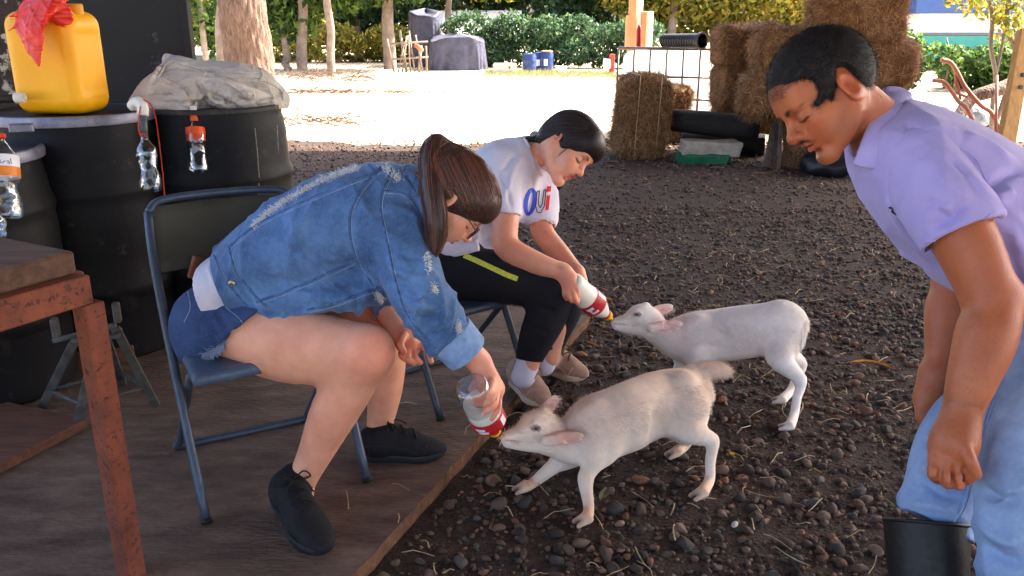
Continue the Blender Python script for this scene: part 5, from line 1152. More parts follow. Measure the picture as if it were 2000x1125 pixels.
# T-shirt
m_tee = mat('white_jersey', srgb(226, 220, 232), .92, scale=6, col2=srgb(206, 200, 218), bump=.15, bscale=500, bdist=.001, sheen=.1, wrinkle=(18, .3, .012))
f = Field()
f.tor([P(868, 505, 2.78), P(895, 465, 2.78), P(940, 400, 2.78), P(985, 345, 2.79), P(1025, 300, 2.79)], [.165, .162, .165, .17, .12], [.098, .112, .128, .118, .062], sideG, k=.03, n=5)
f.chain([P(966, 330, 2.7), P(978, 380, 2.65), P(983, 430, 2.62)], [.066, .061, .06], k=.05, n=4)
f.chain([P(1055, 318, 2.87), P(1058, 370, 2.87), P(1058, 425, 2.86)], [.064, .059, .058], k=.05, n=4)
f.cap(P(915, 480, 2.7), P(965, 445, 2.7), .05, .05, k=.08)
f.cut(P(983, 419, 2.62), iv(-.06, 1, 0), P(983, 425, 2.62) - A(.07, .14, .1), P(983, 425, 2.62) + A(.06, .05, .1), k=.004)
f.cut(P(1058, 417, 2.86), iv(0, 1, 0), P(1065, 425, 2.9) - A(.045, .04, .07), P(1058, 425, 2.9) + A(.12, .16, .1), k=.004)
f.cap(P(981, 400, 2.63), P(985, 460, 2.6), .0455, .047, k=.003, mode='s'); f.cap(P(1058, 400, 2.86), P(1058, 450, 2.85), .0445, .045, k=.003, mode='s')
f.cap(P(1035, 300, 2.79), P(1090, 275, 2.73), .05, .062, k=.008, mode='s')
f.cut(P(880, 508, 2.78), nrm(P(868, 530, 2.78) - P(925, 440, 2.78) + A(0, 0, 0)), k=.008)
wr2 = ridged(13, 4, 12, 24, .05)
strk = [([(1020, 300), (1000, 340), (985, 390)], .012, .006), ([(1005, 300), (980, 335)], .012, -.005), ([(960, 380), (975, 430), (985, 465)], .014, -.010), ([(900, 450), (950, 440), (985, 430)], .016, .007), ([(890, 480), (940, 470), (975, 460)], .012, -.007),
        ([(880, 500), (930, 485)], .01, .005), ([(1045, 330), (1040, 380), (1030, 430)], .012, -.005), ([(970, 330), (990, 370), (1000, 410)], .01, -.005), ([(940, 340), (920, 390), (900, 440)], .02, .005), ([(1035, 290), (1045, 330), (1065, 345)], .006, .004), ([(1020, 430), (1010, 455), (995, 470)], .01, .006)]
tee, tt, TV, TQ = garment('t_shirt', f, m_tee, g2, .005, strk, noise=lambda p: np.maximum(wr2(p) * .03, -.004))
# neck ribbing
seam('collar', tt, [(1022, 268), (1036, 290), (1050, 318), (1072, 335)], .0042, m_tee, tee, .0008)
def patch(name, tree, quads, m, parent, lift=.0014, n=5):        # print laid on the cloth: pixel quads draped on the surface
    V, F_ = [], []
    for q in quads:
        q = np.array(q, float); o = len(V); gr = []; ok = True
        for i in range(n + 1):
            for j in range(n + 1):
                s_, t = i / n, j / n; p = (q[0] * (1 - s_) + q[1] * s_) * (1 - t) + (q[3] * (1 - s_) + q[2] * s_) * t; h_ = hit(tree, p[0], p[1], lift)[0]; gr.append(h_)
        idx = {}
        for k_, h_ in enumerate(gr):
            if h_ is not None: idx[k_] = len(V); V.append(h_)
        for i in range(n):
            for j in range(n):
                c = [i * (n + 1) + j, (i + 1) * (n + 1) + j, (i + 1) * (n + 1) + j + 1, i * (n + 1) + j + 1]
                if all(k_ in idx for k_ in c):
                    pts = [V[idx[k_]] for k_ in c]
                    if max(np.linalg.norm(pts[0] - p_) for p_ in pts) < .03: F_.append(tuple(idx[k_] for k_ in c))
    return obj(name, V, F_, m, parent) if F_ else None
def ringq(cx, cy, rx, ry, w, ang, n=14, a0=0, a1=2 * math.pi):
    out = []; R_ = np.array([[math.cos(ang), -math.sin(ang)], [math.sin(ang), math.cos(ang)]])
    e = lambda t, k: R_ @ A((rx - w * k) * math.cos(t), (ry - w * k * .8) * math.sin(t)) + A(cx, cy)
    for i in range(n):
        t0, t1 = a0 + (a1 - a0) * i / n, a0 + (a1 - a0) * (i + 1) / n; out.append([e(t0, 0), e(t1, 0), e(t1, 1), e(t0, 1)])
    return out
def lineq(pts, w):
    pts = np.array(pts, float); out = []
    for a, b in zip(pts[:-1], pts[1:]):
        nn = nrm(A(-(b - a)[1], (b - a)[0])) * w / 2; out.append([a + nn, b + nn, b - nn, a - nn])
    return out
patch('printed_letter', tt, ringq(1035, 394, 13, 28, 9, .16), mat('blue_print', srgb(58, 84, 200), .8, var=.05), tee, n=2)
patch('printed_letter', tt, lineq([(1048, 374), (1053, 372), (1051, 398), (1055, 406), (1059, 398), (1062, 371), (1066, 370), (1063, 402), (1056, 416), (1049, 414), (1046, 402), (1048, 374)], 1.7), mat('black_print', srgb(24, 22, 26), .8, var=.05), tee, .0017, n=2)
m_redp = mat('red_print', srgb(226, 40, 52), .8, var=.05)
patch('printed_letter', tt, [[(1067, 382), (1074, 381), (1071, 410), (1065, 411)]], m_redp, tee, .0020, n=3)
patch('letter_dot', tt, [[(1068, 364), (1076, 363), (1075, 374), (1067, 375)]], m_redp, tee, .0020, n=3)
# leggings with a yellow side stripe
m_leg = mat('black_leggings', srgb(28, 27, 34), .85, scale=20, col2=srgb(16, 15, 21), bump=.15, bscale=300, bdist=.001)
f = Field()
f.tor([P(880, 550, 2.78), P(885, 515, 2.78), P(905, 480, 2.78)], [.165, .165, .145], [.095, .095, .085], sideG, k=.03)
f.chain([P(900, 535, 2.72), P(1000, 545, 2.65), P(1082, 571, 2.62)], [.092, .08, .062], k=.04, n=4)
f.chain([P(1084, 574, 2.62), P(1066, 620, 2.64), P(1048, 660, 2.66), P(1033, 700, 2.68)], [.062, .064, .056, .043], k=.03, n=4)
f.chain([P(920, 520, 2.9), P(1020, 525, 2.87), P(1118, 545, 2.85)], [.09, .08, .06], k=.04, n=4)
f.chain([P(1118, 548, 2.85), P(1105, 600, 2.86), P(1090, 640, 2.86), P(1075, 678, 2.85)], [.06, .058, .05, .042], k=.03, n=4)
f.cut(P(1033, 704, 2.68), iv(-.15, 1, 0), P(1033, 710, 2.68) - A(.07, .08, .06), P(1033, 710, 2.68) + A(.055, .055, .05), k=.004)
f.cut(P(1073, 686, 2.85), iv(-.15, 1, 0), P(1075, 690, 2.87) - A(.05, .06, .05), P(1075, 690, 2.87) + A(.08, .08, .045), k=.004)
lg, lt, _, _ = garment('leggings', f, m_leg, g2, .006, [([(1050, 600), (1085, 610)], .01, -.004), ([(1040, 640), (1075, 650)], .01, -.003), ([(960, 500), (1000, 520), (1040, 530)], .012, .004)])
patch('side_stripe', lt, lineq([(906, 499), (930, 509), (960, 523), (990, 537), (1011, 545)], 10), mat('yellow_stripe', srgb(226, 226, 84), .8, var=.3, scale=120), lg, n=4)
# socks and beige trainers
m_sock = mat('white_sock', srgb(214, 208, 226), .95, var=.1, bump=.3, bscale=300, bdist=.001)
for a, b_ in ((P(1040, 680, 2.68), P(1022, 735, 2.69)), (P(1080, 655, 2.85), P(1062, 712, 2.85))):
    f = Field(); f.cap(a, b_, .037, .039); V, Q = f.mesh(.005); obj('sock', V, Q, m_sock, g2)
m_beige = mat('beige_suede', srgb(176, 140, 122), .95, scale=40, col2=srgb(150, 116, 100), bump=.3, bscale=300, bdist=.001, sheen=.2); m_bsole = mat('cream_sole', srgb(206, 182, 160), .8, var=.15); m_blace = mat('brown_lace', srgb(112, 88, 74), .9)
shoe(g2, G(1003, 742, PZ + .01), G(1062, 796, .028), m_beige, m_bsole, m_blace, .085, 1.0, ankle=P(1026, 722, 2.69))
shoe(g2, G(1056, 718, PZ), G(1142, 744, .03), m_beige, m_bsole, m_blace, .085, 1.0, ankle=P(1066, 698, 2.85))
# ---------------------------------------------------------------- man in the lavender polo shirt
M_SKIN = srgb(176, 104, 68)
mn = empty('person', G(1830, 1240, 0), 'man in a lavender polo shirt and light jeans leaning over to watch the goats', 'person')
hd3 = head_at_eye(1562, 233, 1.72, iv(-.79, .61, .03), iv(-.6, -.8, .0), 1, .99)
f = Field()
hd3.build(f, [P(1712, 245, 1.78), P(1760, 270, 1.79)], .06, nose=1.12, jaw=.98, chin=1.1, male=True, open_mouth=.003, full=.86)
sideM = nrm(A(.06, .99, .05))
f.tor([P(1745, 290, 1.79), P(1830, 360, 1.78), P(1950, 450, 1.78), P(2060, 560, 1.78)], [.12, .15, .13, .13], [.07, .095, .1, .1], sideM, k=.03)
EL, WL = P(1934, 592, 1.58), P(1876, 815, 1.56)
f.chain([P(1800, 335, 1.66), P(1880, 460, 1.61), EL, P(1925, 660, 1.57), P(1897, 745, 1.56), WL, P(1866, 862, 1.55)], [.064, .06, .05, .054, .043, .033, .036], k=.02, n=5)
f.ell(P(1968, 580, 1.58), (.03, .03, .03), k=.03)
f.tor([P(1872, 835, 1.555), P(1862, 866, 1.55), P(1858, 886, 1.55)], [.03, .031, .027], [.035, .042, .04], nrm(A(.1, .9, -.3)), k=.02)
Mf = [[P(1826, 896, 1.545), P(1822, 925, 1.535), P(1832, 936, 1.56)], [P(1847, 905, 1.535), P(1846, 938, 1.525), P(1853, 946, 1.55)], [P(1868, 908, 1.535), P(1870, 941, 1.525), P(1874, 948, 1.55)], [P(1888, 902, 1.54), P(1893, 930, 1.53), P(1893, 938, 1.555)]]
for q in Mf: finger(f, q, .0108, .0098, k=.0025); f.ell(q[0] + A(0, 0, .003), (.0115, .0115, .0115), k=.008)
for u in (1837, 1859, 1880): f.cap(P(u, 914, 1.525), P(u + 1, 952, 1.522), .003, .0055, k=.005, mode='s')
finger(f, [P(1884, 872, 1.52), P(1897, 902, 1.51), P(1906, 926, 1.52)], .012, .0105)
# far arm
f.chain([P(1835, 370, 1.93), P(1862, 540, 1.93), P(1848, 610, 1.92), P(1838, 690, 1.9), P(1828, 730, 1.89)], [.06, .048, .046, .034, .035], k=.02, n=4)
f.tor([P(1826, 735, 1.89), P(1817, 772, 1.88), P(1814, 790, 1.88)], [.026, .026, .022], [.034, .037, .032], nrm(A(.1, .9, -.3)), k=.015)
for q in ([P(1799, 785, 1.875), P(1795, 808, 1.87), P(1801, 826, 1.87)], [P(1809, 790, 1.87), P(1806, 818, 1.865), P(1812, 834, 1.865)], [P(1821, 792, 1.87), P(1822, 820, 1.865), P(1827, 834, 1.865)], [P(1831, 785, 1.875), P(1836, 808, 1.87), P(1838, 822, 1.87)]): finger(f, q, .0105, .009)
V, Q = f.mesh(.0056, [(hd3.lo, hd3.hi, .0024), (P(1862, 890, 1.54) - .09, P(1862, 890, 1.54) + .09, .0032)])
C = colour(len(V), M_SKIN); C = hd3.paint(V, C, M_SKIN, srgb(168, 92, 76), (.02, .015, .012), male=True, blush=.3)
for c, r, a in ((P(1850, 930, 1.53), .06, .4), (P(1965, 580, 1.54), .05, .3)): C = blend(C, V, c, (r,) * 3, srgb(190, 108, 74), a)
C = C * (1 + sines(93, 9, 20, 110)(V)[:, None] * A(.16, .24, .26)); bd = obj('body', V, Q, m_skin, mn, cols=C); BV, BQ = V, Q
fa = lambda p: (np.linalg.norm(p - P(1900, 720, 1.52), axis=1) < .16)
V2, F2, _ = blades(V, Q, 1500, .015, .0003, A(-.5, .1, -.8), .2, .5, 77, None, fa)
hr = obj('arm_hair', V2, F2, mat('arm_hair', srgb(52, 34, 26), .7), bd); hr['kind'] = 'stuff'
# short black hair
m_hair3 = mat('short_black_hair', srgb(34, 29, 28), .6, scale=60, col2=srgb(18, 15, 15), bump=.4, bscale=200, bdist=.004)
f = hd3.skullcap(.0155, .002); R3 = hd3.R
f.cut(hd3.L(.092, 0, .054), nrm(R3[0] * .86 - R3[2] * .51), k=.005)
for y in (-1, 1): f.ell(hd3.L(.066, y * .074, .034), A(.034, .04, .032), R3, k=.010, mode='s')                                    # receding temple
for y in (-1, 1): f.ell(hd3.L(.012, y * .09, -.034), A(.062, .05, .04), R3, k=.012, mode='s')               # cheek, ear and neck kept clear
f.ell(hd3.L(-.03, 0, -.10), A(.085, .1, .06), R3, k=.01, mode='s')
for y in (-1, 1): f.ell(hd3.L(-.018, y * .094, .0), A(.024, .034, .04), R3, k=.006, mode='s')
for y in (-1, 1): f.chain([hd3.L(.022, y * .071, .03), hd3.L(.024, y * .0725, .0), hd3.L(.026, y * .069, -.012)], [.010, .008, .003], k=.01)
V, Q = f.mesh(.0035); V = relax(V, Q, 1); hair3 = obj('hair', V, Q, m_hair3, mn); fringe(BV, BQ, hd3, V, Q, m_hair3, hair3, R3[0] * .4 - R3[2] * .7, 4200, .006, .0032, .3)
V2, F2, _ = blades(V, Q, 22000, .016, .0008, R3[0] * .55 - R3[2] * .6, .36, .7, 31)
hb_ = obj('hair_strands', V2, F2, m_hair3, hair3)
# polo shirt
m_polo = mat('lavender_pique', srgb(176, 164, 216), .92, scale=5, col2=srgb(160, 148, 204), bump=.25, bscale=600, bdist=.0012, sheen=.15, wrinkle=(12, .3, .016))
f = Field()
f.tor([P(1735, 262, 1.79), P(1770, 300, 1.79), P(1840, 365, 1.78), P(1940, 440, 1.78), P(2060, 545, 1.78), P(2150, 640, 1.78)], [.12, .175, .205, .19, .18, .18], [.07, .112, .148, .155, .15, .15], sideM, k=.03, n=5)
f.ell(P(1805, 330, 1.68), (.085, .07, .085), k=.05)
f.chain([P(1830, 360, 1.92), P(1850, 430, 1.93), P(1858, 500, 1.93)], [.075, .07, .068], k=.06, n=4)
f.cap(P(1740, 262, 1.79), P(1660, 225, 1.76), .068, .075, k=.008, mode='s')
wr3 = ridged(23, 4, 9, 18, .06)
strk = [([(1765, 290), (1850, 280), (1920, 330)], .012, -.004), ([(1770, 230), (1790, 280), (1780, 330)], .014, -.007), ([(1800, 380), (1830, 400), (1850, 430)], .012, -.007), ([(1805, 450), (1850, 440), (1880, 400)], .012, -.006),
        ([(1920, 340), (1925, 380), (1930, 400)], .014, -.010), ([(1925, 370), (1970, 340), (2000, 330)], .014, -.008), ([(1940, 390), (1980, 370)], .014, .008), ([(1730, 380), (1760, 440), (1810, 510)], .016, .006), ([(1745, 360), (1780, 430), (1830, 500)], .014, -.006), ([(1960, 470), (1985, 540), (1990, 600)], .014, -.008), ([(1975, 440), (2000, 500)], .012, .006), ([(1880, 260), (1930, 280), (1980, 320)], .018, .005)]
po, pt, PV, PQ = garment('polo_shirt', f, m_polo, mn, .0055, strk, noise=lambda p: np.maximum(wr3(p) * .026, -.005))
seam('seam', pt, [(1752, 305), (1790, 285), (1840, 278), (1900, 305), (1925, 350)], .0018, m_polo, po, .0004)
hn = nrm(P(1910, 510, 1.59) - P(1860, 420, 1.62)); f = Field(); f.chain([P(1803, 322, 1.672), P(1845, 398, 1.625), P(1884, 462, 1.6)], [.079, .082, .079], k=.03, n=4); f.cut(P(1880, 459, 1.6), hn, k=.004); f.cap(P(1865, 430, 1.62), P(1910, 520, 1.59), .069, .07, k=.003, mode='s')
sv, svt, _, _ = garment('sleeve', f, m_polo, po, .005, [([(1800, 390), (1830, 405), (1850, 435)], .012, -.008), ([(1810, 440), (1850, 430), (1890, 390)], .012, -.008), ([(1830, 330), (1860, 370), (1900, 390)], .014, .006), ([(1850, 300), (1890, 340), (1920, 390)], .014, -.006), ([(1815, 400), (1860, 410)], .01, .007)], noise=lambda p: np.maximum(wr3(p) * .022, -.004))
seam('sleeve_hem', svt, [(1808, 472), (1850, 466), (1900, 443), (1936, 418)], .0022, m_polo, sv, .0002)
# turned-down collar
f = Field(); cs = nrm(P(1700, 330, 1.7) - P(1752, 180, 1.78)); cn = nrm(np.cross(cs, iv(.3, .1, 1)))
f.tor([P(1752, 182, 1.80), P(1738, 225, 1.725), P(1712, 285, 1.695), P(1692, 322, 1.70)], [.034, .034, .032, .028], [.011, .011, .010, .008], nrm(iv(.75, .25, .5)), k=.01, n=5)
f.tor([P(1752, 182, 1.80), P(1745, 215, 1.87), P(1705, 290, 1.87), P(1686, 325, 1.86)], [.03, .03, .03, .026], [.010, .010, .009, .008], nrm(iv(.8, .3, -.2)), k=.01, n=5)
V, Q = f.mesh(.004); V = V + vnormals(V, Q) * (sines(8, 4, 20, 40)(V) * .0015)[:, None]; obj('collar', V, Q, m_polo, po)
m_emb = mat('dark_embroidery', srgb(40, 32, 60), .8)
patch('chest_emblem', pt, lineq([(1738, 406), (1742, 404), (1746, 409), (1742, 412), (1748, 415), (1752, 418)], 4), m_emb, po, .004, n=2)
# jeans
m_jean = mat('light_denim', srgb(158, 178, 208), .92, scale=6, col2=srgb(116, 140, 180), bump=.5, bscale=450, bdist=.0015, detail=9, spots=[(120, .5, .75, srgb(170, 190, 222), .35), (4.5, .5, .7, srgb(166, 190, 222), .6)])
f = Field()
f.tor([P(2090, 610, 1.77), P(2100, 680, 1.77)], [.17, .17], [.12, .12], sideM, k=.03)
f.chain([P(2075, 690, 1.68), P(2020, 820, 1.64), P(1988, 930, 1.58), P(1982, 1080, 1.58), P(1985, 1230, 1.6)], [.105, .092, .077, .072, .068], k=.05, n=5)
f.chain([P(2050, 680, 1.88), P(1950, 780, 1.84), P(1868, 865, 1.77), P(1838, 960, 1.75), P(1826, 1040, 1.74)], [.105, .09, .076, .073, .075], k=.04, n=5)
f.cut(P(1828, 1024, 1.74), iv(-.42, .9, 0), P(1830, 1030, 1.74) - A(.13, .13, .1), P(1830, 1030, 1.74) + A(.08, .12, .1), k=.005)
wr4 = ridged(33, 4, 10, 22, .06)
strk = [([(1800, 850), (1830, 880), (1880, 890)], .014, -.008), ([(1795, 900), (1830, 930), (1890, 940)], .016, .010), ([(1790, 930), (1840, 965), (1890, 975)], .014, -.009), ([(1770, 985), (1830, 990), (1890, 1020)], .014, .008), ([(1815, 840), (1860, 860)], .012, .008), ([(1910, 950), (1950, 975), (2000, 980)], .016, -.012), ([(1910, 1010), (1950, 1050), (2000, 1060)], .018, .010), ([(1915, 1060), (1960, 1090), (2000, 1100)], .014, -.008), ([(1960, 740), (1950, 820)], .018, .006), ([(1900, 800), (1930, 790)], .012, -.006)]
jn, jnt, _, _ = garment('jeans', f, m_jean, mn, .0055, strk, noise=lambda p: np.maximum(wr4(p) * .045, -.008))
for px in ([(1895, 920), (1885, 975), (1862, 1025)], [(1960, 690), (1945, 760), (1915, 850)]): seam('seam', jnt, px, .003, m_jean, jn, .0006); seam('stitching', jnt, [(x + 6, y) for x, y in px], .0009, m_thread, jn, .001)
# black rubber boots
m_boot = mat('dull_black_rubber', srgb(34, 30, 29), .5, scale=9, col2=srgb(24, 21, 20), bump=.2, bscale=40, spots=[(14, .58, .7, srgb(66, 54, 46), .5)])
def boot(top, floor_pt, r, fdir):
    f = Field(); an = A(floor_pt[0], floor_pt[1], .08); f.chain([top, top * .5 + an * .5, an], [r, r * .92, r * .8], k=.02, n=4); f.tor([an + A(0, 0, -.03), an + fdir * .1 + A(0, 0, -.035), an + fdir * .19 + A(0, 0, -.045)], [.046, .052, .04], [.05, .045, .034], np.cross(fdir, A(0, 0, 1)), k=.03)
    ax = nrm(top - an); f.cut(top, ax, k=.004); f.cap(top - ax * .05, top + ax * .1, r - .016, r - .016, k=.003, mode='s'); f.cut(A(0, 0, .004), A(0, 0, -1), k=.003)
    V, Q = f.mesh(.005); b = obj('boot', V, Q, m_boot, mn); t = bvh(V, Q)
    MB().tube([top - ax * .004 + (r - .002) * (math.cos(a) * nrm(np.cross(ax, A(0, 1, 0))) + math.sin(a) * nrm(np.cross(ax, np.cross(ax, A(0, 1, 0))))) for a in np.linspace(0, 6.283, 32, endpoint=False)], .0045, 6, closed=True).build('boot_rim', m_boot, b, smooth=True)
    return b, t
b_, t_ = boot(P(1809, 1018, 1.745), G(1803, 1262, 0), .083, nrm(A(-1, -.25, 0)))
boot(P(1985, 1215, 1.6), G(1985, 1420, 0), .08, nrm(A(-1, -.15, 0)))
# ================================================================ hay, tank and yard behind
m_hay = mat('hay', srgb(146, 104, 70), .95, scale=18, col2=srgb(92, 58, 36), bump=1, bscale=80, bdist=.02, detail=10); m_haybl = mat('hay_blade', (1, 1, 1), .9, attr=True, var=.2)
m_twn = mat('baling_twine', srgb(196, 172, 130), .8)
HAYC = np.array([srgb(176, 138, 96), srgb(140, 100, 66), srgb(196, 160, 112), srgb(112, 76, 48), srgb(160, 118, 78)])
def bale(c, size, R, label, seed, N=4200, L=.085, twine=False):
    gg = np.random.default_rng(seed); f = Field(); f.rbox(c, np.asarray(size) / 2, R, min(size) * .26); V, Q = f.mesh(.026); V = relax(V, Q, 2); s_ = sines(seed, 9, 7, 24); V = V + vnormals(V, Q) * (s_(V) * .085)[:, None]
    t = empty('hay_bale', (c[0], c[1], c[2] - abs(R[2][2]) * size[2] / 2 - abs(R[0][2]) * size[0] / 2), label, 'hay bale', 'hay bales'); core = obj('core', V, Q, m_hay, t)
    V2, F2, _ = blades(V, Q, N, L, .0034, lambda p: gg.normal(size=(len(p), 3)) + A(0, 0, -.3), .36, .6, seed, None, bend=.2)
    C = np.tile(HAYC[gg.integers(0, 5, N)] * gg.uniform(.6, 1.15, (N, 1)), (5, 1)); b_ = obj('straw', V2, F2, m_haybl, t, cols=C); b_['kind'] = 'stuff'
    if twine:
        for k in (-.22, .2):
            h = np.asarray(size) / 2 * 1.03; q = []
            for a, b2 in ((-1, -1), (1, -1), (1, 1), (-1, 1)): q.append(np.asarray(c) + A(h[0] * a, k * size[1], h[2] * b2) @ np.asarray(R))
            q = np.concatenate([np.linspace(q[i], q[(i + 1) % 4], 6, endpoint=False) for i in range(4)]); MB().tube(q, .004, 5, closed=True).build('twine', m_twn, t, smooth=True)
    return t
up = frame(A(0, 0, 1), A(0, -1, 0)); I3 = np.eye(3)
def RZ(a, tilt=0.0): c, s_ = math.cos(a), math.sin(a); ct, st = math.cos(tilt), math.sin(tilt); return np.stack([A(c * ct, s_ * ct, st), A(-s_, c, 0), A(-c * st, -s_ * st, ct)])
# upright bale and the one behind it
b0_ = G(1256, 312, 0); Rv = np.stack([A(.04, 0, 1), nrm(A(.96, .18, 0)), nrm(A(.18, -.96, 0))]); bale(b0_ + A(0, .2, .365), (.74, .48, .36), Rv, 'upright hay bale with two twines in front of the white tank', 1, 8000, twine=True)
b1_ = G(1330, 285, 0); bale(A(b1_[0] - .02, b1_[1] + .3, .28), (.56, .3, .30), Rv, 'upright hay bale half hidden behind the nearest one', 2, 3000)
def bp_(u, v, D): return P(u, v, D)
bale(bp_(1458, 92, 8.0), (.62, .42, .38), RZ(.1), 'hay bale on the left of the top row beside the tank', 3, 4000)
bale(bp_(1540, 100, 7.3), (.60, .5, .40), RZ(-.15, .05), 'hay bale overhanging the front of the stack', 4, 4500)
bale(bp_(1668, 36, 7.4), (.86, .45, .42), RZ(.05), 'topmost hay bale of the stack behind the man', 5, 5500)
bale(bp_(1672, 122, 7.55), (.98, .5, .42), RZ(-.05), 'hay bale directly under the topmost one', 6, 5000)
bale(bp_(1435, 170, 8.1), (.42, .45, .42), RZ(.1), 'orange brown hay bale at the left of the stack', 7, 3000)
bale(bp_(1515, 185, 7.3), (.62, .5, .40), RZ(-.1, -.05), 'hay bale bulging out of the middle of the stack', 8, 4500)
bale(bp_(1655, 210, 7.6), (.95, .5, .42), RZ(0), 'hay bale hidden mostly by the head of the man', 9, 4000)
bale(bp_(1620, 285, 7.3), (.75, .45, .42), RZ(.05), 'lowest hay bale behind the leaning planks', 10, 4500)
bale(bp_(1455, 225, 8.35), (.55, .5, .36), RZ(.2), 'broken hay bale slumping behind the dark log', 11, 3500)
# loose hay between them
# --- white tank in a steel cage
m_tank = translucent(mat('white_tank_hdpe', srgb(242, 242, 242), .4, var=.04), .55); m_cage = mat('galvanised_tube', srgb(120, 108, 100), .5, metal=.4, scale=20, spots=[(20, .6, .7, srgb(104, 78, 62), .6)])
tc0 = P(1208, 92, 8.75); tc1 = P(1402, 98, 8.45); ex = nrm((tc1 - tc0) * A(1, 1, 0)); ey = A(-ex[1], ex[0], 0); W_ = np.linalg.norm((tc1 - tc0)[:2]); zt = (tc0[2] + tc1[2]) / 2
ib = empty('water_tank', (*(tc0 + ex * W_ / 2)[:2], 0), 'white plastic water tank in a steel cage behind the hay bales', 'tank'); o_ = A(tc0[0], tc0[1], 0)
Rk = np.stack([ex, ey, A(0, 0, 1)]); f = Field(); f.rbox(o_ + ex * W_ / 2 + ey * .5 + A(0, 0, zt / 2 + .04), (W_ / 2 - .03, .46, zt / 2 - .07), Rk, .09)
V, Q = f.mesh(.02); V = relax(V, Q, 1); obj('tank_body', V, Q, m_tank, ib)
for i in range(7):
    a = o_ + ex * W_ * i / 6; MB().tube([a + A(0, 0, .1), a + A(0, 0, zt)], .011, 8).build('cage_bar', m_cage, ib, smooth=True)
for z in (zt, zt - .28, zt - .5, zt - .72, .14):
    MB().tube([o_ + A(0, -.012, z), o_ + ex * W_ + A(0, -.012, z)], .011 if z < zt else .017, 8).build('cage_bar', m_cage, ib, smooth=True)
    MB().tube([o_ + ex * W_ + A(0, -.012, z), o_ + ex * W_ + ey + A(0, 0, z)], .011, 8).build('cage_bar', m_cage, ib, smooth=True)
for i in range(1, 5): a = o_ + ex * W_ + ey * i / 4; MB().tube([a + A(0, 0, .1), a + A(0, 0, zt)], .011, 8).build('cage_bar', m_cage, ib, smooth=True)
MB().box(o_ + ex * W_ / 2 + ey * .5 + A(0, 0, .06), (W_, 1, .12), Rk, .01).build('pallet', m_slab, ib)
# black ribbed pipe on the tank
m_bp = mat('black_ribbed_pipe', srgb(30, 29, 33), .35, var=.2); pa, pb = P(1296, 86, 8.6), P(1372, 82, 8.2); pa[2] = zt + .075; pb[2] = zt + .085; axp = nrm(pb - pa); Lp = np.linalg.norm(pb - pa)
pr = []
for i in range(15): pr += [(.062, Lp * i / 15), (.07, Lp * (i + .3) / 15), (.07, Lp * (i + .6) / 15), (.062, Lp * (i + .9) / 15)]
tag(autosmooth(MB().lathe(pr + [(.082, Lp - .03), (.084, Lp), (.068, Lp), (.06, Lp * .5)], pa, axp, 24, cap=False).build('drain_pipe', m_bp), 50), 'black ribbed pipe lying on top of the caged white tank', 'pipe')
# --- dark log, folded tarps, leaning planks, dark heap
m_log = mat('charred_log', srgb(42, 37, 36), .7, scale=10, col2=srgb(26, 23, 23), stretch=(1, 6, 6), bump=.6, bscale=20, bdist=.01)
la, lb = P(1312, 258, 7.8), P(1482, 272, 7.6); la[2] = .33; lb[2] = .28
tag(MB().tube(np.linspace(la, lb, 6), [.10, .105, .11, .108, .112, .108], 20).build('log', m_log, smooth=True), 'charred dark log lying in front of the white tank', 'log')
lc, ld = P(1330, 290, 8.0), P(1490, 300, 7.9); lc[2] = .1; ld[2] = .1
tag(MB().tube(np.linspace(lc, ld, 6), .1, 16).build('log', m_log, smooth=True), 'dark log in shadow under the charred one', 'log')
m_wsack = mat('pale_folded_sheet', srgb(190, 178, 164), .85, scale=14, col2=srgb(150, 136, 122), bump=.4, bscale=30); m_gt = mat('green_tarp', srgb(24, 110, 74), .5, scale=14, col2=srgb(14, 78, 52))
def folded(u, v, w, h_, m, name, label, seed, D):
    c = P(u, v, D); f = Field()
    for k in range(3): f.rbox(c + A(.01 * k, 0, -h_ / 2 + h_ * (k + .5) / 3), (w / 2, .14, h_ / 6 + .004), RZ(.02 * k), .012, k=.004)
    V, Q = f.mesh(.01); V = V + vnormals(V, Q) * (sines(seed, 7, 12, 40)(V) * .014)[:, None]; return tag(obj(name, V, Q, m), label, 'tarp')
gz = G(1370, 318, 0); D0 = gz[1] * CP + CAM_H * SP
folded(1368, 309, .42, .09, m_gt, 'tarp', 'folded green tarpaulin on the ground below the dark logs', 3, D0 + .05); folded(1384, 289, .5, .12, m_wsack, 'folded_sheet', 'pale folded sheet lying on the green tarpaulin', 4, D0 + .05)
m_plk = mat('grey_plank', srgb(120, 104, 92), .85, scale=6, col2=srgb(70, 56, 48), stretch=(6, 6, 1), bump=.3, bscale=30)
for (u0, v0, u1, v1, w, lab) in ((1502, 330, 1524, 215, .11, 'wide grey plank leaning against the hay stack'), (1520, 334, 1526, 225, .03, 'narrow dark batten leaning beside the wide plank')):
    a = G(u0, v0, 0); b_ = P(u1, v1, a[1] * CP + .25 + .3); xx = nrm(b_ - a); tag(MB().box((a + b_) / 2 + A(0, 0, .005), (np.linalg.norm(b_ - a), w, .022), frame(xx, A(0, -1, .2)), .003).build('plank', m_plk), lab, 'plank')
f = Field(); hc_ = G(1650, 345, 0); f.ell(hc_ + A(0, .15, .06), (.3, .25, .17), k=.03); f.ell(hc_ + A(.25, .2, .05), (.22, .25, .12), k=.05); f.cut(A(0, 0, -.002), A(0, 0, -1)); V, Q = f.mesh(.02); V = V + vnormals(V, Q) * (sines(71, 8, 14, 40)(V) * .03)[:, None]
tag(obj('dark_sheet', V, Q, mat('black_polythene', srgb(28, 27, 31), .4, var=.2, bump=.4, bscale=30)), 'heap of black plastic sheeting at the foot of the hay', 'sheet')
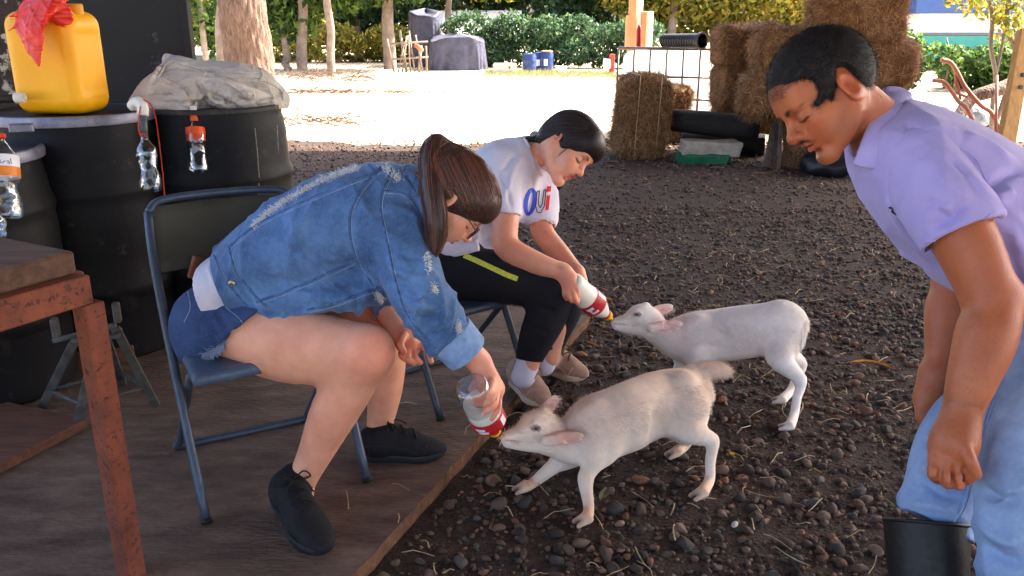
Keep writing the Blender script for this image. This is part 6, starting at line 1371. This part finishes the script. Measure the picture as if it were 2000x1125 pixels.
# --- orange machine frame behind the tank
m_or = mat('orange_paint', srgb(226, 138, 96), .5, var=.2, scale=6, spots=[(20, .62, .7, srgb(240, 190, 160), .6)]); m_wp = mat('white_paint', srgb(236, 232, 226), .5, var=.08)
om = empty('machine_mast', G(1238, 150, 0), 'orange and white steel mast of a machine behind the tank', 'machine'); omD = 11.0
def vbox(u0, u1, v0, v1, D, dep, m, name, par):
    a, b_ = P(u0, v0, D), P(u1, v1, D); return MB().box(A((a[0] + b_[0]) / 2, (a[1] + b_[1]) / 2, (a[2] + b_[2]) / 2), (abs(b_[0] - a[0]), dep, abs(b_[2] - a[2])), None, .01).build(name, m, par)
vbox(1226, 1240, -60, 231, omD, .1, m_or, 'mast_flange', om); vbox(1240, 1252, -60, 230, omD + .05, .08, m_wp, 'mast_web', om); vbox(1250, 1262, 22, 95, omD, .14, m_or, 'bracket', om); vbox(1262, 1270, 22, 231, omD, .14, m_wp, 'bracket_plate', om); vbox(1222, 1230, 30, 95, omD - .05, .12, m_or, 'side_plate', om)
MB().lathe([(.022, 0), (.026, .01), (.026, .16), (.018, .19), (.014, .21)], A(*P(1247, 92, 8.6)[:2], zt + .02), n=16).build('red_canister', mat('red_paint', srgb(190, 50, 40), .5), om, smooth=True)
m_rp = mat('rust_red_iron', srgb(150, 62, 46), .6, var=.2); rp_ = empty('hand_pump', G(1187, 155, 0), 'rust red iron bracket with white rollers left of the tank', 'pump'); Dp = 19.3
vbox(1190, 1200, 105, 150, Dp, .1, m_rp, 'post', rp_); vbox(1180, 1200, 146, 152, Dp, .2, m_rp, 'base', rp_); autosmooth(MB().lathe([(.05, 0), (.12, .015), (.12, .07), (.05, .08), (.12, .1), (.12, .16), (.05, .17)], P(1178, 125, Dp), (1, 0, 0), 20).build('roller', m_wp, rp_), 40)
# --- foliage
m_leafm = translucent(mat('leaf', (1, 1, 1), .6, attr=True, var=.2, spec=.3), .45)
LEAF = [np.array([srgb(64, 92, 44), srgb(88, 118, 58), srgb(44, 70, 36), srgb(110, 134, 60)]), np.array([srgb(130, 132, 50), srgb(164, 150, 60), srgb(96, 110, 44), srgb(180, 160, 80)]), np.array([srgb(58, 88, 60), srgb(44, 72, 52), srgb(76, 104, 70), srgb(90, 112, 66)])]
def leaves(blobs, n, size, pal, seed, droop=.3):
    gg = np.random.default_rng(seed); w = np.array([b[1][0] * b[1][1] * b[1][2] for b in blobs]) ** .6; k = gg.choice(len(blobs), n, p=w / w.sum()); c = np.array([b[0] for b in blobs])[k]; r = np.array([b[1] for b in blobs])[k]
    v = gg.normal(size=(n, 3)); v /= np.linalg.norm(v, axis=1)[:, None]; p = c + v * r * gg.uniform(.45, 1.05, (n, 1)) ** .7
    a = gg.normal(size=(n, 3)); a[:, 2] -= droop; a /= np.linalg.norm(a, axis=1)[:, None]; b_ = np.cross(a, gg.normal(size=(n, 3))); b_ /= np.linalg.norm(b_, axis=1)[:, None]; s_ = size * gg.uniform(.6, 1.4, (n, 1))
    V = np.concatenate([p - a * s_, p + b_ * s_ * .42, p + a * s_, p - b_ * s_ * .42]); i = np.arange(n); Q = np.stack([i, i + n, i + 2 * n, i + 3 * n], 1)
    C = np.tile(pal[gg.integers(0, len(pal), n)] * gg.uniform(.7, 1.2, (n, 1)), (4, 1)); return V, Q, C
m_bark = mat('bark', srgb(132, 108, 94), .9, scale=6, col2=srgb(78, 60, 52), stretch=(4, 4, 1), bump=1, bscale=14, bdist=.05, detail=9); m_bark2 = mat('pale_bark', srgb(152, 136, 122), .9, scale=5, col2=srgb(104, 90, 80), bump=.5, bscale=20)
def tree(u, v, r, label, crown, seed, pal=0, lean=(0, 0), D=None, hgt=5, leaf=.10, n=3000, m=m_bark2, limbs=2):
    b_ = G(u, v, 0) if D is None else A((u - 1000) / FPX * D, (D - CAM_H * SP) / CP, 0); t = empty('tree', b_, label, 'tree', 'trees round the yard'); top = b_ + A(lean[0], lean[1], hgt); gg = np.random.default_rng(seed)
    pts = np.linspace(b_ - A(0, 0, .1), top, 9); pts[1:-1, :2] += gg.normal(size=(7, 2)) * r * .18
    na, nz = (110, 150) if m is m_bark else (24, 30); sp_ = smoothpath(pts, nz // 8); rr = np.linspace(r * 1.12, r * .7, len(sp_)); an = np.arange(na) * 2 * math.pi / na; z_ = sp_[:, 2:3]; ang = an[None] + .25 * np.sin(z_ * 2.1) + .06 * np.sin(z_ * 9 + 3 * np.cos(an[None] * 2))
    fur_ = np.abs(np.sin(ang * 11 + 1.2 * np.sin(z_ * 5 + ang * 3))) * (.7 + .3 * np.sin(z_ * 17 + ang * 9)) if m is m_bark else .5 + .5 * np.sin(ang * 3 + z_ * 2); R_ = rr[:, None] * (1 + (.09 if m is m_bark else .06) * (fur_ - .5)); TV = np.stack([sp_[:, :1] + R_ * np.cos(an), sp_[:, 1:2] + R_ * np.sin(an), np.repeat(z_, na, 1)], 2).reshape(-1, 3); nn_ = len(sp_)
    ii, jj = np.meshgrid(np.arange(nn_ - 1), np.arange(na), indexing='ij'); j2 = (jj + 1) % na; obj('trunk', TV, np.stack([ii * na + jj, ii * na + j2, (ii + 1) * na + j2, (ii + 1) * na + jj], 2).reshape(-1, 4), m, t)
    if crown:
        bl = [(b_ + A(*c), A(*rr)) for c, rr in crown]
        for k in range(min(limbs, len(bl))): q = bl[k][0]; a = pts[5 + k % 3]; MB().tube(smoothpath([a, a * .5 + q * .5 + A(0, 0, .2), q], 4), np.linspace(r * .45, r * .12, 9), 8).build('limb', m, t, smooth=True)
        V, Q, C = leaves(bl, n, leaf, LEAF[pal], seed); cr = obj('crown', V, Q, m_leafm, t, cols=C, smooth=False)
    return t
tree(489, 0, .36, 'thick rough barked trunk beside the sheet wall', None, 1, D=14, hgt=6, m=m_bark)
tree(436, 0, .13, 'slimmer pale trunk leaning beside the thick one', None, 2, D=15, hgt=5, lean=(.6, 0))
tree(404, 0, .055, 'thin pale sapling next to the sheet wall', [((-.2, .3, 1.6), (.9, .6, .8)), ((.1, .6, 2.6), (1, .7, .9)), ((.3, .5, .9), (.6, .5, .5))], 3, D=17, hgt=4, pal=0, n=2600, lean=(.1, 0), leaf=.09)
tree(648, 148, .085, 'straight slender trunk at the edge of the yard', [((.1, .3, 3.1), (1.2, 1, .9))], 4, hgt=4.2, n=1600, lean=(.06, 0))
tree(590, 137, .12, 'pale forked trunk behind the slender one', [((-1.0, .5, 1.9), (1.3, .9, .9)), ((.6, .8, 2.2), (1.4, .9, 1.0)), ((-.4, .3, 1.1), (.8, .6, .5)), ((1.9, 1.0, 2.4), (1.3, .9, .9))], 5, hgt=4, n=5500, lean=(.3, 0), leaf=.11)
tree(561, 137, .1, 'low stump like trunk left of the forked one', None, 6, hgt=.9)
tree(762, 134, .15, 'broad leafy tree with a short trunk left of the tarps', [((-1.2, -.2, 2.2), (1.6, 1.1, .8)), ((.6, -.3, 2.3), (1.2, 1, .7)), ((-2.2, .2, 2.6), (1.4, 1, 1)), ((.2, .4, 3), (2, 1.4, .9))], 7, hgt=3.2, n=7000, pal=0, leaf=.12)
tree(880, 118, .1, 'yellowish tree with thin foliage behind the tarps', [((-.6, 0, 2.8), (1.6, 1.2, .9)), ((1.4, .3, 2.6), (1.6, 1.2, .9)), ((.5, .3, 3.6), (2.4, 1.6, .9))], 8, pal=1, hgt=3.5, n=5200, leaf=.12)
tree(1085, 108, .12, 'tall dark green tree behind the blue barrels', [((-1.2, 0, 2.6), (1.8, 1.3, 1.0)), ((1.2, .2, 2.5), (1.8, 1.3, 1.1)), ((0, .3, 4), (2.6, 1.6, 1.2)), ((2.6, .5, 3.2), (1.6, 1.2, 1.3))], 9, pal=2, hgt=4, n=8500, leaf=.13)
tree(1310, 112, .15, 'bright olive tree spreading behind the orange mast', [((-1, 0, 2.3), (1.6, 1.2, 1.1)), ((1, .2, 2.2), (1.8, 1.3, 1.2)), ((3, .3, 2.4), (1.8, 1.3, 1.2)), ((1.2, .2, 3.8), (3, 1.6, 1.2)), ((4.6, .5, 2.8), (1.4, 1.2, 1.2))], 10, pal=1, hgt=3, n=9500, leaf=.12)
tree(500, 118, .1, 'leafy tree in the sun behind the thick trunk', [((-2.5, .3, 2.2), (2, 1.3, 1.4)), ((-.5, .3, 2.6), (1.8, 1.3, 1.3)), ((1, .4, 1.4), (1.4, 1, .9)), ((-3.5, .3, 1.1), (1.2, 1, .8))], 11, pal=1, hgt=3.5, n=7000, leaf=.13)
tree(700, 112, .1, 'dense tree closing the view behind the slender trunk', [((-1.2, .3, 1.7), (1.6, 1.2, 1.2)), ((1, .3, 1.9), (1.7, 1.2, 1.2)), ((0, .3, 3.3), (2.4, 1.4, 1.2)), ((-3, .3, 2.6), (1.6, 1.2, 1.3))], 12, pal=2, hgt=3.5, n=9000, leaf=.13)
for k_, (u, pal, s0) in enumerate(((980, 2, 1.0), (1140, 2, 1.1), (1265, 0, 1.0), (1400, 1, 1.1), (1530, 1, 1.0), (830, 1, .9), (620, 2, .9), (470, 0, .9), (1850, 1, .8))):
    lab = ('shadowy tree just left of the dark green tree', 'deep green tree behind the end of the long hedge', 'tree filling the gap behind the orange mast', 'olive tree behind the black pipe', 'olive tree left of the topmost hay bale', 'pale tree behind the upper tarpaulin', 'dark tree behind the pale forked trunk', 'tree behind the sapling and the thick trunk', 'tree against the blue roof of the white building')[k_]
    tree(u, 0, .1, lab, [((-1.2 * s0, 0, 1.3), (1.7, 1, 1.1)), ((1.2 * s0, .2, 1.5), (1.7, 1, 1.2)), ((0, .2, 2.9), (2.3, 1.2, 1.3)), ((0, .3, 4.4), (2.2, 1.2, 1.0))], 300 + k_, pal=pal, D=29 + .5 * (k_ % 3) if u < 1800 else 24, hgt=4.5, n=5200, leaf=.15)
# hedges: clipped rows of bushes
def hedge(label, a, b_, h_, n, dep, seed, pal, size=.07):
    L = np.linalg.norm(b_ - a); k = max(3, int(L / .7)); gg = np.random.default_rng(seed); bl = []
    for i in range(k + 1):
        c = a + (b_ - a) * i / k
        hv = h_ * gg.uniform(.72, 1.22)
        for z in (.3, .72): bl.append((c + A(gg.normal() * .2, gg.normal() * .2, hv * z), A(gg.uniform(.4, .75), dep * gg.uniform(.7, 1.3), hv * .34 * gg.uniform(.8, 1.25))))
    t = empty('hedge', (a + b_) / 2 * A(1, 1, 0), label, 'hedge', 'hedges'); V, Q, C = leaves(bl, n, size, LEAF[pal], seed); obj('foliage', V, Q, m_leafm, t, cols=C, smooth=False)
    mb = MB()
    for i in range(k + 1): c = a + (b_ - a) * i / k; MB().tube([c, c + A(.05, 0, h_ * .5), c + A(-.05, .1, h_ * .85)], [.03, .025, .01], 6).build('stem', m_bark2, t, smooth=True)
hedge('long dense green hedge behind the blue barrels', P(930, 132, 23) * A(1, 1, 0), P(1235, 132, 22) * A(1, 1, 0), 1.25, 11000, .5, 21, 2)
hedge('sunlit hedge on the right in front of the pale building', P(1745, 150, 15.5) * A(1, 1, 0), P(2060, 150, 15) * A(1, 1, 0), 1.05, 9500, .45, 22, 0, .06)
hedge('low scrub behind the slender trunks', P(540, 132, 25) * A(1, 1, 0), P(800, 132, 25) * A(1, 1, 0), .9, 6000, .4, 23, 1, .08)
# --- tarpaulin covered stack, crate, barrels
m_tarp = mat('grey_tarp', srgb(80, 80, 96), .4, scale=5, col2=srgb(58, 58, 72), bump=.4, bscale=8, bdist=.08)
def tarp(u0, u1, v0, v1, D, label, seed, dep=.8):
    a, b_ = P(u0, v1, D), P(u1, v0, D); W2 = abs(b_[0] - a[0]) / 2; c = A((a[0] + b_[0]) / 2, a[1], 0); z1, z0_ = b_[2], a[2]; gg = np.random.default_rng(seed); ns, nt_ = 120, 40; V = np.zeros((nt_, ns, 3)); g1 = sines(seed, 6, 2, 6)
    for k, t in enumerate(np.linspace(0, 1, nt_)):                  # from the ridge down the front and the ends
        q = np.linspace(-1, 1, ns); ang = q * 2.3; ss = np.sign(np.sin(ang)) * np.abs(np.sin(ang)) ** .5; cc_ = np.sign(np.cos(ang)) * np.abs(np.cos(ang)) ** .5; dn = np.clip((t - .3) / .7, 0, 1); sp = np.clip(t / .3, 0, 1)
        fold = (np.sin(q * 21 + seed + 2 * np.sin(q * 5)) * .6 + np.sin(q * 47 + dn * 2) * .35) * .085 * dn; ex_ = sp * (1 + .10 * dn) + fold
        V[k] = np.stack([c[0] + W2 * ss * ex_, c[1] + dep - dep * cc_ * ex_, np.full(ns, z1 + .05 - .08 * sp) - (z1 - z0_) * dn + .06 * np.sin(q * 6 + seed) * (1 - dn)], 1)
    ii, jj = np.meshgrid(np.arange(nt_ - 1), np.arange(ns - 1), indexing='ij'); return tag(obj('tarpaulin', V.reshape(-1, 3), np.stack([ii * ns + jj, ii * ns + jj + 1, (ii + 1) * ns + jj + 1, (ii + 1) * ns + jj], 2).reshape(-1, 4), m_tarp), label, 'tarp')
tarp(838, 944, 74, 142, 21, 'grey tarpaulin draped to the ground over a stack in the yard', 1); tarp(798, 860, 24, 138, 22.5, 'dark grey tarpaulin tied higher up behind the draped stack', 4)
shd = empty('shed', P(930, 70, 26) * A(1, 1, 0), 'low shed with a glaring pale roof behind the long hedge', 'shed'); a, b_ = P(835, 70, 26), P(1020, 70, 26); vb = MB().box((a + b_) / 2 + A(0, 1, .3), (b_[0] - a[0], 2.4, .06), RZ(0) @ np.array([[1, 0, 0], [0, .93, -.36], [0, .36, .93]]).T).build('shed_roof_sheet', m_wp, shd); MB().box(A((a[0] + b_[0]) / 2, a[1] + 1.2, (a[2] - .05) / 2), (b_[0] - a[0] - .3, 1.6, a[2] - .05)).build('wall', m_plk, shd)
cr = empty('crate', G(985, 147, 0), 'white wooden crate in front of the hedge', 'crate'); vbox(964, 1008, 124, 147, 19.8, .5, mat('weathered_white_wood', srgb(196, 186, 174), .8, var=.2), 'side', cr); autosmooth(MB().lathe([(.022, 0), (.022, .01)], P(995, 132, 19.5), (0, -1, 0), 12).build('hole', m_blkr, cr), 30)
m_bb = mat('blue_plastic', srgb(40, 60, 110), .35, var=.2, scale=6)
for (u, v0, w, lab, D) in ((1034, 106, 27, 'dull blue barrel next to the white crate', 20.2), (1053, 103, 24, 'blue barrel in the middle of the three', 20.8), (1068, 100, 25, 'blue barrel with a rusty lid at the right of the three', 20.6)):
    r = w / 2 / FPX * D; x = (u - 1000) / FPX * D; zt_ = P(u, v0, D)[2]; y = P(u, 120, D)[1]; t = empty('blue_barrel', (x, y, 0), lab, 'barrel', 'blue barrels in the yard'); H = zt_
    autosmooth(MB().lathe([(r * .9, 0), (r, .03), (r, H * .3), (r * 1.03, H * .33), (r, H * .36), (r, H * .62), (r * 1.03, H * .65), (r, H * .68), (r, H - .05), (r * .9, H - .01)], (x, y, 0), n=28).build('shell', m_bb, t), 40)
    MB().lathe([(r * .93, 0), (r * .93, .02), (r * .5, .03)], (x, y, H - .01), n=24).build('lid', mat('rusty_lid', srgb(170, 120, 80), .7) if u == 1068 else m_bb, t)
    if u != 1034: MB().box((x - r * .2, y - r * 1.005, H * .45), (.09, .02, .15)).build('label', m_lab, t)
bk_ = G(1096, 142, 0); tag(autosmooth(MB().lathe([(.11, 0), (.14, .14), (.15, .15), (.13, .15), (.1, .01)], bk_, n=20).build('bucket', m_wp), 40), 'small white bucket on the grass beside the barrels', 'bucket')
rk = empty('pole_rack', G(800, 140, 0), 'rack of wooden poles between the leafy tree and the tarpaulins', 'rack'); gg = np.random.default_rng(5)
for k_ in range(9):
    a = G(770 + 8 * k_, 141, 0); MB().tube([a, a + A(gg.normal() * .15, gg.normal() * .1, gg.uniform(.5, 1.0))], gg.uniform(.02, .04), 6).build('pole', m_bark2, rk, smooth=True)
for z in (.3, .65): MB().tube([G(766, 141, 0) + A(0, -.05, z), G(838, 141, 0) + A(0, -.05, z + .05)], .025, 6).build('rail', m_bark2, rk, smooth=True)
tag(MB().tube([P(812, 88, 20), P(824, 98, 19.8)], .05, 12).build('orange_pipe', mat('orange_tube', srgb(214, 120, 84), .5, var=.2), smooth=True), 'short orange pipe sticking out beside the tarpaulin stack', 'pipe')
# --- pale building with teal base and blue roof edge, far right
bd_ = empty('building', A(9.5, 21, 0), 'long white building with teal base and blue roof edge', 'building'); m_teal = mat('teal_paint', srgb(60, 140, 132), .7, var=.1); m_blue = mat('blue_roof', srgb(54, 84, 140), .5, var=.15)
vbox(1728, 2160, 27, 63, 23, 4, m_wp, 'wall', bd_); vbox(1728, 2160, 63, 66.5, 22.95, 4.1, m_cage, 'ledge', bd_); vbox(1728, 2160, 66.5, 128, 23, 4, m_teal, 'wall_base', bd_); vbox(1712, 2180, -10, 27, 22.9, 4.8, m_blue, 'roof_edge', bd_)
# --- citrus tree with fruit, fallen log, plough handles, tarp heap, timber post
ct = empty('citrus_tree', P(1945, 190, 9.5) * A(1, 1, 0), 'small citrus tree with green fruit at the right edge', 'tree')
for pts, r in (([(1936, 266), (1938, 205), (1945, 150), (1935, 90), (1938, 30), (1925, -20)], .045), ([(1945, 150), (1962, 60), (1968, 0)], .03), ([(1940, 255), (1965, 180), (1985, 110), (1965, 50), (1975, -10)], .05)): MB().tube(smoothpath([P(u, v, 9.5) for u, v in pts], 4), r * .55, 8).build('trunk' if r > .04 else 'limb', m_bark2, ct, smooth=True)
V, Q, C = leaves([(P(1950, -10, 9.5), A(.5, .4, .3)), (P(1985, 20, 9.4), A(.3, .3, .25)), (P(1890, -20, 9.6), A(.35, .3, .22)), (P(1970, 60, 9.5), A(.22, .2, .2))], 900, .045, LEAF[1], 41); obj('crown', V, Q, m_leafm, ct, cols=C, smooth=False)
m_fr = mat('green_citrus', srgb(168, 176, 70), .5, var=.25, scale=20)
for u, v in ((1985, 47), (1972, 65), (1913, 4)): f = Field(); f.ell(P(u, v, 9.35), (.045, .045, .042)); V, Q = f.mesh(.012); obj('fruit', V, Q, m_fr, ct)
tag(MB().tube(smoothpath([P(1850, 262, 8.9), P(1895, 196, 9.0), P(1930, 180, 9.0), P(1975, 165, 9.1), P(2030, 120, 9.2)], 5), np.linspace(.06, .085, 21), 14).build('fallen_log', m_bark, smooth=True), 'thick fallen trunk lying at the right behind the man', 'trunk')
m_rb = mat('rusty_bar', srgb(176, 112, 88), .7, var=.25); ph = empty('plough', P(1890, 215, 8.6) * A(1, 1, 0), 'old rusty plough with two curved handles behind the man', 'plough')
for pts in ([(1838, 117), (1856, 122), (1870, 142), (1885, 170), (1915, 205), (1940, 225), (1962, 285)], [(1822, 157), (1842, 160), (1856, 175), (1872, 198), (1890, 215), (1920, 285)]): MB().tube(smoothpath([P(u, v, 8.6) for u, v in pts], 5), .022, 8).build('handle', m_rb, ph, smooth=True)
for a, b_ in (((1866, 142), (1868, 172)), ((1868, 150), (1876, 195)), ((1858, 178), (1890, 190))): MB().tube([P(*a, 8.62), P(*b_, 8.62)], .014, 8).build('strut', m_rb, ph, smooth=True)
tag(MB().tube([P(1947, 147, 8.4), P(1945, 290, 8.4)], .014, 8).build('stake', m_rb, smooth=True), 'thin rusty stake standing near the fallen trunk', 'stake')
f = Field(); h0 = P(1800, 172, 10.2); f.ell(h0 * A(1, 1, 0) + A(0, 0, .1), (.5, .4, .3), k=.05); f.ell(h0 * A(1, 1, 0) + A(.45, -.1, .05), (.5, .35, .2), k=.05); f.cut(A(0, 0, -.005), A(0, 0, -1)); V, Q = f.mesh(.03); V = V + vnormals(V, Q) * (sines(81, 8, 6, 24)(V) * .1)[:, None]
tag(obj('plastic_heap', V, Q, mat('pale_sheeting', srgb(170, 176, 186), .35, scale=8, col2=srgb(60, 66, 70), bump=.6, bscale=10, bdist=.08)), 'heap of pale plastic sheeting in the sun by the hedge', 'sheet')
m_post = mat('raw_timber', srgb(226, 176, 112), .8, scale=8, col2=srgb(190, 138, 84), stretch=(5, 5, 1)); a, b_ = P(1972, 240, 6.2), P(1990, 140, 6.2); b2 = P(2004, 60, 6.2)
tp_ = empty('timber_post', (a[0], a[1], 0), 'raw yellow timber post leaning at the right frame edge', 'post'); bs = a + (a - b_) * (a[2] / (b_[2] - a[2])); MB().box((bs + b2) / 2, (np.linalg.norm(b2 - bs), .11, .07), frame(b2 - bs, A(0, -1, 0)), .004).build('timber', m_post, tp_)
for t in (.35, .6): autosmooth(MB().lathe([(.016, 0), (.016, .012), (.01, .014)], bs + (b2 - bs) * (.55 + .3 * t) + A(.01, -.037, 0), (0, -1, 0), 12).build('bolt', m_steel, tp_), 40)
# --- leaf litter, twigs and grass on the sunlit yard
gg = np.random.default_rng(91); n = 1900; x = gg.uniform(-9, 9, n); y = 8.8 + 15 * gg.random(n) ** 1.3; s_ = gg.uniform(.008, .03, (n, 1)); p = np.stack([x, y, gg.uniform(.002, .02, n)], 1); a = gg.normal(size=(n, 3)); a[:, 2] *= .3; a /= np.linalg.norm(a, axis=1)[:, None]; b_ = np.cross(a, A(0, 0, 1) + gg.normal(size=(n, 3)) * .4); b_ /= np.linalg.norm(b_, axis=1)[:, None]
V = np.concatenate([p - a * s_, p + b_ * s_ * .5, p + a * s_, p - b_ * s_ * .5]); i = np.arange(n); C = np.tile(np.array([srgb(112, 80, 52), srgb(84, 66, 44), srgb(150, 110, 66), srgb(96, 92, 50)])[gg.integers(0, 4, n)] * .8, (4, 1))
ll = obj('leaf_litter', V, np.stack([i, i + n, i + 2 * n, i + 3 * n], 1), m_leafm, None, cols=C, smooth=False); tag(ll, 'dry brown leaves scattered over the sunlit yard', 'leaves', kind='stuff')
def tuft(label, c, L, n, r, h_, seed, pal, kind='stuff'):
    gg = np.random.default_rng(seed); mb = MB()
    for k in range(n): q = c + A(gg.normal() * r[0], gg.normal() * r[1], .01); d_ = nrm(A(gg.normal(), gg.normal() * .6, gg.uniform(.1, h_))); l_ = L * gg.uniform(.4, 1.2); mb.tube([q, q + d_ * l_ * .5, q + d_ * l_ + A(0, 0, -.1 * l_)], [.006, .005, .002], 4, cap=False)
    return mb.build('brush', pal, smooth=True)
m_twig = mat('dry_twig', srgb(92, 70, 56), .9, var=.4, scale=5)
for k, (u, v, L, n, r) in enumerate(((600, 152, .7, 130, (.8, .5)), (622, 182, .45, 90, (.35, .25)), (590, 240, .4, 120, (.5, .25)), (740, 182, .25, 120, (.7, .15)), (690, 158, .6, 60, (.7, .4)))):
    lab = ('heap of dry twigs at the foot of the slender trunk', 'clump of dry fronds in the sunny yard left of centre', 'dry frond litter beside the far drum', 'strip of dry leaves across the sunny yard', 'loose dry branches under the leafy tree')[k]; tag(tuft(lab, G(u, v, 0), L, n, r, .5, 100 + k, m_twig), lab, 'brushwood', kind='stuff')
gr = MB(); gg = np.random.default_rng(55); a0, a1 = G(945, 146, 0), G(1215, 150, 0)
V, F2 = [], []
for k in range(3500):
    q = a0 + (a1 - a0) * gg.random() + A(0, gg.normal() * .7 + .5, 0); h_ = gg.uniform(.03, .1); w = .008; s2 = gg.normal() * .05; V += [q - A(w, 0, 0), q + A(w, 0, 0), q + A(s2, gg.normal() * .04, h_)]; F2.append((3 * k, 3 * k + 1, 3 * k + 2))
tag(obj('grass', V, np.array(F2), mat('grass_blade', srgb(150, 150, 104), .8, var=.3, scale=3), smooth=False), 'rough grass strip at the foot of the long hedge', 'grass', kind='stuff')
# --- single leaves on the gravel
m_yl = mat('yellow_leaf', srgb(228, 166, 40), .7, var=.3, scale=60); m_ol = mat('orange_leaf', srgb(206, 132, 44), .7, var=.4, scale=60); m_tl = mat('tan_leaf', srgb(196, 158, 120), .8, var=.2)
def leaf(px, w, m, lab, z=.03):
    q = smoothpath([G(u, v, z) for u, v in px], 5); n = len(q); t = np.linspace(0, 1, n); T = np.gradient(q, axis=0); T /= np.linalg.norm(T, axis=1)[:, None]; S_ = np.cross(T, A(0, 0, 1)); ww = w * np.sin(np.pi * np.clip(t, .03, .97))[:, None] ** .7
    V = np.concatenate([q + S_ * ww + A(0, 0, .006), q, q - S_ * ww + A(0, 0, .006)]); F2 = [(i, i + 1, n + i + 1, n + i) for i in range(n - 1)] + [(n + i, n + i + 1, 2 * n + i + 1, 2 * n + i) for i in range(n - 1)]
    return tag(obj('fallen_leaf', V, F2, m), lab, 'leaf', 'fallen leaves on the gravel')
leaf([(1663, 709), (1690, 707), (1720, 712), (1743, 722)], .011, m_ol, 'curved orange leaf lying on gravel to the right of the goats'); leaf([(1170, 580), (1182, 583), (1196, 588)], .008, m_yl, 'yellow leaf beside the feeding bottle of the girl')
leaf([(1148, 432), (1166, 434), (1188, 437)], .007, m_tl, 'tan leaf lying alone on the gravel beyond the girl'); leaf([(1140, 668), (1156, 672), (1170, 680)], .008, m_ol, 'orange leaf on the gravel in front of the shoes'); leaf([(1172, 978), (1180, 968), (1186, 955)], .012, mat('green_leaf', srgb(110, 112, 84), .7), 'dull green leaf behind the front hoof of the tan goat'); leaf([(1425, 888), (1430, 889), (1435, 888)], .009, m_yl, 'small round orange leaf right of the hind hoof')
f = Field(); c = G(1435, 1024, .02); f.ell(c, (.008, .015, .005), RZ(-.6)); V, Q = f.mesh(.003); tag(obj('white_shell', V, Q, mat('dull_shell', srgb(176, 170, 164), .6, var=.3, scale=80)), 'small white shell on the gravel in the foreground', 'shell')
